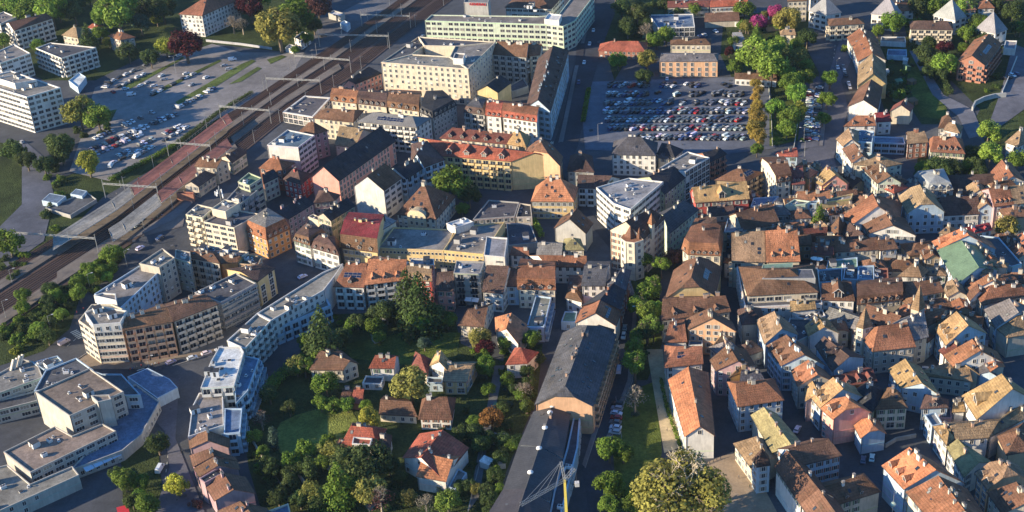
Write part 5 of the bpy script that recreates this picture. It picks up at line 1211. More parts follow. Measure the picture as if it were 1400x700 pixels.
def tree(kind, lc, cx, cy, rpx, clue, grp=None, hk=None):
    hk = hk if hk is not None else {'round': 1.25, 'big': 1.15, 'conifer': 1.05, 'column': 1.05, 'bush': .35, 'bare': 1.25}[kind]
    hk = 1.9 if 'avenue line' in clue or 'avenue green' in clue else hk
    p = P(cx, cy, 5); Rm = rpx*(1.18 if kind != 'bush' else 1.1)/(FPX/((p-Vector((0, 0, HC))).length)); sz = {'conifer': 2.1, 'column': 2.4}.get(kind, 1.0)
    Rz = Rm*sz*(1 if kind in ('conifer', 'column') else random.uniform(.9, 1.05)); zc = Rz*hk if kind not in ('bush',) else Rm*.35
    p = P(cx, cy, zc); nm = {'conifer': 'conifer_tree', 'bush': 'shrub', 'bare': 'bare_tree'}.get(kind, 'tree'); root = obj(nm, None, None, (p.x, p.y, 0), rz=random.uniform(0, 6.28))
    tag(root, f"{LN[lc]} {KN[kind]}, {clue}", 'shrub' if kind == 'bush' else 'tree', grp); c = LC[lc]; j = random.uniform(.85, 1.15)
    me = random.choice(LM[kind]); xs = Rm if kind not in ('conifer', 'column') else Rm*1.9 if kind == 'conifer' else Rm*2.2
    obj('crown', me, root, (0, 0, zc), random.uniform(0, 6.28), tuple(x*j*random.uniform(.93, 1.07) for x in c), sc=(xs, xs, Rz))
    if kind != 'bush': obj('trunk', BM['b' if kind == 'bare' else 'n'], root, (0, 0, zc), 0, (.14, .11, .08) if kind != 'bare' else (.30, .25, .19), sc=(Rm, Rm, zc/1.3))
    return root
def trees(text):
    for ln in text.strip().splitlines():
        ln = ln.strip()
        if ln: a, clue = ln.split('|'); a = a.split(); tree(a[0], a[1], float(a[2]), float(a[3]), float(a[4]), clue.strip())
trees('''
round g 41 15 17 | first broad crown from the top left corner
round b 70 13 18 | second broad crown from the top left corner
round d 100 12 15 | shaded one right of the two top left crowns
round b 160 15 23 | large one at the top behind the two villas
round g 138 22 13 | smaller one leaning on the large one above the villas
round d 190 12 16 | dark one at the top left of the white hipped house
round s 192 32 11 | greyish one beside the lane above the right villa
round y 214 26 7 | little one before the white hipped house
round d 222 12 16 | between the little yellow one and the top edge
round c 253 60 20 | copper beech beside the white hipped house
round y 226 62 12 | light one leaning against the copper beech
round g 136 46 10 | between the two villas
round y 149 57 7 | small one at the foot of the right villa
conifer d 120 52 8 | right beside the left villa
round g 52 62 9 | between the slab and the balconied block
round g 3 54 9 | at the left edge by the slab
bush y 100 57 6 | under the left villa
round d 175 70 13 | dark clump right below the right villa
round d 205 78 11 | darkest clump along the yard lane
round o 108 152 19 | large sunlit crown by the tall stepped office
round g 133 160 16 | shaded half beside the sunlit crown by the office
round c 342 8 17 | second copper beech at the top edge
round o 380 36 25 | huge broad crown above the railway lawn
round g 404 24 22 | right neighbour of the huge broad crown
round k 434 8 16 | brownish one at the top by the sidings
bare w 318 32 10 | leafless pair member, left, on the lawn
bare w 331 34 9 | leafless pair member, right, on the lawn
round g 420 52 8 | little one behind the container stack
round g 403 68 6 | next to the low white shed
round d 82 200 17 | shaded one at the foot of the tall stepped office
round y 120 222 14 | pale one at the lower corner of the car yard
round d 60 225 12 | dark one left of the car yard corner
round g 12 330 17 | at the left edge above the rail platforms
round d 20 205 14 | on the curved road island, upper
round d 36 218 12 | on the curved road island, lower
round g 152 346 13 | by the tracks near the gantry post
round g 108 400 11 | bright one on the embankment beside a lamp
round g 152 368 9 | small one above the blue windowed office
bush y 64 456 8 | round light one low on the embankment
bush y 20 480 7 | round light one at the left edge embankment
round g 911 47 12 | pointed one left of the theatre
bare w 884 42 10 | pale one left behind the theatre
round d 872 18 13 | upper shaded one by the avenue
round d 850 10 13 | top edge shaded one by the avenue
round d 858 38 11 | lower shaded one by the avenue
round g 950 12 9 | before the row along the top edge
round o 885 80 13 | beside the left corner of the theatre
round g 845 82 11 | beside the red hipped house
round d 880 104 11 | dark one at the car park head
round m 1037 30 10 | vivid blossom in front of the top row
round m 1060 16 10 | second paler blossom near the top edge
round g 1018 12 12 | left of the blossoming ones at the top
round g 1016 34 8 | round one before the brown open shed
round o 1077 27 17 | broad one behind the square cream house
round c 997 70 6 | small red leaved one by the car park road
conifer b 1035 47 6 | small pointed one below the magenta blossom
round b 1037 74 22 | biggest glowing crown above the low pavilion
round b 1056 90 19 | lower glowing crown above the low pavilion
round b 1066 68 15 | rear glowing crown above the low pavilion
round g 1005 90 10 | right of the theatre across the lane
conifer d 1075 84 9 | tall dark one right of the glowing crowns
round o 1092 76 12 | brownish one by the crossroads
round g 1102 90 10 | above the small side car park
round d 1104 50 12 | dark one right of the square cream house
round g 1079 115 13 | first below the tall dark conifer
round g 1100 107 12 | near the wall of the side car park
round b 1090 128 13 | light one along the park path
round b 1060 147 12 | bright one right of the ochre row
round g 1082 160 15 | large one in the park strip
round y 1094 148 9 | yellowish one in the park strip
round b 1076 175 12 | lowest bright one in the park strip
round h 1033 114 7 | first from the top in the ochre row by the car park
round h 1037 124 7 | second from the top in the ochre row by the car park
round h 1033 134 7 | third from the top in the ochre row by the car park
round h 1037 144 8 | fourth from the top in the ochre row by the car park
round h 1033 154 10 | fifth from the top in the ochre row by the car park
round h 1037 164 12 | sixth from the top in the ochre row by the car park
round h 1033 175 12 | seventh from the top in the ochre row by the car park
round h 1037 187 11 | eighth from the top in the ochre row by the car park
round g 1035 204 8 | green one under the ochre row
round g 1135 107 10 | first of three roadside ones, upper
round g 1130 136 11 | second of three roadside ones, middle
round g 1125 162 9 | third of three roadside ones, lower
round g 1222 30 14 | tall one between two pyramid roofed houses
round g 1200 42 8 | left of the tall one between pyramid houses
round d 1255 10 13 | dark one at the top right of the pyramid houses
round g 1278 8 14 | at the top between the second and third pyramids
round b 1318 10 12 | light one right of the third pyramid roof
round b 1292 87 14 | glowing one beside the brick apartment block
round c 1292 64 9 | dark red one behind the glowing one
round g 1322 45 11 | between third pyramid and brick block
round d 1270 58 9 | dark one under the wide cream block
round d 1262 72 11 | upper one of the sloping hedge line
round d 1275 86 10 | lower one of the sloping hedge line
round g 1395 38 9 | on the right edge near the road
round d 1385 15 12 | dark one in the top right corner
bush g 1157 67 8 | before the left cream balconied block
round g 1230 130 8 | among the dark yards
round d 1215 120 8 | darker one among the yards
round b 1352 180 14 | upper of the two bright ones on the right
round b 1354 210 14 | lower of the two bright ones on the right
round g 1392 217 12 | on the right edge near the bright pair
round d 1282 226 14 | dark one below the dormered hipped house
round d 1302 228 12 | right part of the dark garden clump
round g 1263 230 11 | left part of the dark garden clump
round d 1335 226 10 | before the very long low roof
conifer g 1121 301 9 | in front of the long yellow wall
round o 1377 310 15 | autumn tinted one on the old town square
round g 618 250 22 | big one before the long terraced block
round d 641 266 14 | shaded foot beside the big central one
round g 632 285 9 | lowest shaded one beside the grand villa
conifer d 440 456 16 | broad dark fir beside the curved block
round o 405 499 14 | yellowish one at the hedge corner
round b 482 443 9 | light one under the terrace row
round g 512 446 13 | round one right under the terrace row
round d 528 425 14 | dark one beginning the tall garden clump
conifer d 558 402 15 | tallest spire of the garden clump
conifer d 574 412 17 | second spire of the garden clump
round d 596 430 16 | right flank of the garden clump
round g 575 438 15 | front of the tall garden clump
round g 612 436 11 | last one right of the garden clump
round s 580 470 9 | clipped round one on the shaded lawn
round o 655 462 15 | before the brown garden house
round c 663 476 13 | dark red leaved one in front of the small gables
round b 690 470 10 | bright one under the small front gabled house
round g 725 464 13 | beside the little hipped house
round g 664 500 13 | behind the yellow shuttered house
round d 720 508 10 | below the little hipped house
round o 561 524 23 | great ball shaped one before the maroon roof
round g 445 523 16 | in front of the orange awning house
round g 438 550 11 | left in the row above the sunny lawn
round b 455 553 10 | middle in the row above the sunny lawn
round g 475 553 10 | right in the row above the sunny lawn
round g 500 556 9 | beside the red topped shelter
round y 504 571 13 | before the garden bungalow
round d 395 558 10 | dark one on the lawn edge
round d 368 538 13 | dark one under the curved block terraces
bare k 357 574 13 | rosy twigged one beside the curved block
column s 374 600 6 | narrow greyish one left of the sunny lawn
round y 347 597 10 | light one against the garden wall
round g 360 618 9 | next to the garden wall corner
round b 418 614 13 | light one below the sunny lawn
round g 448 602 10 | against the left red villa
round g 397 630 12 | in the thicket left of the red villa
column d 424 645 8 | darkest upright one in the thicket
round g 440 632 11 | middle of the thicket
round d 395 660 13 | lower left of the thicket
round d 410 682 13 | bottom edge of the thicket
round d 372 640 12 | beside the stepped terrace houses, upper
round d 380 678 14 | beside the stepped terrace houses, lower
round d 480 634 24 | left part of the great dark garden crown
round d 508 628 25 | right part of the great dark garden crown
round o 505 668 20 | lower part of the great dark garden crown
round b 460 672 15 | brilliant one at the bottom of the gardens
bare k 520 682 16 | leafless one at the bottom of the gardens
round d 432 690 12 | in the dark bottom corner of the thicket
round d 548 650 9 | small one left of the red roofed pair
round r 672 572 15 | russet one by the garden lane
round g 647 578 10 | left of the russet one
round g 668 532 9 | above the russet one
round d 688 556 9 | right of the russet one
round d 688 600 10 | upper in the lane hedge line
round d 684 625 10 | middle in the lane hedge line
round d 678 652 11 | lower in the lane hedge line
round d 668 682 12 | bottom of the lane hedge line
round b 612 684 16 | bright one below the red roofed pair
bare w 582 688 13 | leafless one below the red roofed pair
conifer d 603 662 5 | small dark one before the red roofed pair
bare w 716 533 11 | twiggy one beside the slate building
round o 652 668 8 | by the blue lean to
round g 170 655 14 | left of two beside the white van road
round g 192 660 11 | right of two beside the white van road
round g 200 688 13 | bottom one near the red awning
round y 243 662 14 | pale one by the stepped terrace houses
bush k 267 690 10 | reddish one at the bottom by the terrace houses
round d 215 605 14 | shaded one under the slit windowed annex
round g 904 361 11 | first in the avenue line from above
round k 922 352 12 | reddish brown one by the round mansard
round g 887 398 14 | second in the avenue line from above
round g 884 425 14 | third in the avenue line from above
round d 884 450 13 | fourth in the avenue line from above
round g 866 474 12 | fifth in the avenue line from above
round g 868 496 15 | sixth in the avenue line, by the white van
bare w 868 546 17 | grey leafless one on the lawn strip
bush s 870 566 7 | small round one on the lawn strip
round g 833 613 18 | uppermost of the bottom avenue group
round g 852 618 14 | right of the uppermost bottom avenue crown
round g 831 662 17 | middle of the bottom avenue group
round b 848 668 12 | light one in the bottom avenue group
round g 832 692 14 | lowest of the bottom avenue group
round g 864 690 13 | left foot of the great plane tree
round g 1003 466 1 | speck
''' .replace('round g 1003 466 1 | speck\n', ''))
# the great plane: thin leafage over a bare skeleton
big = tree('big', 'o', 930, 668, 54, 'great pale branched plane at the bottom edge', hk=1.1)
obj('branches', BM['b'], big, big.children[0].location, 1.0, (.45, .38, .27), sc=(big.children[0].scale.x*.92, big.children[0].scale.y*.92, big.children[0].scale.z*1.0))
# shrubs on banks and in gardens
rr = random.Random(5)
def scatter(poly, n, r0, r1, cols, place, org=(0, 0, 1)):
    q = TP(*org, poly) if isinstance(poly, str) else poly; xs = [a for a, b in q]; ys = [b for a, b in q]; k = 0; t = 0
    while k < n and t < 4000:
        t += 1; x, y = rr.uniform(min(xs), max(xs)), rr.uniform(min(ys), max(ys)); ins = False
        for i in range(len(q)):
            (ax, ay), (bx, by) = q[i], q[(i+1) % len(q)]
            if (ay > y) != (by > y) and x < (bx-ax)*(y-ay)/(by-ay)+ax: ins = not ins
        if ins: c = rr.choice(cols); tree('bush', c, x, y, rr.uniform(r0, r1), place+', '+('upper ' if y < sum(ys)/len(ys) else 'lower ')+('left' if x < (2*min(xs)+max(xs))/3 else 'right' if x > (min(xs)+2*max(xs))/3 else 'middle')+' part', grp=LN[c]+' shrubs '+place); k += 1
scatter('0,490 0,450 60,412 140,352 165,350 140,395 100,412 90,440 40,480', 44, 6, 11, 'ggdd', 'massed on the railway embankment')
scatter('60,240 75,215 100,245 75,330 62,300', 12, 5, 9, 'dg', 'on the bank below the car yard')
scatter('0,300 20,340 50,352 20,385 0,385', 12, 5, 8, 'gd', 'on the left edge bank')
scatter('100,175 150,165 155,180 110,190', 7, 4, 7, 'dg', 'around the yard entrance lawn')
scatter('350,620 380,630 400,690 370,700 345,660', 16, 5, 9, 'dg', 'along the garden wall')
scatter('470,640 560,640 560,700 470,700', 10, 5, 9, 'dgo', 'at the garden bottom')
scatter('600,560 700,560 680,700 620,690', 16, 4, 8, 'dg', 'along the garden lane')
scatter('455,430 560,440 560,470 460,470', 9, 4, 7, 'dgb', 'under the terrace row balconies')
scatter('640,470 720,480 700,560 650,540', 14, 4, 8, 'dgs', 'between the small garden houses')
scatter('378,590 400,560 480,552 486,590 440,618 385,628', 2, 3, 6, 'gdy', 'around the sunny lawn')
scatter('860,-5 935,0 915,60 870,60', 10, 5, 9, 'd', 'in the dark gardens beside the avenue')
scatter('990,15 1110,15 1100,100 1000,100', 14, 4, 8, 'gdo', 'in the park gardens at the top')
scatter('1055,130 1100,130 1100,195 1055,195', 10, 4, 7, 'bg', 'in the park strip by the car park')
scatter('1205,75 1250,75 1250,150 1220,160', 24, 3, 6, 'dgs', 'in the dark back yards')
scatter('1240,60 1345,60 1400,140 1300,110', 20, 4, 8, 'dg', 'on the lawns around the brick block')
scatter('1225,-5 1400,-5 1395,60 1240,50', 16, 5, 9, 'dg', 'in the top right gardens')
scatter('1245,235 1345,205 1345,240 1250,245', 10, 4, 8, 'dg', 'in the mansion gardens')
scatter('860,350 900,350 900,500 860,500', 12, 4, 7, 'gd', 'under the avenue trees')
scatter('640,20 740,20 742,24 640,25', 10, 2, 3, 'og', 'planted on the office roof terrace')
def grove(poly, n, r0, r1, cols, place, kinds=('round',)):
    q = TP(0, 0, 1, poly); xs = [a for a, b in q]; ys = [b for a, b in q]; k = 0; t = 0
    while k < n and t < 3000:
        t += 1; x, y = rr.uniform(min(xs), max(xs)), rr.uniform(min(ys), max(ys)); ins = False
        for i in range(len(q)):
            (ax, ay), (bx, by) = q[i], q[(i+1) % len(q)]
            if (ay > y) != (by > y) and x < (bx-ax)*(y-ay)/(by-ay)+ax: ins = not ins
        p = P(x, y); gx, gy = int(p.x-GX0), int(p.y-GY0)
        if ins and not (0 <= gx < GN and 0 <= gy < GM and HM[gy, gx] > 0):
            c = rr.choice(cols); tree(rr.choice(kinds), c, x, y, rr.uniform(r0, r1), place+', '+('upper ' if y < (2*min(ys)+max(ys))/3 else 'lower ' if y > (min(ys)+2*max(ys))/3 else 'middle ')+('left' if x < (2*min(xs)+max(xs))/3 else 'right' if x > (min(xs)+2*max(xs))/3 else 'centre')+' part', grp=LN[c]+' trees '+place); k += 1
grove('0,-10 235,-10 235,20 130,30 0,20', 14, 9, 15, 'gdbg', 'in the wooded top left corner'); grove('330,-5 440,-5 430,60 390,60 340,20', 6, 9, 14, 'gd', 'behind the upper end of the car yard')
grove('840,-10 935,-5 925,60 880,70 840,60', 12, 7, 12, 'ddg', 'in the dark park beside the avenue'); grove('1240,50 1340,50 1340,100 1260,110', 9, 6, 10, 'ddg', 'around the brick apartment block')
grove('1210,-5 1400,-5 1400,50 1240,45', 14, 6, 11, 'dgdg', 'among the pyramid roofed houses'); grove('985,15 1110,15 1100,60 1000,60', 8, 6, 10, 'gdo', 'in the upper park')
grove('60,185 100,175 100,240 70,250', 5, 8, 12, 'd', 'on the dark bank below the stepped office'); grove('150,625 205,620 210,695 165,690', 5, 9, 13, 'dg', 'at the foot of the civic complex')
grove('440,600 560,615 570,695 420,695', 7, 11, 17, 'dgo', 'in the garden thicket', ('round', 'round', 'conifer')); grove('350,620 420,635 420,690 360,690', 5, 9, 14, 'ddg', 'along the lower garden wall')
grove('360,480 420,450 440,500 380,540', 4, 9, 14, 'dg', 'under the curved block terraces'); grove('655,480 745,480 720,560 655,560', 7, 7, 11, 'dg', 'between lane and small garden houses')
grove('695,560 728,545 712,600 692,650 672,700 650,700 680,620', 12, 6, 10, 'dgd', 'on the strip left of the black hall'); grove('700,485 740,475 728,540 700,550', 6, 6, 9, 'dgo', 'between little hipped house and slate building'); grove('870,340 905,345 900,500 862,520', 10, 9, 13, 'gbg', 'filling the avenue green strip'); grove('590,580 680,560 680,690 630,690', 9, 8, 12, 'dg', 'in the lane side gardens')
grove('0,400 60,395 140,352 150,385 100,405 60,470 0,480', 16, 7, 11, 'gdgb', 'rising from the embankment'); grove('1265,200 1345,205 1340,240 1255,240', 8, 7, 11, 'dg', 'around the ornate mansion')
grove('1055,50 1105,60 1105,110 1050,110', 6, 8, 12, 'gb', 'in the bright park grove'); grove('440,425 620,430 600,470 470,465', 9, 8, 12, 'dg', 'behind the lawn below the terrace row')
for o in [x for x in bpy.data.objects if x.get('group', '').endswith('office roof terrace')]: o.location.z = 16
def hedge(pts, w, h, lc, label):
    q = [P(*p) for p in pts]; c = sum(q, Vector((0, 0, 0)))/len(q); r = random.Random(int(q[0].x)); V = []; F = []
    for a, b in zip(q, q[1:]):
        L = (b-a).length; e = (b-a)/L; s = Vector((-e.y, e.x, 0))
        for _ in range(int(L*w*16)):
            p = a-c+e*r.uniform(0, L)+s*(r.uniform(-.5, .5)*w)+Vector((0, 0, r.uniform(.1, 1)*h)); n = Vector((r.gauss(0, 1), r.gauss(0, 1), r.gauss(.5, 1))).normalized(); t = n.cross(Vector((r.gauss(0, 1), 1, r.gauss(0, 1)))).normalized()*.3; u = n.cross(t)
            i = len(V); V += [p-t, p-u, p+t, p+u]; F.append((i, i+1, i+2, i+3))
    me = bpy.data.meshes.new('hedge'); me.from_pydata([tuple(v) for v in V], [], F); me.materials.append(M['leaf']); o = obj('hedge', me, None, c, col=LC[lc]); tag(o, label, 'hedge')
hedge([(366, 540), (380, 522), (400, 505)], 4.5, 3.5, 'b', 'bright curved hedge between the curved block and the lawn'); hedge([(730, 304), (741, 326)], 2.5, 3, 'b', 'clipped bright hedge beside the lowest flat roof')
hedge([(687, 560), (683, 620), (664, 690)], 2.5, 3, 'd', 'long dark hedge along the lane beside the black hall'); hedge([(240, 200), (300, 155), (345, 128)], 2.5, 2, 'd', 'dark hedge between the car yard and the tracks')
hedge([(930, 612), (912, 560), (903, 520)], 1.2, 1.5, 'g', 'low hedge strip along the long orange house'); hedge([(150, 248), (200, 222), (240, 200)], 3, 2, 'g', 'green bank hedge at the lower end of the car yard'); hedge([(1245, 62), (1275, 92), (1300, 130)], 3, 2.5, 'd', 'dark hedge sloping beside the lawn path')
hedge([(805, 122), (797, 168)], 2.5, 1.5, 'g', 'green strip hedge between avenue and big car park')
# ---------------------------------------------------------------- vehicles
def car_parts(kind):
    """body, glass, wheels as separate meshes; car along +x, 4.3 m long"""
    L, W = (2.1, .86) if kind != 'van' else (2.5, .95)
    prof = {'car': [(-L, .35), (-L, .85), (-1.75, .98), (-1.35, 1.42), (.35, 1.45), (1.0, .98), (1.9, .82), (L, .62), (L, .35)], 'suv': [(-L, .4), (-L, 1.0), (-1.95, 1.1), (-1.75, 1.62), (.4, 1.62), (1.05, 1.1), (1.95, .98), (L, .75), (L, .4)],
            'van': [(-L, .4), (-L, 2.05), (-2.3, 2.15), (1.2, 2.15), (1.75, 1.25), (2.35, 1.05), (L, .8), (L, .4)]}[kind]
    b = MB(); n = len(prof); zb = .95 if kind != 'van' else 1.2
    def wy(z): return W if z <= zb+.1 else W-.16*(z-zb)/.5
    for i in range(n):
        (x0, z0), (x1, z1) = prof[i], prof[(i+1) % n]; b.face([(x0, -wy(z0), z0), (x0, wy(z0), z0), (x1, wy(z1), z1), (x1, -wy(z1), z1)], 0)
    b.face([(x, -wy(z), z) for x, z in prof][::-1], 0); b.face([(x, wy(z), z) for x, z in prof], 0)
    g = MB(); pz = {'car': [(-1.68, 1.0), (-1.33, 1.36), (.30, 1.39), (.88, 1.0)], 'suv': [(-1.8, 1.12), (-1.68, 1.52), (.35, 1.52), (.92, 1.12)], 'van': [(.5, 1.35), (.5, 1.95), (1.15, 1.95), (1.55, 1.35)]}[kind]
    for s in (-1, 1): q = [(x, s*(wy(z)+.012), z) for x, z in pz]; g.face(q if s > 0 else q[::-1], 0)
    (xa, za), (xb, zb_) = {'car': ((.98, 1.0), (.42, 1.41)), 'suv': ((1.02, 1.13), (.47, 1.58)), 'van': ((1.70, 1.32), (1.27, 2.05))}[kind]
    g.face([(xa+.03, -W+.1, za+.03), (xa+.03, W-.1, za+.03), (xb+.03, W-.25, zb_+.03), (xb+.03, -W+.25, zb_+.03)], 0)
    if kind != 'van': (xa, za), (xb, zb_) = {'car': ((-1.72, 1.03), (-1.4, 1.38)), 'suv': ((-1.97, 1.13), (-1.8, 1.55))}[kind]; g.face([(xa-.03, W-.1, za+.02), (xa-.03, -W+.1, za+.02), (xb-.03, -W+.25, zb_+.02), (xb-.03, W-.25, zb_+.02)], 0)
    w = MB()
    for t in range(10):
        a0, a1 = t*.6283, (t+1)*.6283
        w.face([(.32*math.cos(a0), -.1, .32*math.sin(a0)), (.32*math.cos(a1), -.1, .32*math.sin(a1)), (.32*math.cos(a1), .1, .32*math.sin(a1)), (.32*math.cos(a0), .1, .32*math.sin(a0))], 0)
    for y in (-.1, .1): w.face([(.32*math.cos(t*.6283), y, .32*math.sin(t*.6283)) for t in range(10)][::(1 if y < 0 else -1)], 0); w.face([(.17*math.cos(t*.6283), y*1.1, .17*math.sin(t*.6283)) for t in range(10)][::(1 if y < 0 else -1)], 1)
    whole = MB(); 
    for src, mi in ((b, 0), (g, 1)):
        k = 0
        for f in src.f: whole.face([src.v[i] for i in f], mi)
    for wx in (-1.3, 1.3):
        for wy_ in (-W+.05, W-.05):
            for f, m_ in zip(w.f, w.m): whole.face([(src_[0]+wx, src_[1]+wy_, src_[2]+.32) for src_ in (w.v[i] for i in f)], 2)
    hl = MB(); hl.box(-.03, -.15, -.07, .03, .15, .07)
    return dict(body=b.mesh('body', ['car']), glass=g.mesh('windows', ['glass']), wheel=w.mesh('wheel', ['tyre', 'steel']), whole=whole.mesh('parked_car', ['car', 'glass', 'tyre']), L=L, W=W, hl=hl.mesh('headlight', ['white']), wm=whole)
CK = {k: car_parts(k) for k in ('car', 'suv', 'van')}
CC = dict(white=(.72, .73, .75), silver=(.38, .40, .43), grey=(.14, .15, .17), black=(.018, .02, .028), red=(.32, .02, .02), blue=(.03, .06, .18), beige=(.4, .35, .27), yellow=(.75, .42, .03), green=(.03, .10, .06))
CARS = []
def car(x, y, ang, col, kind, label, grp=None, parts=False): CARS.append((x, y, ang, col, kind, label, grp, parts))
def ang_px(p, q): a, b = P(*p), P(*q); return math.atan2(b.y-a.y, b.x-a.x)
rc_ = random.Random(11)
WT = [(10, 12, 26, 36, 5, 10, 1)]
def rcol(): return rc_.choices(['white', 'silver', 'grey', 'black', 'red', 'blue', 'beige'], WT[0])[0]
ORD = ['first', 'second', 'third', 'fourth', 'fifth', 'sixth', 'seventh', 'eighth', 'ninth']
def row(p0, p1, pitch, occ, da, place, gapz=()):
    a, b = P(*p0), P(*p1); L = (b-a).length; e = (b-a)/L; n = int(L/pitch); base = math.atan2(e.y, e.x)
    for i in range(n):
        if rc_.random() > occ: continue
        q = a+e*(pitch*(i+.5)); c = rcol(); k = rc_.choices(('car', 'suv', 'van'), (7, 4, .6))[0]; f = rc_.choice((0, math.pi))
        car(q.x+rc_.uniform(-.1, .1), q.y+rc_.uniform(-.25, .25), base+da+f+rc_.uniform(-.04, .04), c, k, f"{c} {'van' if k == 'van' else 'car'} parked {place}, {'left' if i < n/3 else 'right' if i > 2*n/3 else 'middle'} part", f"cars parked {place}")
# the big car park: double rows at an angle
for i, (y, segs) in enumerate((((117.5), ((832, 890, .9), (903, 928, .7), (936, 958, .85), (986, 1012, .4))), ((130), ((830, 893, .92), (896, 908, .8), (923, 932, .9), (943, 966, .8), (974, 1023, .75))), ((141.5), ((827, 923, .9), (930, 942, .8), (948, 1023, .85))),
                              ((153), ((826, 1024, .93),)), ((164.5), ((828, 1024, .93),)), ((176), ((832, 1024, .95),)), ((189), ((868, 1024, .95),)))):
    for (x0, x1, oc) in segs:
        for dy, da in ((-1.6, .85), (1.9, .85)): row((x0, y+dy), (x1, y+dy), 2.75, oc, da, f"in the {ORD[i]} row of the big car park")
# the railway car yard
WT[0] = (36, 24, 14, 16, 5, 4, 1)
for i, (p0, p1, oc, pi) in enumerate((((150, 114), (210, 84), .55, 5.5), ((168, 130), (240, 96), .55, 5.5), ((205, 133), (270, 100), .5, 5.5), ((158, 122), (222, 90), .6, 5.2), ((185, 138), (262, 104), .5, 5.5), ((215, 140), (330, 84), .4, 6), ((240, 150), (300, 118), .6, 3), ((142, 122), (152, 112), .8, 3), ((128, 192), (215, 152), .55, 2.8), ((122, 207), (235, 158), .6, 2.8), ((150, 196), (245, 156), .45, 2.8), ((130, 213), (200, 182), .7, 2.8), ((160, 215), (255, 170), .6, 2.8), ((150, 226), (230, 190), .5, 5.2), ((172, 224), (262, 172), .5, 5.5))):
    row(p0, p1, pi, min(.95, oc*1.35), 1.45 if pi < 4 else 0.0, f"in the {(ORD+['tenth', 'eleventh', 'twelfth', 'thirteenth', 'fourteenth', 'last'])[i]} line of the yard beside the tracks")
for (x, y, a, c, k, s) in ((155, 127, 2.2, 'red', 'car', 'red car in the shade near the tall stepped office'), (172, 123, .2, 'white', 'car', 'white car next to the red one at the yard mouth'), (180, 131, .1, 'white', 'van', 'large white van at the yard mouth'), (211, 119, .3, 'white', 'car', 'white car alone on the middle yard lane'),
                           (318, 83, .2, 'white', 'van', 'white box van on the upper yard lane'), (307, 91, .3, 'silver', 'car', 'silver car before the white box van'), (313, 96, .1, 'silver', 'car', 'silver car behind the white box van'), (193, 185, 1.8, 'yellow', 'van', 'yellow van among the yard cars'),
                           (152, 228, 1.5, 'white', 'van', 'white van standing across the lower yard'), (29, 196, 2.5, 'silver', 'car', 'silver car driving on the road at the left edge'), (443, 50, .1, 'black', 'car', 'black car in the goods yard'),
                           (246, 77, .8, 'white', 'car', 'white car at the upper end of the yard'), (255, 102, .5, 'white', 'car', 'white car by the yard lamp'), (225, 110, .2, 'silver', 'car', 'silver car on the middle yard strip')):
    car(*P(x, y).to_2d(), a, c, k, s)
row((1108, 125), (1104, 195), 3.0, .85, 1.35, 'along the wall of the side car park'); row((1120, 120), (1114, 195), 3.0, .7, 1.35, 'on the road side of the side car park')
row((1152, 90), (1163, 125), 6.0, .7, 0, 'on the kerb of the curving street'); row((752, 215), (742, 196), 6, .5, 0, 'at the avenue corner'); row((812, 40), (790, 120), 7.5, .35, 0, 'on the shaded avenue')
row((845, 545), (840, 600), 2.8, .9, 1.4, 'beside the lawn strip and avenue'); row((858, 420), (852, 470), 6.5, .4, 0, 'on the middle avenue kerb')
row((235, 500), (330, 470), 5.6, .5, 0, 'below the curved balconied front'); row((185, 505), (225, 515), 5.6, .5, 0, 'at the civic forecourt'); row((310, 420), (318, 440), 6, .5, 0, 'under the scaffolding')
row((185, 345), (235, 318), 5.8, .5, 0, 'on the station square'); row((175, 318), (195, 300), 3, .8, 1.5, 'close to the side platform'); row((1210, 640), (1212, 660), 6, .4, 0, 'in the narrow bottom lane')
row((548, 74), (592, 40), 6.5, .9, 0, 'beside the tracks at the courtyard building'); row((955, 52), (985, 42), 3, .7, 1.4, 'behind the theatre yard')
row((290, 340), (340, 345), 5.5, .6, 0, 'before the cream square block'); row((1372, 110), (1395, 100), 3, .8, 1.4, 'on the terrace at the right edge'); row((1265, 505), (1275, 520), 3, .6, 1.2, 'in the tiny old town court')
for (x, y, p2, c, k, s) in ((414, 380, (424, 376), 'white', 'car', 'white car parked on the small square by the mansards'), (88, 470, (104, 461), 'silver', 'van', 'pale minibus on the road beside the embankment'), (219, 643, (223, 636), 'white', 'van', 'white van on the road beside the civic complex'),
                         (846, 508, (847, 498), 'white', 'van', 'white van on the shaded avenue'), (1090, 589, (1094, 582), 'white', 'car', 'white car in the lane beside the lichen covered roof'), (1180, 631, (1181, 624), 'grey', 'car', 'grey left car of the pair in the small court'),
                         (1192, 628, (1193, 620), 'white', 'car', 'white right car of the pair in the small court'), (234, 497, (246, 492), 'silver', 'car', 'silver estate under the curved front'), (925, 131, (931, 128), 'white', 'van', 'white camper van in the big car park'), (1145, 94, (1148, 100), 'white', 'car', 'white car on the curving street bend'),
                         (912, 109, (912, 105), 'white', 'car', 'white car standing before the theatre'), (1232, 320, (1240, 322), 'blue', 'car', 'blue car behind the old town crossing')):
    car(*P(x, y).to_2d(), ang_px((x, y), p2), c, k, s, None, True)
def depth(c): d = Vector((c[0], c[1], 0))-Vector((0, 0, HC)); return d.dot(fw)
keep = []
for c in CARS:
    gx, gy = int(c[0]-GX0), int(c[1]-GY0)
    if 0 <= gx < GN and 0 <= gy < GM and HM[gy, gx] > 0 and not c[7]: continue
    keep.append(c)
keep.sort(key=lambda c: (not c[7], depth(c)))
rest = MB()
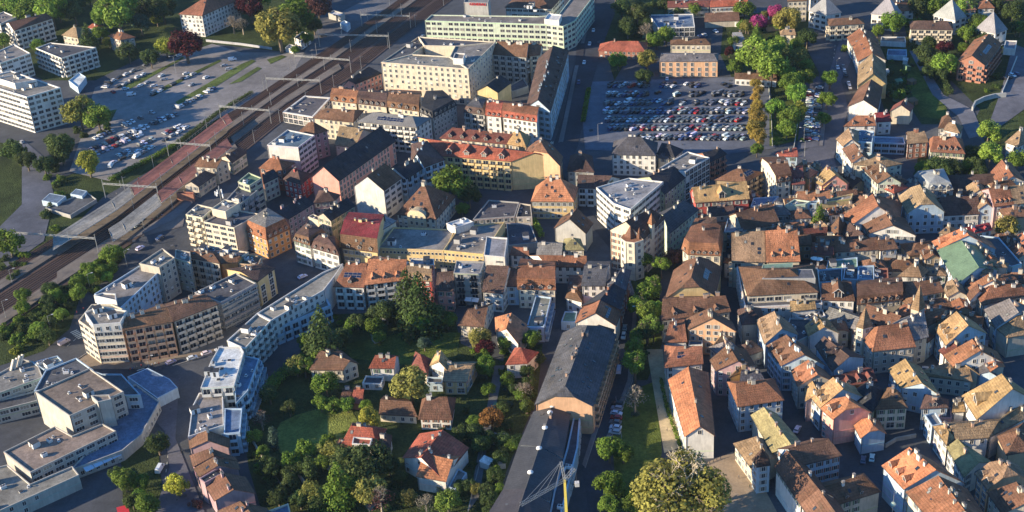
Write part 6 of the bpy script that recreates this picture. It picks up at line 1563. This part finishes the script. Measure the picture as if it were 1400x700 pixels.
for i, (x, y, a, col, k, label, grp, parts) in enumerate(keep):
    ck = CK[k]; cc = tuple(v*rc_.uniform(.85, 1.1) for v in CC[col])
    if i < 300:
        near = depth(keep[i]) < 690
        if parts or near:
            r = obj('parked_car' if k != 'van' else 'van', None, None, (x, y, .15), a); obj('body', ck['body'], r, col=cc); obj('windows', ck['glass'], r)
            for wx in (-1.3, 1.3):
                for wy in (-ck['W']+.05, ck['W']-.05): obj('wheel', ck['wheel'], r, (wx, wy, .32))
            for s in (-.6, .6): obj('headlight', ck['hl'], r, (ck['L'], s, .66))
        else: r = obj('parked_car' if k != 'van' else 'van', ck['whole'], None, (x, y, .15), a, col=cc)
        tag(r, label, 'van' if k == 'van' else 'car', grp)
    else:
        wm = ck['wm']; ca, sa = math.cos(a), math.sin(a); mi = {'white': 0, 'silver': 1, 'grey': 2, 'black': 3, 'red': 4, 'blue': 5, 'beige': 1, 'yellow': 0, 'green': 3}[col]
        for f, m_ in zip(wm.f, wm.m): rest.face([(x+wm.v[j][0]*ca-wm.v[j][1]*sa, y+wm.v[j][0]*sa+wm.v[j][1]*ca, .15+wm.v[j][2]) for j in f], mi if m_ == 0 else 5+m_)
for nme in ('white', 'silver', 'grey', 'black', 'red', 'blue'): M['cp_'+nme] = mat('car_paint_'+nme, base=CC[nme], objcol=False, rough=.28, spec=.6)
o = obj('parked_cars', rest.mesh('parked_cars', ['cp_white', 'cp_silver', 'cp_grey', 'cp_black', 'cp_red', 'cp_blue', 'glass', 'tyre']), None); o['kind'] = 'stuff'; o['label'] = 'the farthest cars standing close together in the car parks'
print('cars', len(keep))
# ---------------------------------------------------------------- street lamps, crane, domes, sign, awnings
def lamp(x, y, h, dx, clue, double=False):
    """x, y: pixel of the foot"""
    p = P(x, y); r = obj('street_lamp', None, None, p, dx); tag(r, 'slim grey street lamp '+clue, 'lamp', 'street lamps')
    b = MB(); b.cyl(0, 0, 0, h, .12, 7, 0, .07); obj('pole', b.mesh('pole', ['steel']), r)
    for s in ((1, -1) if double else (1,)):
        b = MB(); b.bar((0, 0, h-.1), (s*1.8, 0, h+.3), .08); obj('arm', b.mesh('arm', ['steel']), r); b = MB(); b.box(min(s*1.6, s*2.5), -.2, h+.2, max(s*1.6, s*2.5), .2, h+.38); obj('lamp_head', b.mesh('lamp_head', ['white']), r)
for a in ((241, 101, 11, .5, 'in the middle of the railway car yard', True), (71, 458, 9, .3, 'among the embankment shrubs', False), (124, 397, 8, .2, 'by the road above the corner building', False), (9, 437, 9, .2, 'between platform and embankment at the left', False), (17, 388, 7, .3, 'on the road left of the platforms', False),
          (874, 446, 9, 0, 'double armed among the avenue trees', True), (1051, 106, 10, .4, 'at the head of the big car park', False), (1143, 103, 9, .6, 'on the island of the curving street', False), (1100, 214, 8, 0, 'double armed at the car park exit', True), (1099, 195, 8, 0, 'near the side car park wall', True),
          (818, 192, 9, 0, 'at the lower corner of the big car park', False), (174, 365, 8, .4, 'beside the blue windowed office roof', False), (829, 150, 9, .2, 'left in the big car park', False), (77, 74, 8, .4, 'beside the balconied slab', False), (205, 508, 7, 0, 'before the curved balconied front', False), (843, 392, 8, 0, 'on the shaded avenue pavement', False)):
    lamp(*a)
# hanging lamp ball at the bottom lane
p = P(1221, 690, 9); r = obj('lantern_mast', None, None, (p.x, p.y, 0)); tag(r, 'tall mast with a pale green lantern ball at the bottom lane', 'lamp'); b = MB(); b.cyl(0, 0, 0, 9, .12, 7); b.bar((0, 0, 9), (0, 0, 16), .10, 0, .04); obj('mast', b.mesh('mast', ['steel']), r)
b = MB(); b.cyl(0, 0, 8.6, 9.2, .5, 10, 0, .9); b.cyl(0, 0, 9.2, 9.8, .9, 10, 0, .5); obj('lantern', b.mesh('lantern', ['paint']), r, col=(.5, .62, .5))
# white domes on the black hall and dark ridge seam
halls = sorted([o for o in bpy.data.objects if o.name.startswith('long_hall')], key=lambda o: -o.location.y)
hall = halls[0]
for hi, (x, y) in ((0, (755, 554)), (0, (752, 563)), (0, (745, 584)), (1, (737, 612)), (1, (725, 645))):
    hall = halls[hi]; p = P(x, y, 11.2); b = MB(); b.cyl(0, 0, 0, .3, 1.0, 12); b.cyl(0, 0, .3, .75, .95, 12, 0, .35); obj('roof_dome', b.mesh('roof_dome', ['paint']), hall, (p.x-hall.location.x, p.y-hall.location.y, 10.9), col=(.75, .75, .72))
# crane over the hall
base = P(776, 735); top = P(772, 656, 22); tip = P(712, 690, 26); apex = P(767, 631, 27); r = obj('tower_crane', None, None, base); tag(r, 'yellow and grey mobile crane with lattice jib over the black hall', 'crane')
L_ = lambda v: Vector((v.x-base.x, v.y-base.y, v.z)); b = MB(); b.bar((0, 0, 0), L_(top), 1.1, 0, .7); obj('mast', b.mesh('mast', ['paint']), r, col=(.75, .60, .12))
def lattice(a, c, w, n):
    b = MB(); d = (c-a).normalized(); s = d.cross(Vector((0, 0, 1))).normalized(); u = d.cross(s); K = [s*w+u*w, s*w-u*w, -s*w-u*w, -s*w+u*w]
    for k in K: b.bar(a+k, c+k, .09)
    for i in range(n):
        p, q = a+(c-a)*(i/n), a+(c-a)*((i+1)/n)
        for j in range(4): b.bar(p+K[j], q+K[(j+1) % 4], .055)
    return b
obj('jib', lattice(L_(top), L_(tip), .42, 16).mesh('jib', ['steel']), r); obj('luffing_strut', lattice(L_(top), L_(apex), .35, 6).mesh('strut', ['steel']), r)
ct = P(786, 640, 25); obj('counter_jib', lattice(L_(top), L_(ct), .45, 6).mesh('counter_jib', ['steel']), r); b = MB()
for q in (.2, .45, .7, 1): b.bar(L_(apex), L_(top)+(L_(tip)-L_(top))*q, .07)
b.bar(L_(apex), L_(ct), .07); b.bar(L_(ct), L_(P(789, 662, 12)), .06); obj('cable', b.mesh('cable', ['steel']), r)
b = MB(); b.box(-.7, -.7, 0, .7, .7, 1.4); obj('counterweight', b.mesh('counterweight', ['white']), r, L_(P(789, 664, 11)))
b = MB(); b.box(-3, -1.3, .4, 3, 1.3, 2.2); b.box(1.6, -1.2, 2.2, 2.9, 1.2, 3.2, 1); b.cyl(-1.8, -1.4, 0, 1, .5); b.cyl(1.8, 1.4, 0, 1, .5); obj('carrier', b.mesh('carrier', ['paint', 'glass']), r, col=(.75, .55, .1))
# red company sign
tw = [o for o in bpy.data.objects if o.name.startswith('sign_tower')][0]
cu = bpy.data.curves.new('sign_text', 'FONT'); cu.body = 'GENERALI'; cu.size = 2.3; cu.extrude = .12; cu.align_x = 'CENTER'; cu.materials.append(M['paint'])
a = P(640, 10, 19); c = P(664, 10, 19); e = c-a; m = (P(643, 9.5, 19.5)+P(664, 9.5, 19.5))/2
v_ = [v for v in VOLS if v.o['name'] == 'sign_tower'][0]; wa, wb_ = v_.wall[0], v_.wall[1]; e = (wb_-wa); mid = wa+e*.58; rz = math.atan2(e.y, e.x); e.normalize()
to_ = bpy.data.objects.new('sign_curve', cu); COL.objects.link(to_); bpy.context.view_layer.update(); me_ = bpy.data.meshes.new_from_object(to_.evaluated_get(bpy.context.evaluated_depsgraph_get())); bpy.data.objects.remove(to_); to = bpy.data.objects.new('sign_lettering', me_); COL.objects.link(to); to.parent = tw; to.location = (mid.x-tw.location.x+e.y*.25, mid.y-tw.location.y-e.x*.25, 20.3); to.rotation_euler = (math.pi/2, 0, rz); to.color = (.55, .02, .02, 1); to.scale = (1.0, 1, 1)
# awnings
def awning(px, w, d, z, rz, col, label, n=4):
    p = P(*px, z); r = obj('awning', None, None, (p.x, p.y, z), rz); tag(r, label, 'awning'); 
    for i in range(n):
        b = MB(); x = (i-(n-1)/2)*w; b.face([(x-w*.47, -d/2, -.5), (x+w*.47, -d/2, -.5), (x+w*.47, d/2, .3), (x-w*.47, d/2, .3)]); b.face([(x-w*.47, -d/2, -.7), (x+w*.47, -d/2, -.7), (x+w*.47, -d/2, -.5), (x-w*.47, -d/2, -.5)]); obj('canvas', b.mesh('canvas', ['paint']), r, col=col)
awning((139, 629), 3.4, 3.2, 3.6, ang_px((120, 638), (160, 619)), (.55, .65, .75), 'row of four pale blue awnings on the civic complex')
awning((444, 508), 3.6, 3.4, 3.2, ang_px((436, 507), (454, 512)), (.85, .30, .05), 'orange awning on the terrace of the broad garden house', 2)
awning((203, 458), 2.6, 1.6, 10, ang_px((190, 460), (210, 457)), (.5, .02, .05), 'red balcony awning on the curved balconied front', 3)
awning((168, 697), 4, 3.5, 3, .3, (.6, .04, .05), 'bright red awning at the bottom left', 1)
awning((645, 409), 3, 1.8, 4, ang_px((635, 408), (655, 410)), (.8, .8, .8), 'white awning under the stacked glazed balconies', 2)
# steel flues on the left arm
for i, (x, y) in enumerate(((14.5, 505), (19, 503), (23, 500), (27, 498))):
    p = P(x, y, 9); b = MB(); b.bar((0, 0, 0), (1.2, 2.2, 3.6), .8); o = obj('steel_flue', b.mesh('flue', ['paint']), None, (p.x, p.y, 8.4), col=(.62, .55, .45)); tag(o, f"{['first', 'second', 'third', 'last'][i]} of four slanting pale flues on the civic wing roof, from the left", 'flue')
# antennas on the station square block
p = P(300, 262, 20); r = obj('antenna_mast', None, None, (p.x, p.y, 0)); tag(r, 'cluster of white phone antennas on the cream square block', 'antenna'); b = MB(); b.cyl(0, 0, 13, 23, .12, 6); obj('mast', b.mesh('mast', ['steel']), r)
for k in range(7): a = k*.9; b = MB(); b.box(-.25, -.2, 0, .25, .2, 2.0); obj('antenna_panel', b.mesh('panel', ['paint']), r, (math.cos(a)*(1+.25*k), math.sin(a)*(1+.2*k), 17.5+(k % 3)*1.2), a, (.8, .8, .78))
# arched front gable of the grand villa
vv = [v for v in VOLS if 'grand one with round' in v.clue][0]; rt_ = [o for o in bpy.data.objects if o.get('label', '').endswith('grand one with round front gable near the green tree')][0]
a, c = vv.wall[0], vv.wall[1]; e = (c-a).normalized(); nr = Vector((e.y, -e.x)); m = a+(c-a)*.52; b = MB(); W_ = 4.6; pr = [(-W_, 0), (-W_, 8.2)]+[(-W_*math.cos(t*math.pi/10), 8.2+3.2*math.sin(t*math.pi/10)) for t in range(1, 10)]+[(W_, 8.2), (W_, 0)]
q = [(m+e*x+nr*.7-vv.ctr).to_3d()+Vector((0, 0, z)) for x, z in pr]; back = Vector((-nr.x*4, -nr.y*4, 0)); b.face(q, 0)
for i in range(len(q)-1): top_ = 0 < i < len(q)-2 and q[i].z > 8.1; b.face([q[i+1], q[i], q[i]+back, q[i+1]+back], 1 if top_ else 0)
obj('front_gable', b.mesh('front_gable', ['plaster', 'tile']), rt_, col=(.60, .50, .34))
for x in (-2.6, 0, 2.6):
    for z in (.9, 4.2, 7.2):
        o = obj('window', PW['w'], rt_, ((m+e*x+nr*.72-vv.ctr).x, (m+e*x+nr*.72-vv.ctr).y, z), math.atan2(e.y, e.x))
# scaffolding bars on the netted building
sv = [v for v in VOLS if v.o['name'] == 'scaffolded_building'][0]; so_ = [o for o in bpy.data.objects if o.name.startswith('scaffolded_building')][0]
for i in (0, 1):
    a, c = sv.wall[i], sv.wall[i+1]; e = (c-a); L = e.length; e.normalize(); nr = Vector((e.y, -e.x)); b = MB(); F = lambda x, z, o_=1.0: (a+e*x+nr*o_-sv.ctr).to_3d()+Vector((0, 0, z))
    for z in range(0, 14, 2): b.bar(F(0, z+.1), F(L, z+.1), .12); b.bar(F(0, z+.1, .25), F(L, z+.1, .25), .1)
    for k in range(int(L/2.5)+1): x = min(k*2.5, L); b.bar(F(x, 0), F(x, 14), .10)
    for z in range(2, 14, 2): b.face([F(0, z), F(L, z), F(L, z, .2), F(0, z, .2)], 0)
    obj('scaffold', b.mesh('scaffold', ['steel']), so_)
# retaining wall arc on the right lawn, garden wall, avenue wall
def wall(pts, h, w, col, label):
    q = [P(*p) for p in pts]; c = sum(q, Vector((0, 0, 0)))/len(q); b = MB()
    for a, d in zip(q, q[1:]):
        a = a-c; d = d-c; e = (d-a).normalized(); s = Vector((-e.y, e.x, 0))*w/2; z = Vector((0, 0, h)); b.face([a+s+z, a-s+z, d-s+z, d+s+z]); b.face([a-s, d-s, d-s+z, a-s+z]); b.face([d+s, a+s, a+s+z, d+s+z]); b.face([a+s, a-s, a-s+z, a+s+z]); b.face([d-s, d+s, d+s+z, d-s+z])
    o = obj('wall', b.mesh('boundary_wall', ['plaster']), None, c, col=col); tag(o, label, 'wall')
wall([(1329, 152), (1333, 144), (1345, 138), (1360, 134), (1375, 133)], 2.5, .8, (.4, .4, .38), 'pale curved retaining wall on the lawn at the right')
wall([(1370, 128), (1380, 105), (1390, 80)], 1.5, .4, (.5, .5, .48), 'pale wall along the terrace right of the brick block'); wall([(346, 606), (357, 625), (372, 640)], 2, .3, (.6, .55, .45), 'pale garden wall beside the stepped terrace houses'); wall([(408, 651), (420, 668), (424, 676)], 2, .4, (.6, .5, .4), 'low pinkish wall at the bottom of the gardens')
wall([(1101, 104), (1092, 160), (1085, 205)], 1.2, .3, (.55, .52, .45), 'long low wall between park strip and side car park'); wall([(1049, 100), (1054, 150), (1056, 200)], 1, .3, (.5, .5, .42), 'long kerb wall beside the ochre row'); wall([(282, 57), (330, 62), (372, 68)], 1.5, .4, (.4, .4, .42), 'pale wall at the upper end of the car yard'); wall([(1210, 612), (1225, 603), (1252, 598)], 1.5, .5, (.35, .33, .3), 'stone wall across the court below the pink front')
# ---------------------------------------------------------------- passers-by: one continuous skinned figure each
def person_mesh(stride, seed):
    J = dict(pel=(0, 0, .95), che=(0, .02, 1.32), nek=(0, .02, 1.50), hed=(0, .04, 1.64), top=(0, .03, 1.75), lh=(-.10, 0, .9), lk=(-.11, stride*.55, .5), la=(-.11, stride*.7, .08), lf=(-.11, stride*.7+.16, .04), rh=(.10, 0, .9), rk=(.11, -stride*.25, .5), ra=(.11, -stride*.9, .10), rf=(.11, -stride*.9+.15, .04),
             ls=(-.20, .01, 1.42), le=(-.26, -stride*.4, 1.14), lw=(-.26, -stride*.2+.06, .90), rs=(.20, .01, 1.42), re=(.26, stride*.35, 1.14), rw=(.26, stride*.6, .92))
    E_ = 'pel-che che-nek nek-hed hed-top pel-lh lh-lk lk-la la-lf pel-rh rh-rk rk-ra ra-rf che-ls ls-le le-lw che-rs rs-re re-rw'.split(); K = list(J); rad = dict(pel=.14, che=.16, nek=.055, hed=.10, top=.06, lh=.10, rh=.10, lk=.06, rk=.06, la=.04, ra=.04, lf=.035, rf=.035, ls=.07, rs=.07, le=.045, re=.045, lw=.03, rw=.03)
    me = bpy.data.meshes.new('figure_skeleton'); me.from_pydata([J[k] for k in K], [(K.index(a), K.index(b)) for a, b in (e.split('-') for e in E_)], []); o = bpy.data.objects.new('figure', me); COL.objects.link(o)
    md = o.modifiers.new('s', 'SKIN'); md.use_smooth_shade = True
    for i, k in enumerate(K): me.skin_vertices[0].data[i].radius = (rad[k], rad[k]*(.75 if k in ('che', 'pel') else 1))
    me.skin_vertices[0].data[0].use_root = True; o.modifiers.new('u', 'SUBSURF').levels = 1; bpy.context.view_layer.update()
    r = bpy.data.meshes.new_from_object(o.evaluated_get(bpy.context.evaluated_depsgraph_get())); bpy.data.objects.remove(o); r.materials.clear()
    for k in ('paint', 'trousers', 'skin', 'dark'): r.materials.append(M[k])
    for p in r.polygons: z = p.center.z; p.material_index = 3 if z > 1.69 or (z > 1.6 and p.center.y < .0) or z < .09 else 2 if z > 1.5 or (abs(p.center.x) > .2 and z < .96) else 0 if z > .93 else 1
    r.name = 'person'; return r
M['trousers'] = mat('trousers', base=(.05, .055, .08), objcol=False); M['skin'] = mat('skin', base=(.45, .28, .2), objcol=False)
PM = [person_mesh(.3, 1), person_mesh(.12, 2), person_mesh(.42, 3)]; rp = random.Random(3)
CLO = dict(black=(.02, .02, .02), red=(.4, .03, .03), blue=(.05, .1, .3), white=(.7, .7, .7), grey=(.2, .2, .2), green=(.05, .15, .06), beige=(.45, .37, .26))
def people(pts, place):
    for k, (x, y) in enumerate(pts):
        c = rp.choice(list(CLO)); st = rp.randrange(3); p = P(x, y); o = obj('person', PM[st], None, (p.x, p.y, .15), rp.uniform(0, 6.28), col=CLO[c]); side = 'leftmost' if k == 0 else 'rightmost' if k == len(pts)-1 else 'between the others'
        tag(o, f"person in {c} top {['walking', 'standing', 'striding'][st]} {place}, {side}", 'person', 'people '+place)
people([(179, 508), (182, 507), (185, 506), (188, 505), (194, 503), (209, 502), (213, 500), (218, 500)], 'below the curved balconied front'); people([(197, 312), (204, 309), (209, 303), (216, 300), (222, 297)], 'on the station square'); people([(246, 268), (252, 264), (259, 266)], 'by the red topped kiosk')
people([(115, 425), (106, 430)], 'beside the corner building'); people([(776, 236), (789, 232), (799, 244)], 'crossing at the avenue corner'); people([(160, 268), (190, 247), (215, 228)], 'on the island platform'); people([(900, 560), (912, 590)], 'on the pale gravel path'); people([(1010, 655), (1025, 668)], 'on the gravel square'); people([(1230, 330), (1226, 345), (1235, 312)], 'in the lane by the zebra crossing')
# ---------------------------------------------------------------- small street things
rs = random.Random(21)
def bollard_row(p0, p1, n, place):
    a, c = P(*p0), P(*p1); b = MB(); b.cyl(0, 0, 0, .9, .12, 7); b.cyl(0, 0, .9, 1.0, .14, 7, 0, .05); me = b.mesh('bollard', ['dark'])
    for i in range(n): q = a+(c-a)*(i/(n-1)); tag(obj('bollard', me, None, (q.x, q.y, .15)), 'dark bollard '+place, 'bollard', 'bollards '+place)
bollard_row((178, 512), (222, 505), 9, 'in front of the curved balconied house'); bollard_row((955, 640), (985, 628), 7, 'at the edge of the gravel square')
def fence(pts, h, label):
    q = [P(*p) for p in pts]; c = q[0].copy(); r = obj('fence', None, None, c); tag(r, label, 'fence'); me = None
    for a, d in zip(q, q[1:]):
        L = (d-a).length; n = max(1, int(L/3)); e = (d-a)/L
        for z in (.35, h-.1): b = MB(); b.bar(a-c+Vector((0, 0, z)), d-c+Vector((0, 0, z)), .08); obj('rail', b.mesh('rail', ['steel']), r)
        for i in range(n):
            if me is None: b = MB(); b.box(-.06, -.06, 0, .06, .06, h); me = b.mesh('post', ['steel'])
            obj('post', me, r, a-c+e*(i*3))
fence(((243, 205), (300, 160), (350, 128)), 1.6, 'wire fence between car yard hedge and tracks'); fence(((1085, 205), (1100, 110)), 1.2, 'rail fence beside the park strip wall'); fence(((372, 645), (400, 690)), 1.2, 'garden fence below the terrace houses'); fence(((640, 700), (655, 640), (668, 590)), 1.2, 'garden fence along the lane')
fence(((850, 600), (842, 545)), 1.0, 'railing by the cars beside the lawn strip')
def sunshade(x, y, z, r_, col, label):
    p = P(x, y, z); b = MB(); t = obj('parasol', None, None, (p.x, p.y, z)); tag(t, label, 'parasol'); b.cyl(0, 0, 0, 2.3, .05, 6); obj('pole', b.mesh('pole', ['steel']), t); b = MB(); b.cyl(0, 0, 2.0, 2.7, r_, 8, 0, .05); obj('canopy', b.mesh('canopy', ['paint']), t, col=col)
sunshade(1113, 359, 8, 1.6, (.75, .75, .72), 'left white parasol on the teal roof terrace'); sunshade(1120, 360, 8, 1.6, (.75, .75, .72), 'right white parasol on the teal roof terrace'); sunshade(452, 526, 0, 1.7, (.8, .3, .1), 'orange parasol in the garden of the broad house'); sunshade(592, 640, 0, 1.5, (.75, .73, .7), 'white parasol behind the red roofed garden pair')
sunshade(1262, 318, 0, 1.5, (.7, .7, .68), 'pale parasol at the wide blue gable'); sunshade(700, 505, 0, 1.4, (.7, .65, .5), 'cream parasol by the little hipped house')
def sheds(poly, n, place):
    q = TP(0, 0, 1, poly); xs = [a for a, b in q]; ys = [b for a, b in q]
    for k in range(n):
        x, y = rs.uniform(min(xs), max(xs)), rs.uniform(min(ys), max(ys)); p = P(x, y); gx, gy = int(p.x-GX0), int(p.y-GY0)
        if 0 <= gx < GN and 0 <= gy < GM and HM[gy, gx] > 0: continue
        b = MB(); w_, d, h = rs.uniform(1.5, 2.6), rs.uniform(1.2, 2), rs.uniform(2, 2.6); b.box(-w_, -d, 0, w_, d, h, 0); b.face([(-w_-.2, -d-.2, h), (w_+.2, -d-.2, h), (w_+.2, d+.2, h+.6), (-w_-.2, d+.2, h+.6)], 1); b.face([(-w_, d, h), (w_, d, h), (w_, d, h+.55), (-w_, d, h+.55)][::-1], 0)
        b.face([(-.4, -d-.02, 0), (.4, -d-.02, 0), (.4, -d-.02, 1.9), (-.4, -d-.02, 1.9)], 2); cn, cc = rs.choice((('brown', (.2, .12, .07)), ('grey', (.35, .35, .35)), ('whitish', (.6, .6, .57)), ('green', (.12, .2, .12))))
        side = ('upper ' if y < sum(ys)/len(ys) else 'lower ')+('left' if x < sum(xs)/len(xs) else 'right')
        tag(obj('garden_shed', b.mesh('garden_shed', ['paint', 'gravel', 'dark']), None, (p.x, p.y, 0), rs.uniform(0, 3), col=cc), f'small {cn} garden shed {place}, {side} part', 'shed', f'sheds {place}')
sheds('1208,80 1248,80 1248,150 1215,150', 9, 'among the dark back yards'); sheds('650,530 700,530 690,640 650,640', 4, 'beside the garden lane'); sheds('455,435 560,435 560,470 455,470', 3, 'below the terrace row'); sheds('870,0 930,0 920,60 870,60', 4, 'in the dark park by the avenue'); sheds('1250,210 1340,210 1340,245 1250,245', 4, 'in the mansion gardens')
# trains of flat wagons / service cars waiting by the tracks
# ---------------------------------------------------------------- the morning air
hm = bpy.data.materials.new('haze_air'); hm.use_nodes = True; hn = hm.node_tree.nodes; hn.clear(); ho = hn.new('ShaderNodeOutputMaterial'); hv = hn.new('ShaderNodeVolumePrincipled')
hv.inputs['Color'].default_value = (.60, .78, 1, 1); hv.inputs['Density'].default_value = .00003; hv.inputs['Anisotropy'].default_value = .2; hm.node_tree.links.new(hv.outputs[0], ho.inputs['Volume'])
b = MB(); b.box(-2600, -400, -1, 2600, 3600, 300); me = bpy.data.meshes.new('haze'); me.from_pydata(b.v, [], b.f); me.materials.append(hm); o = obj('haze', me); o['kind'] = 'stuff'
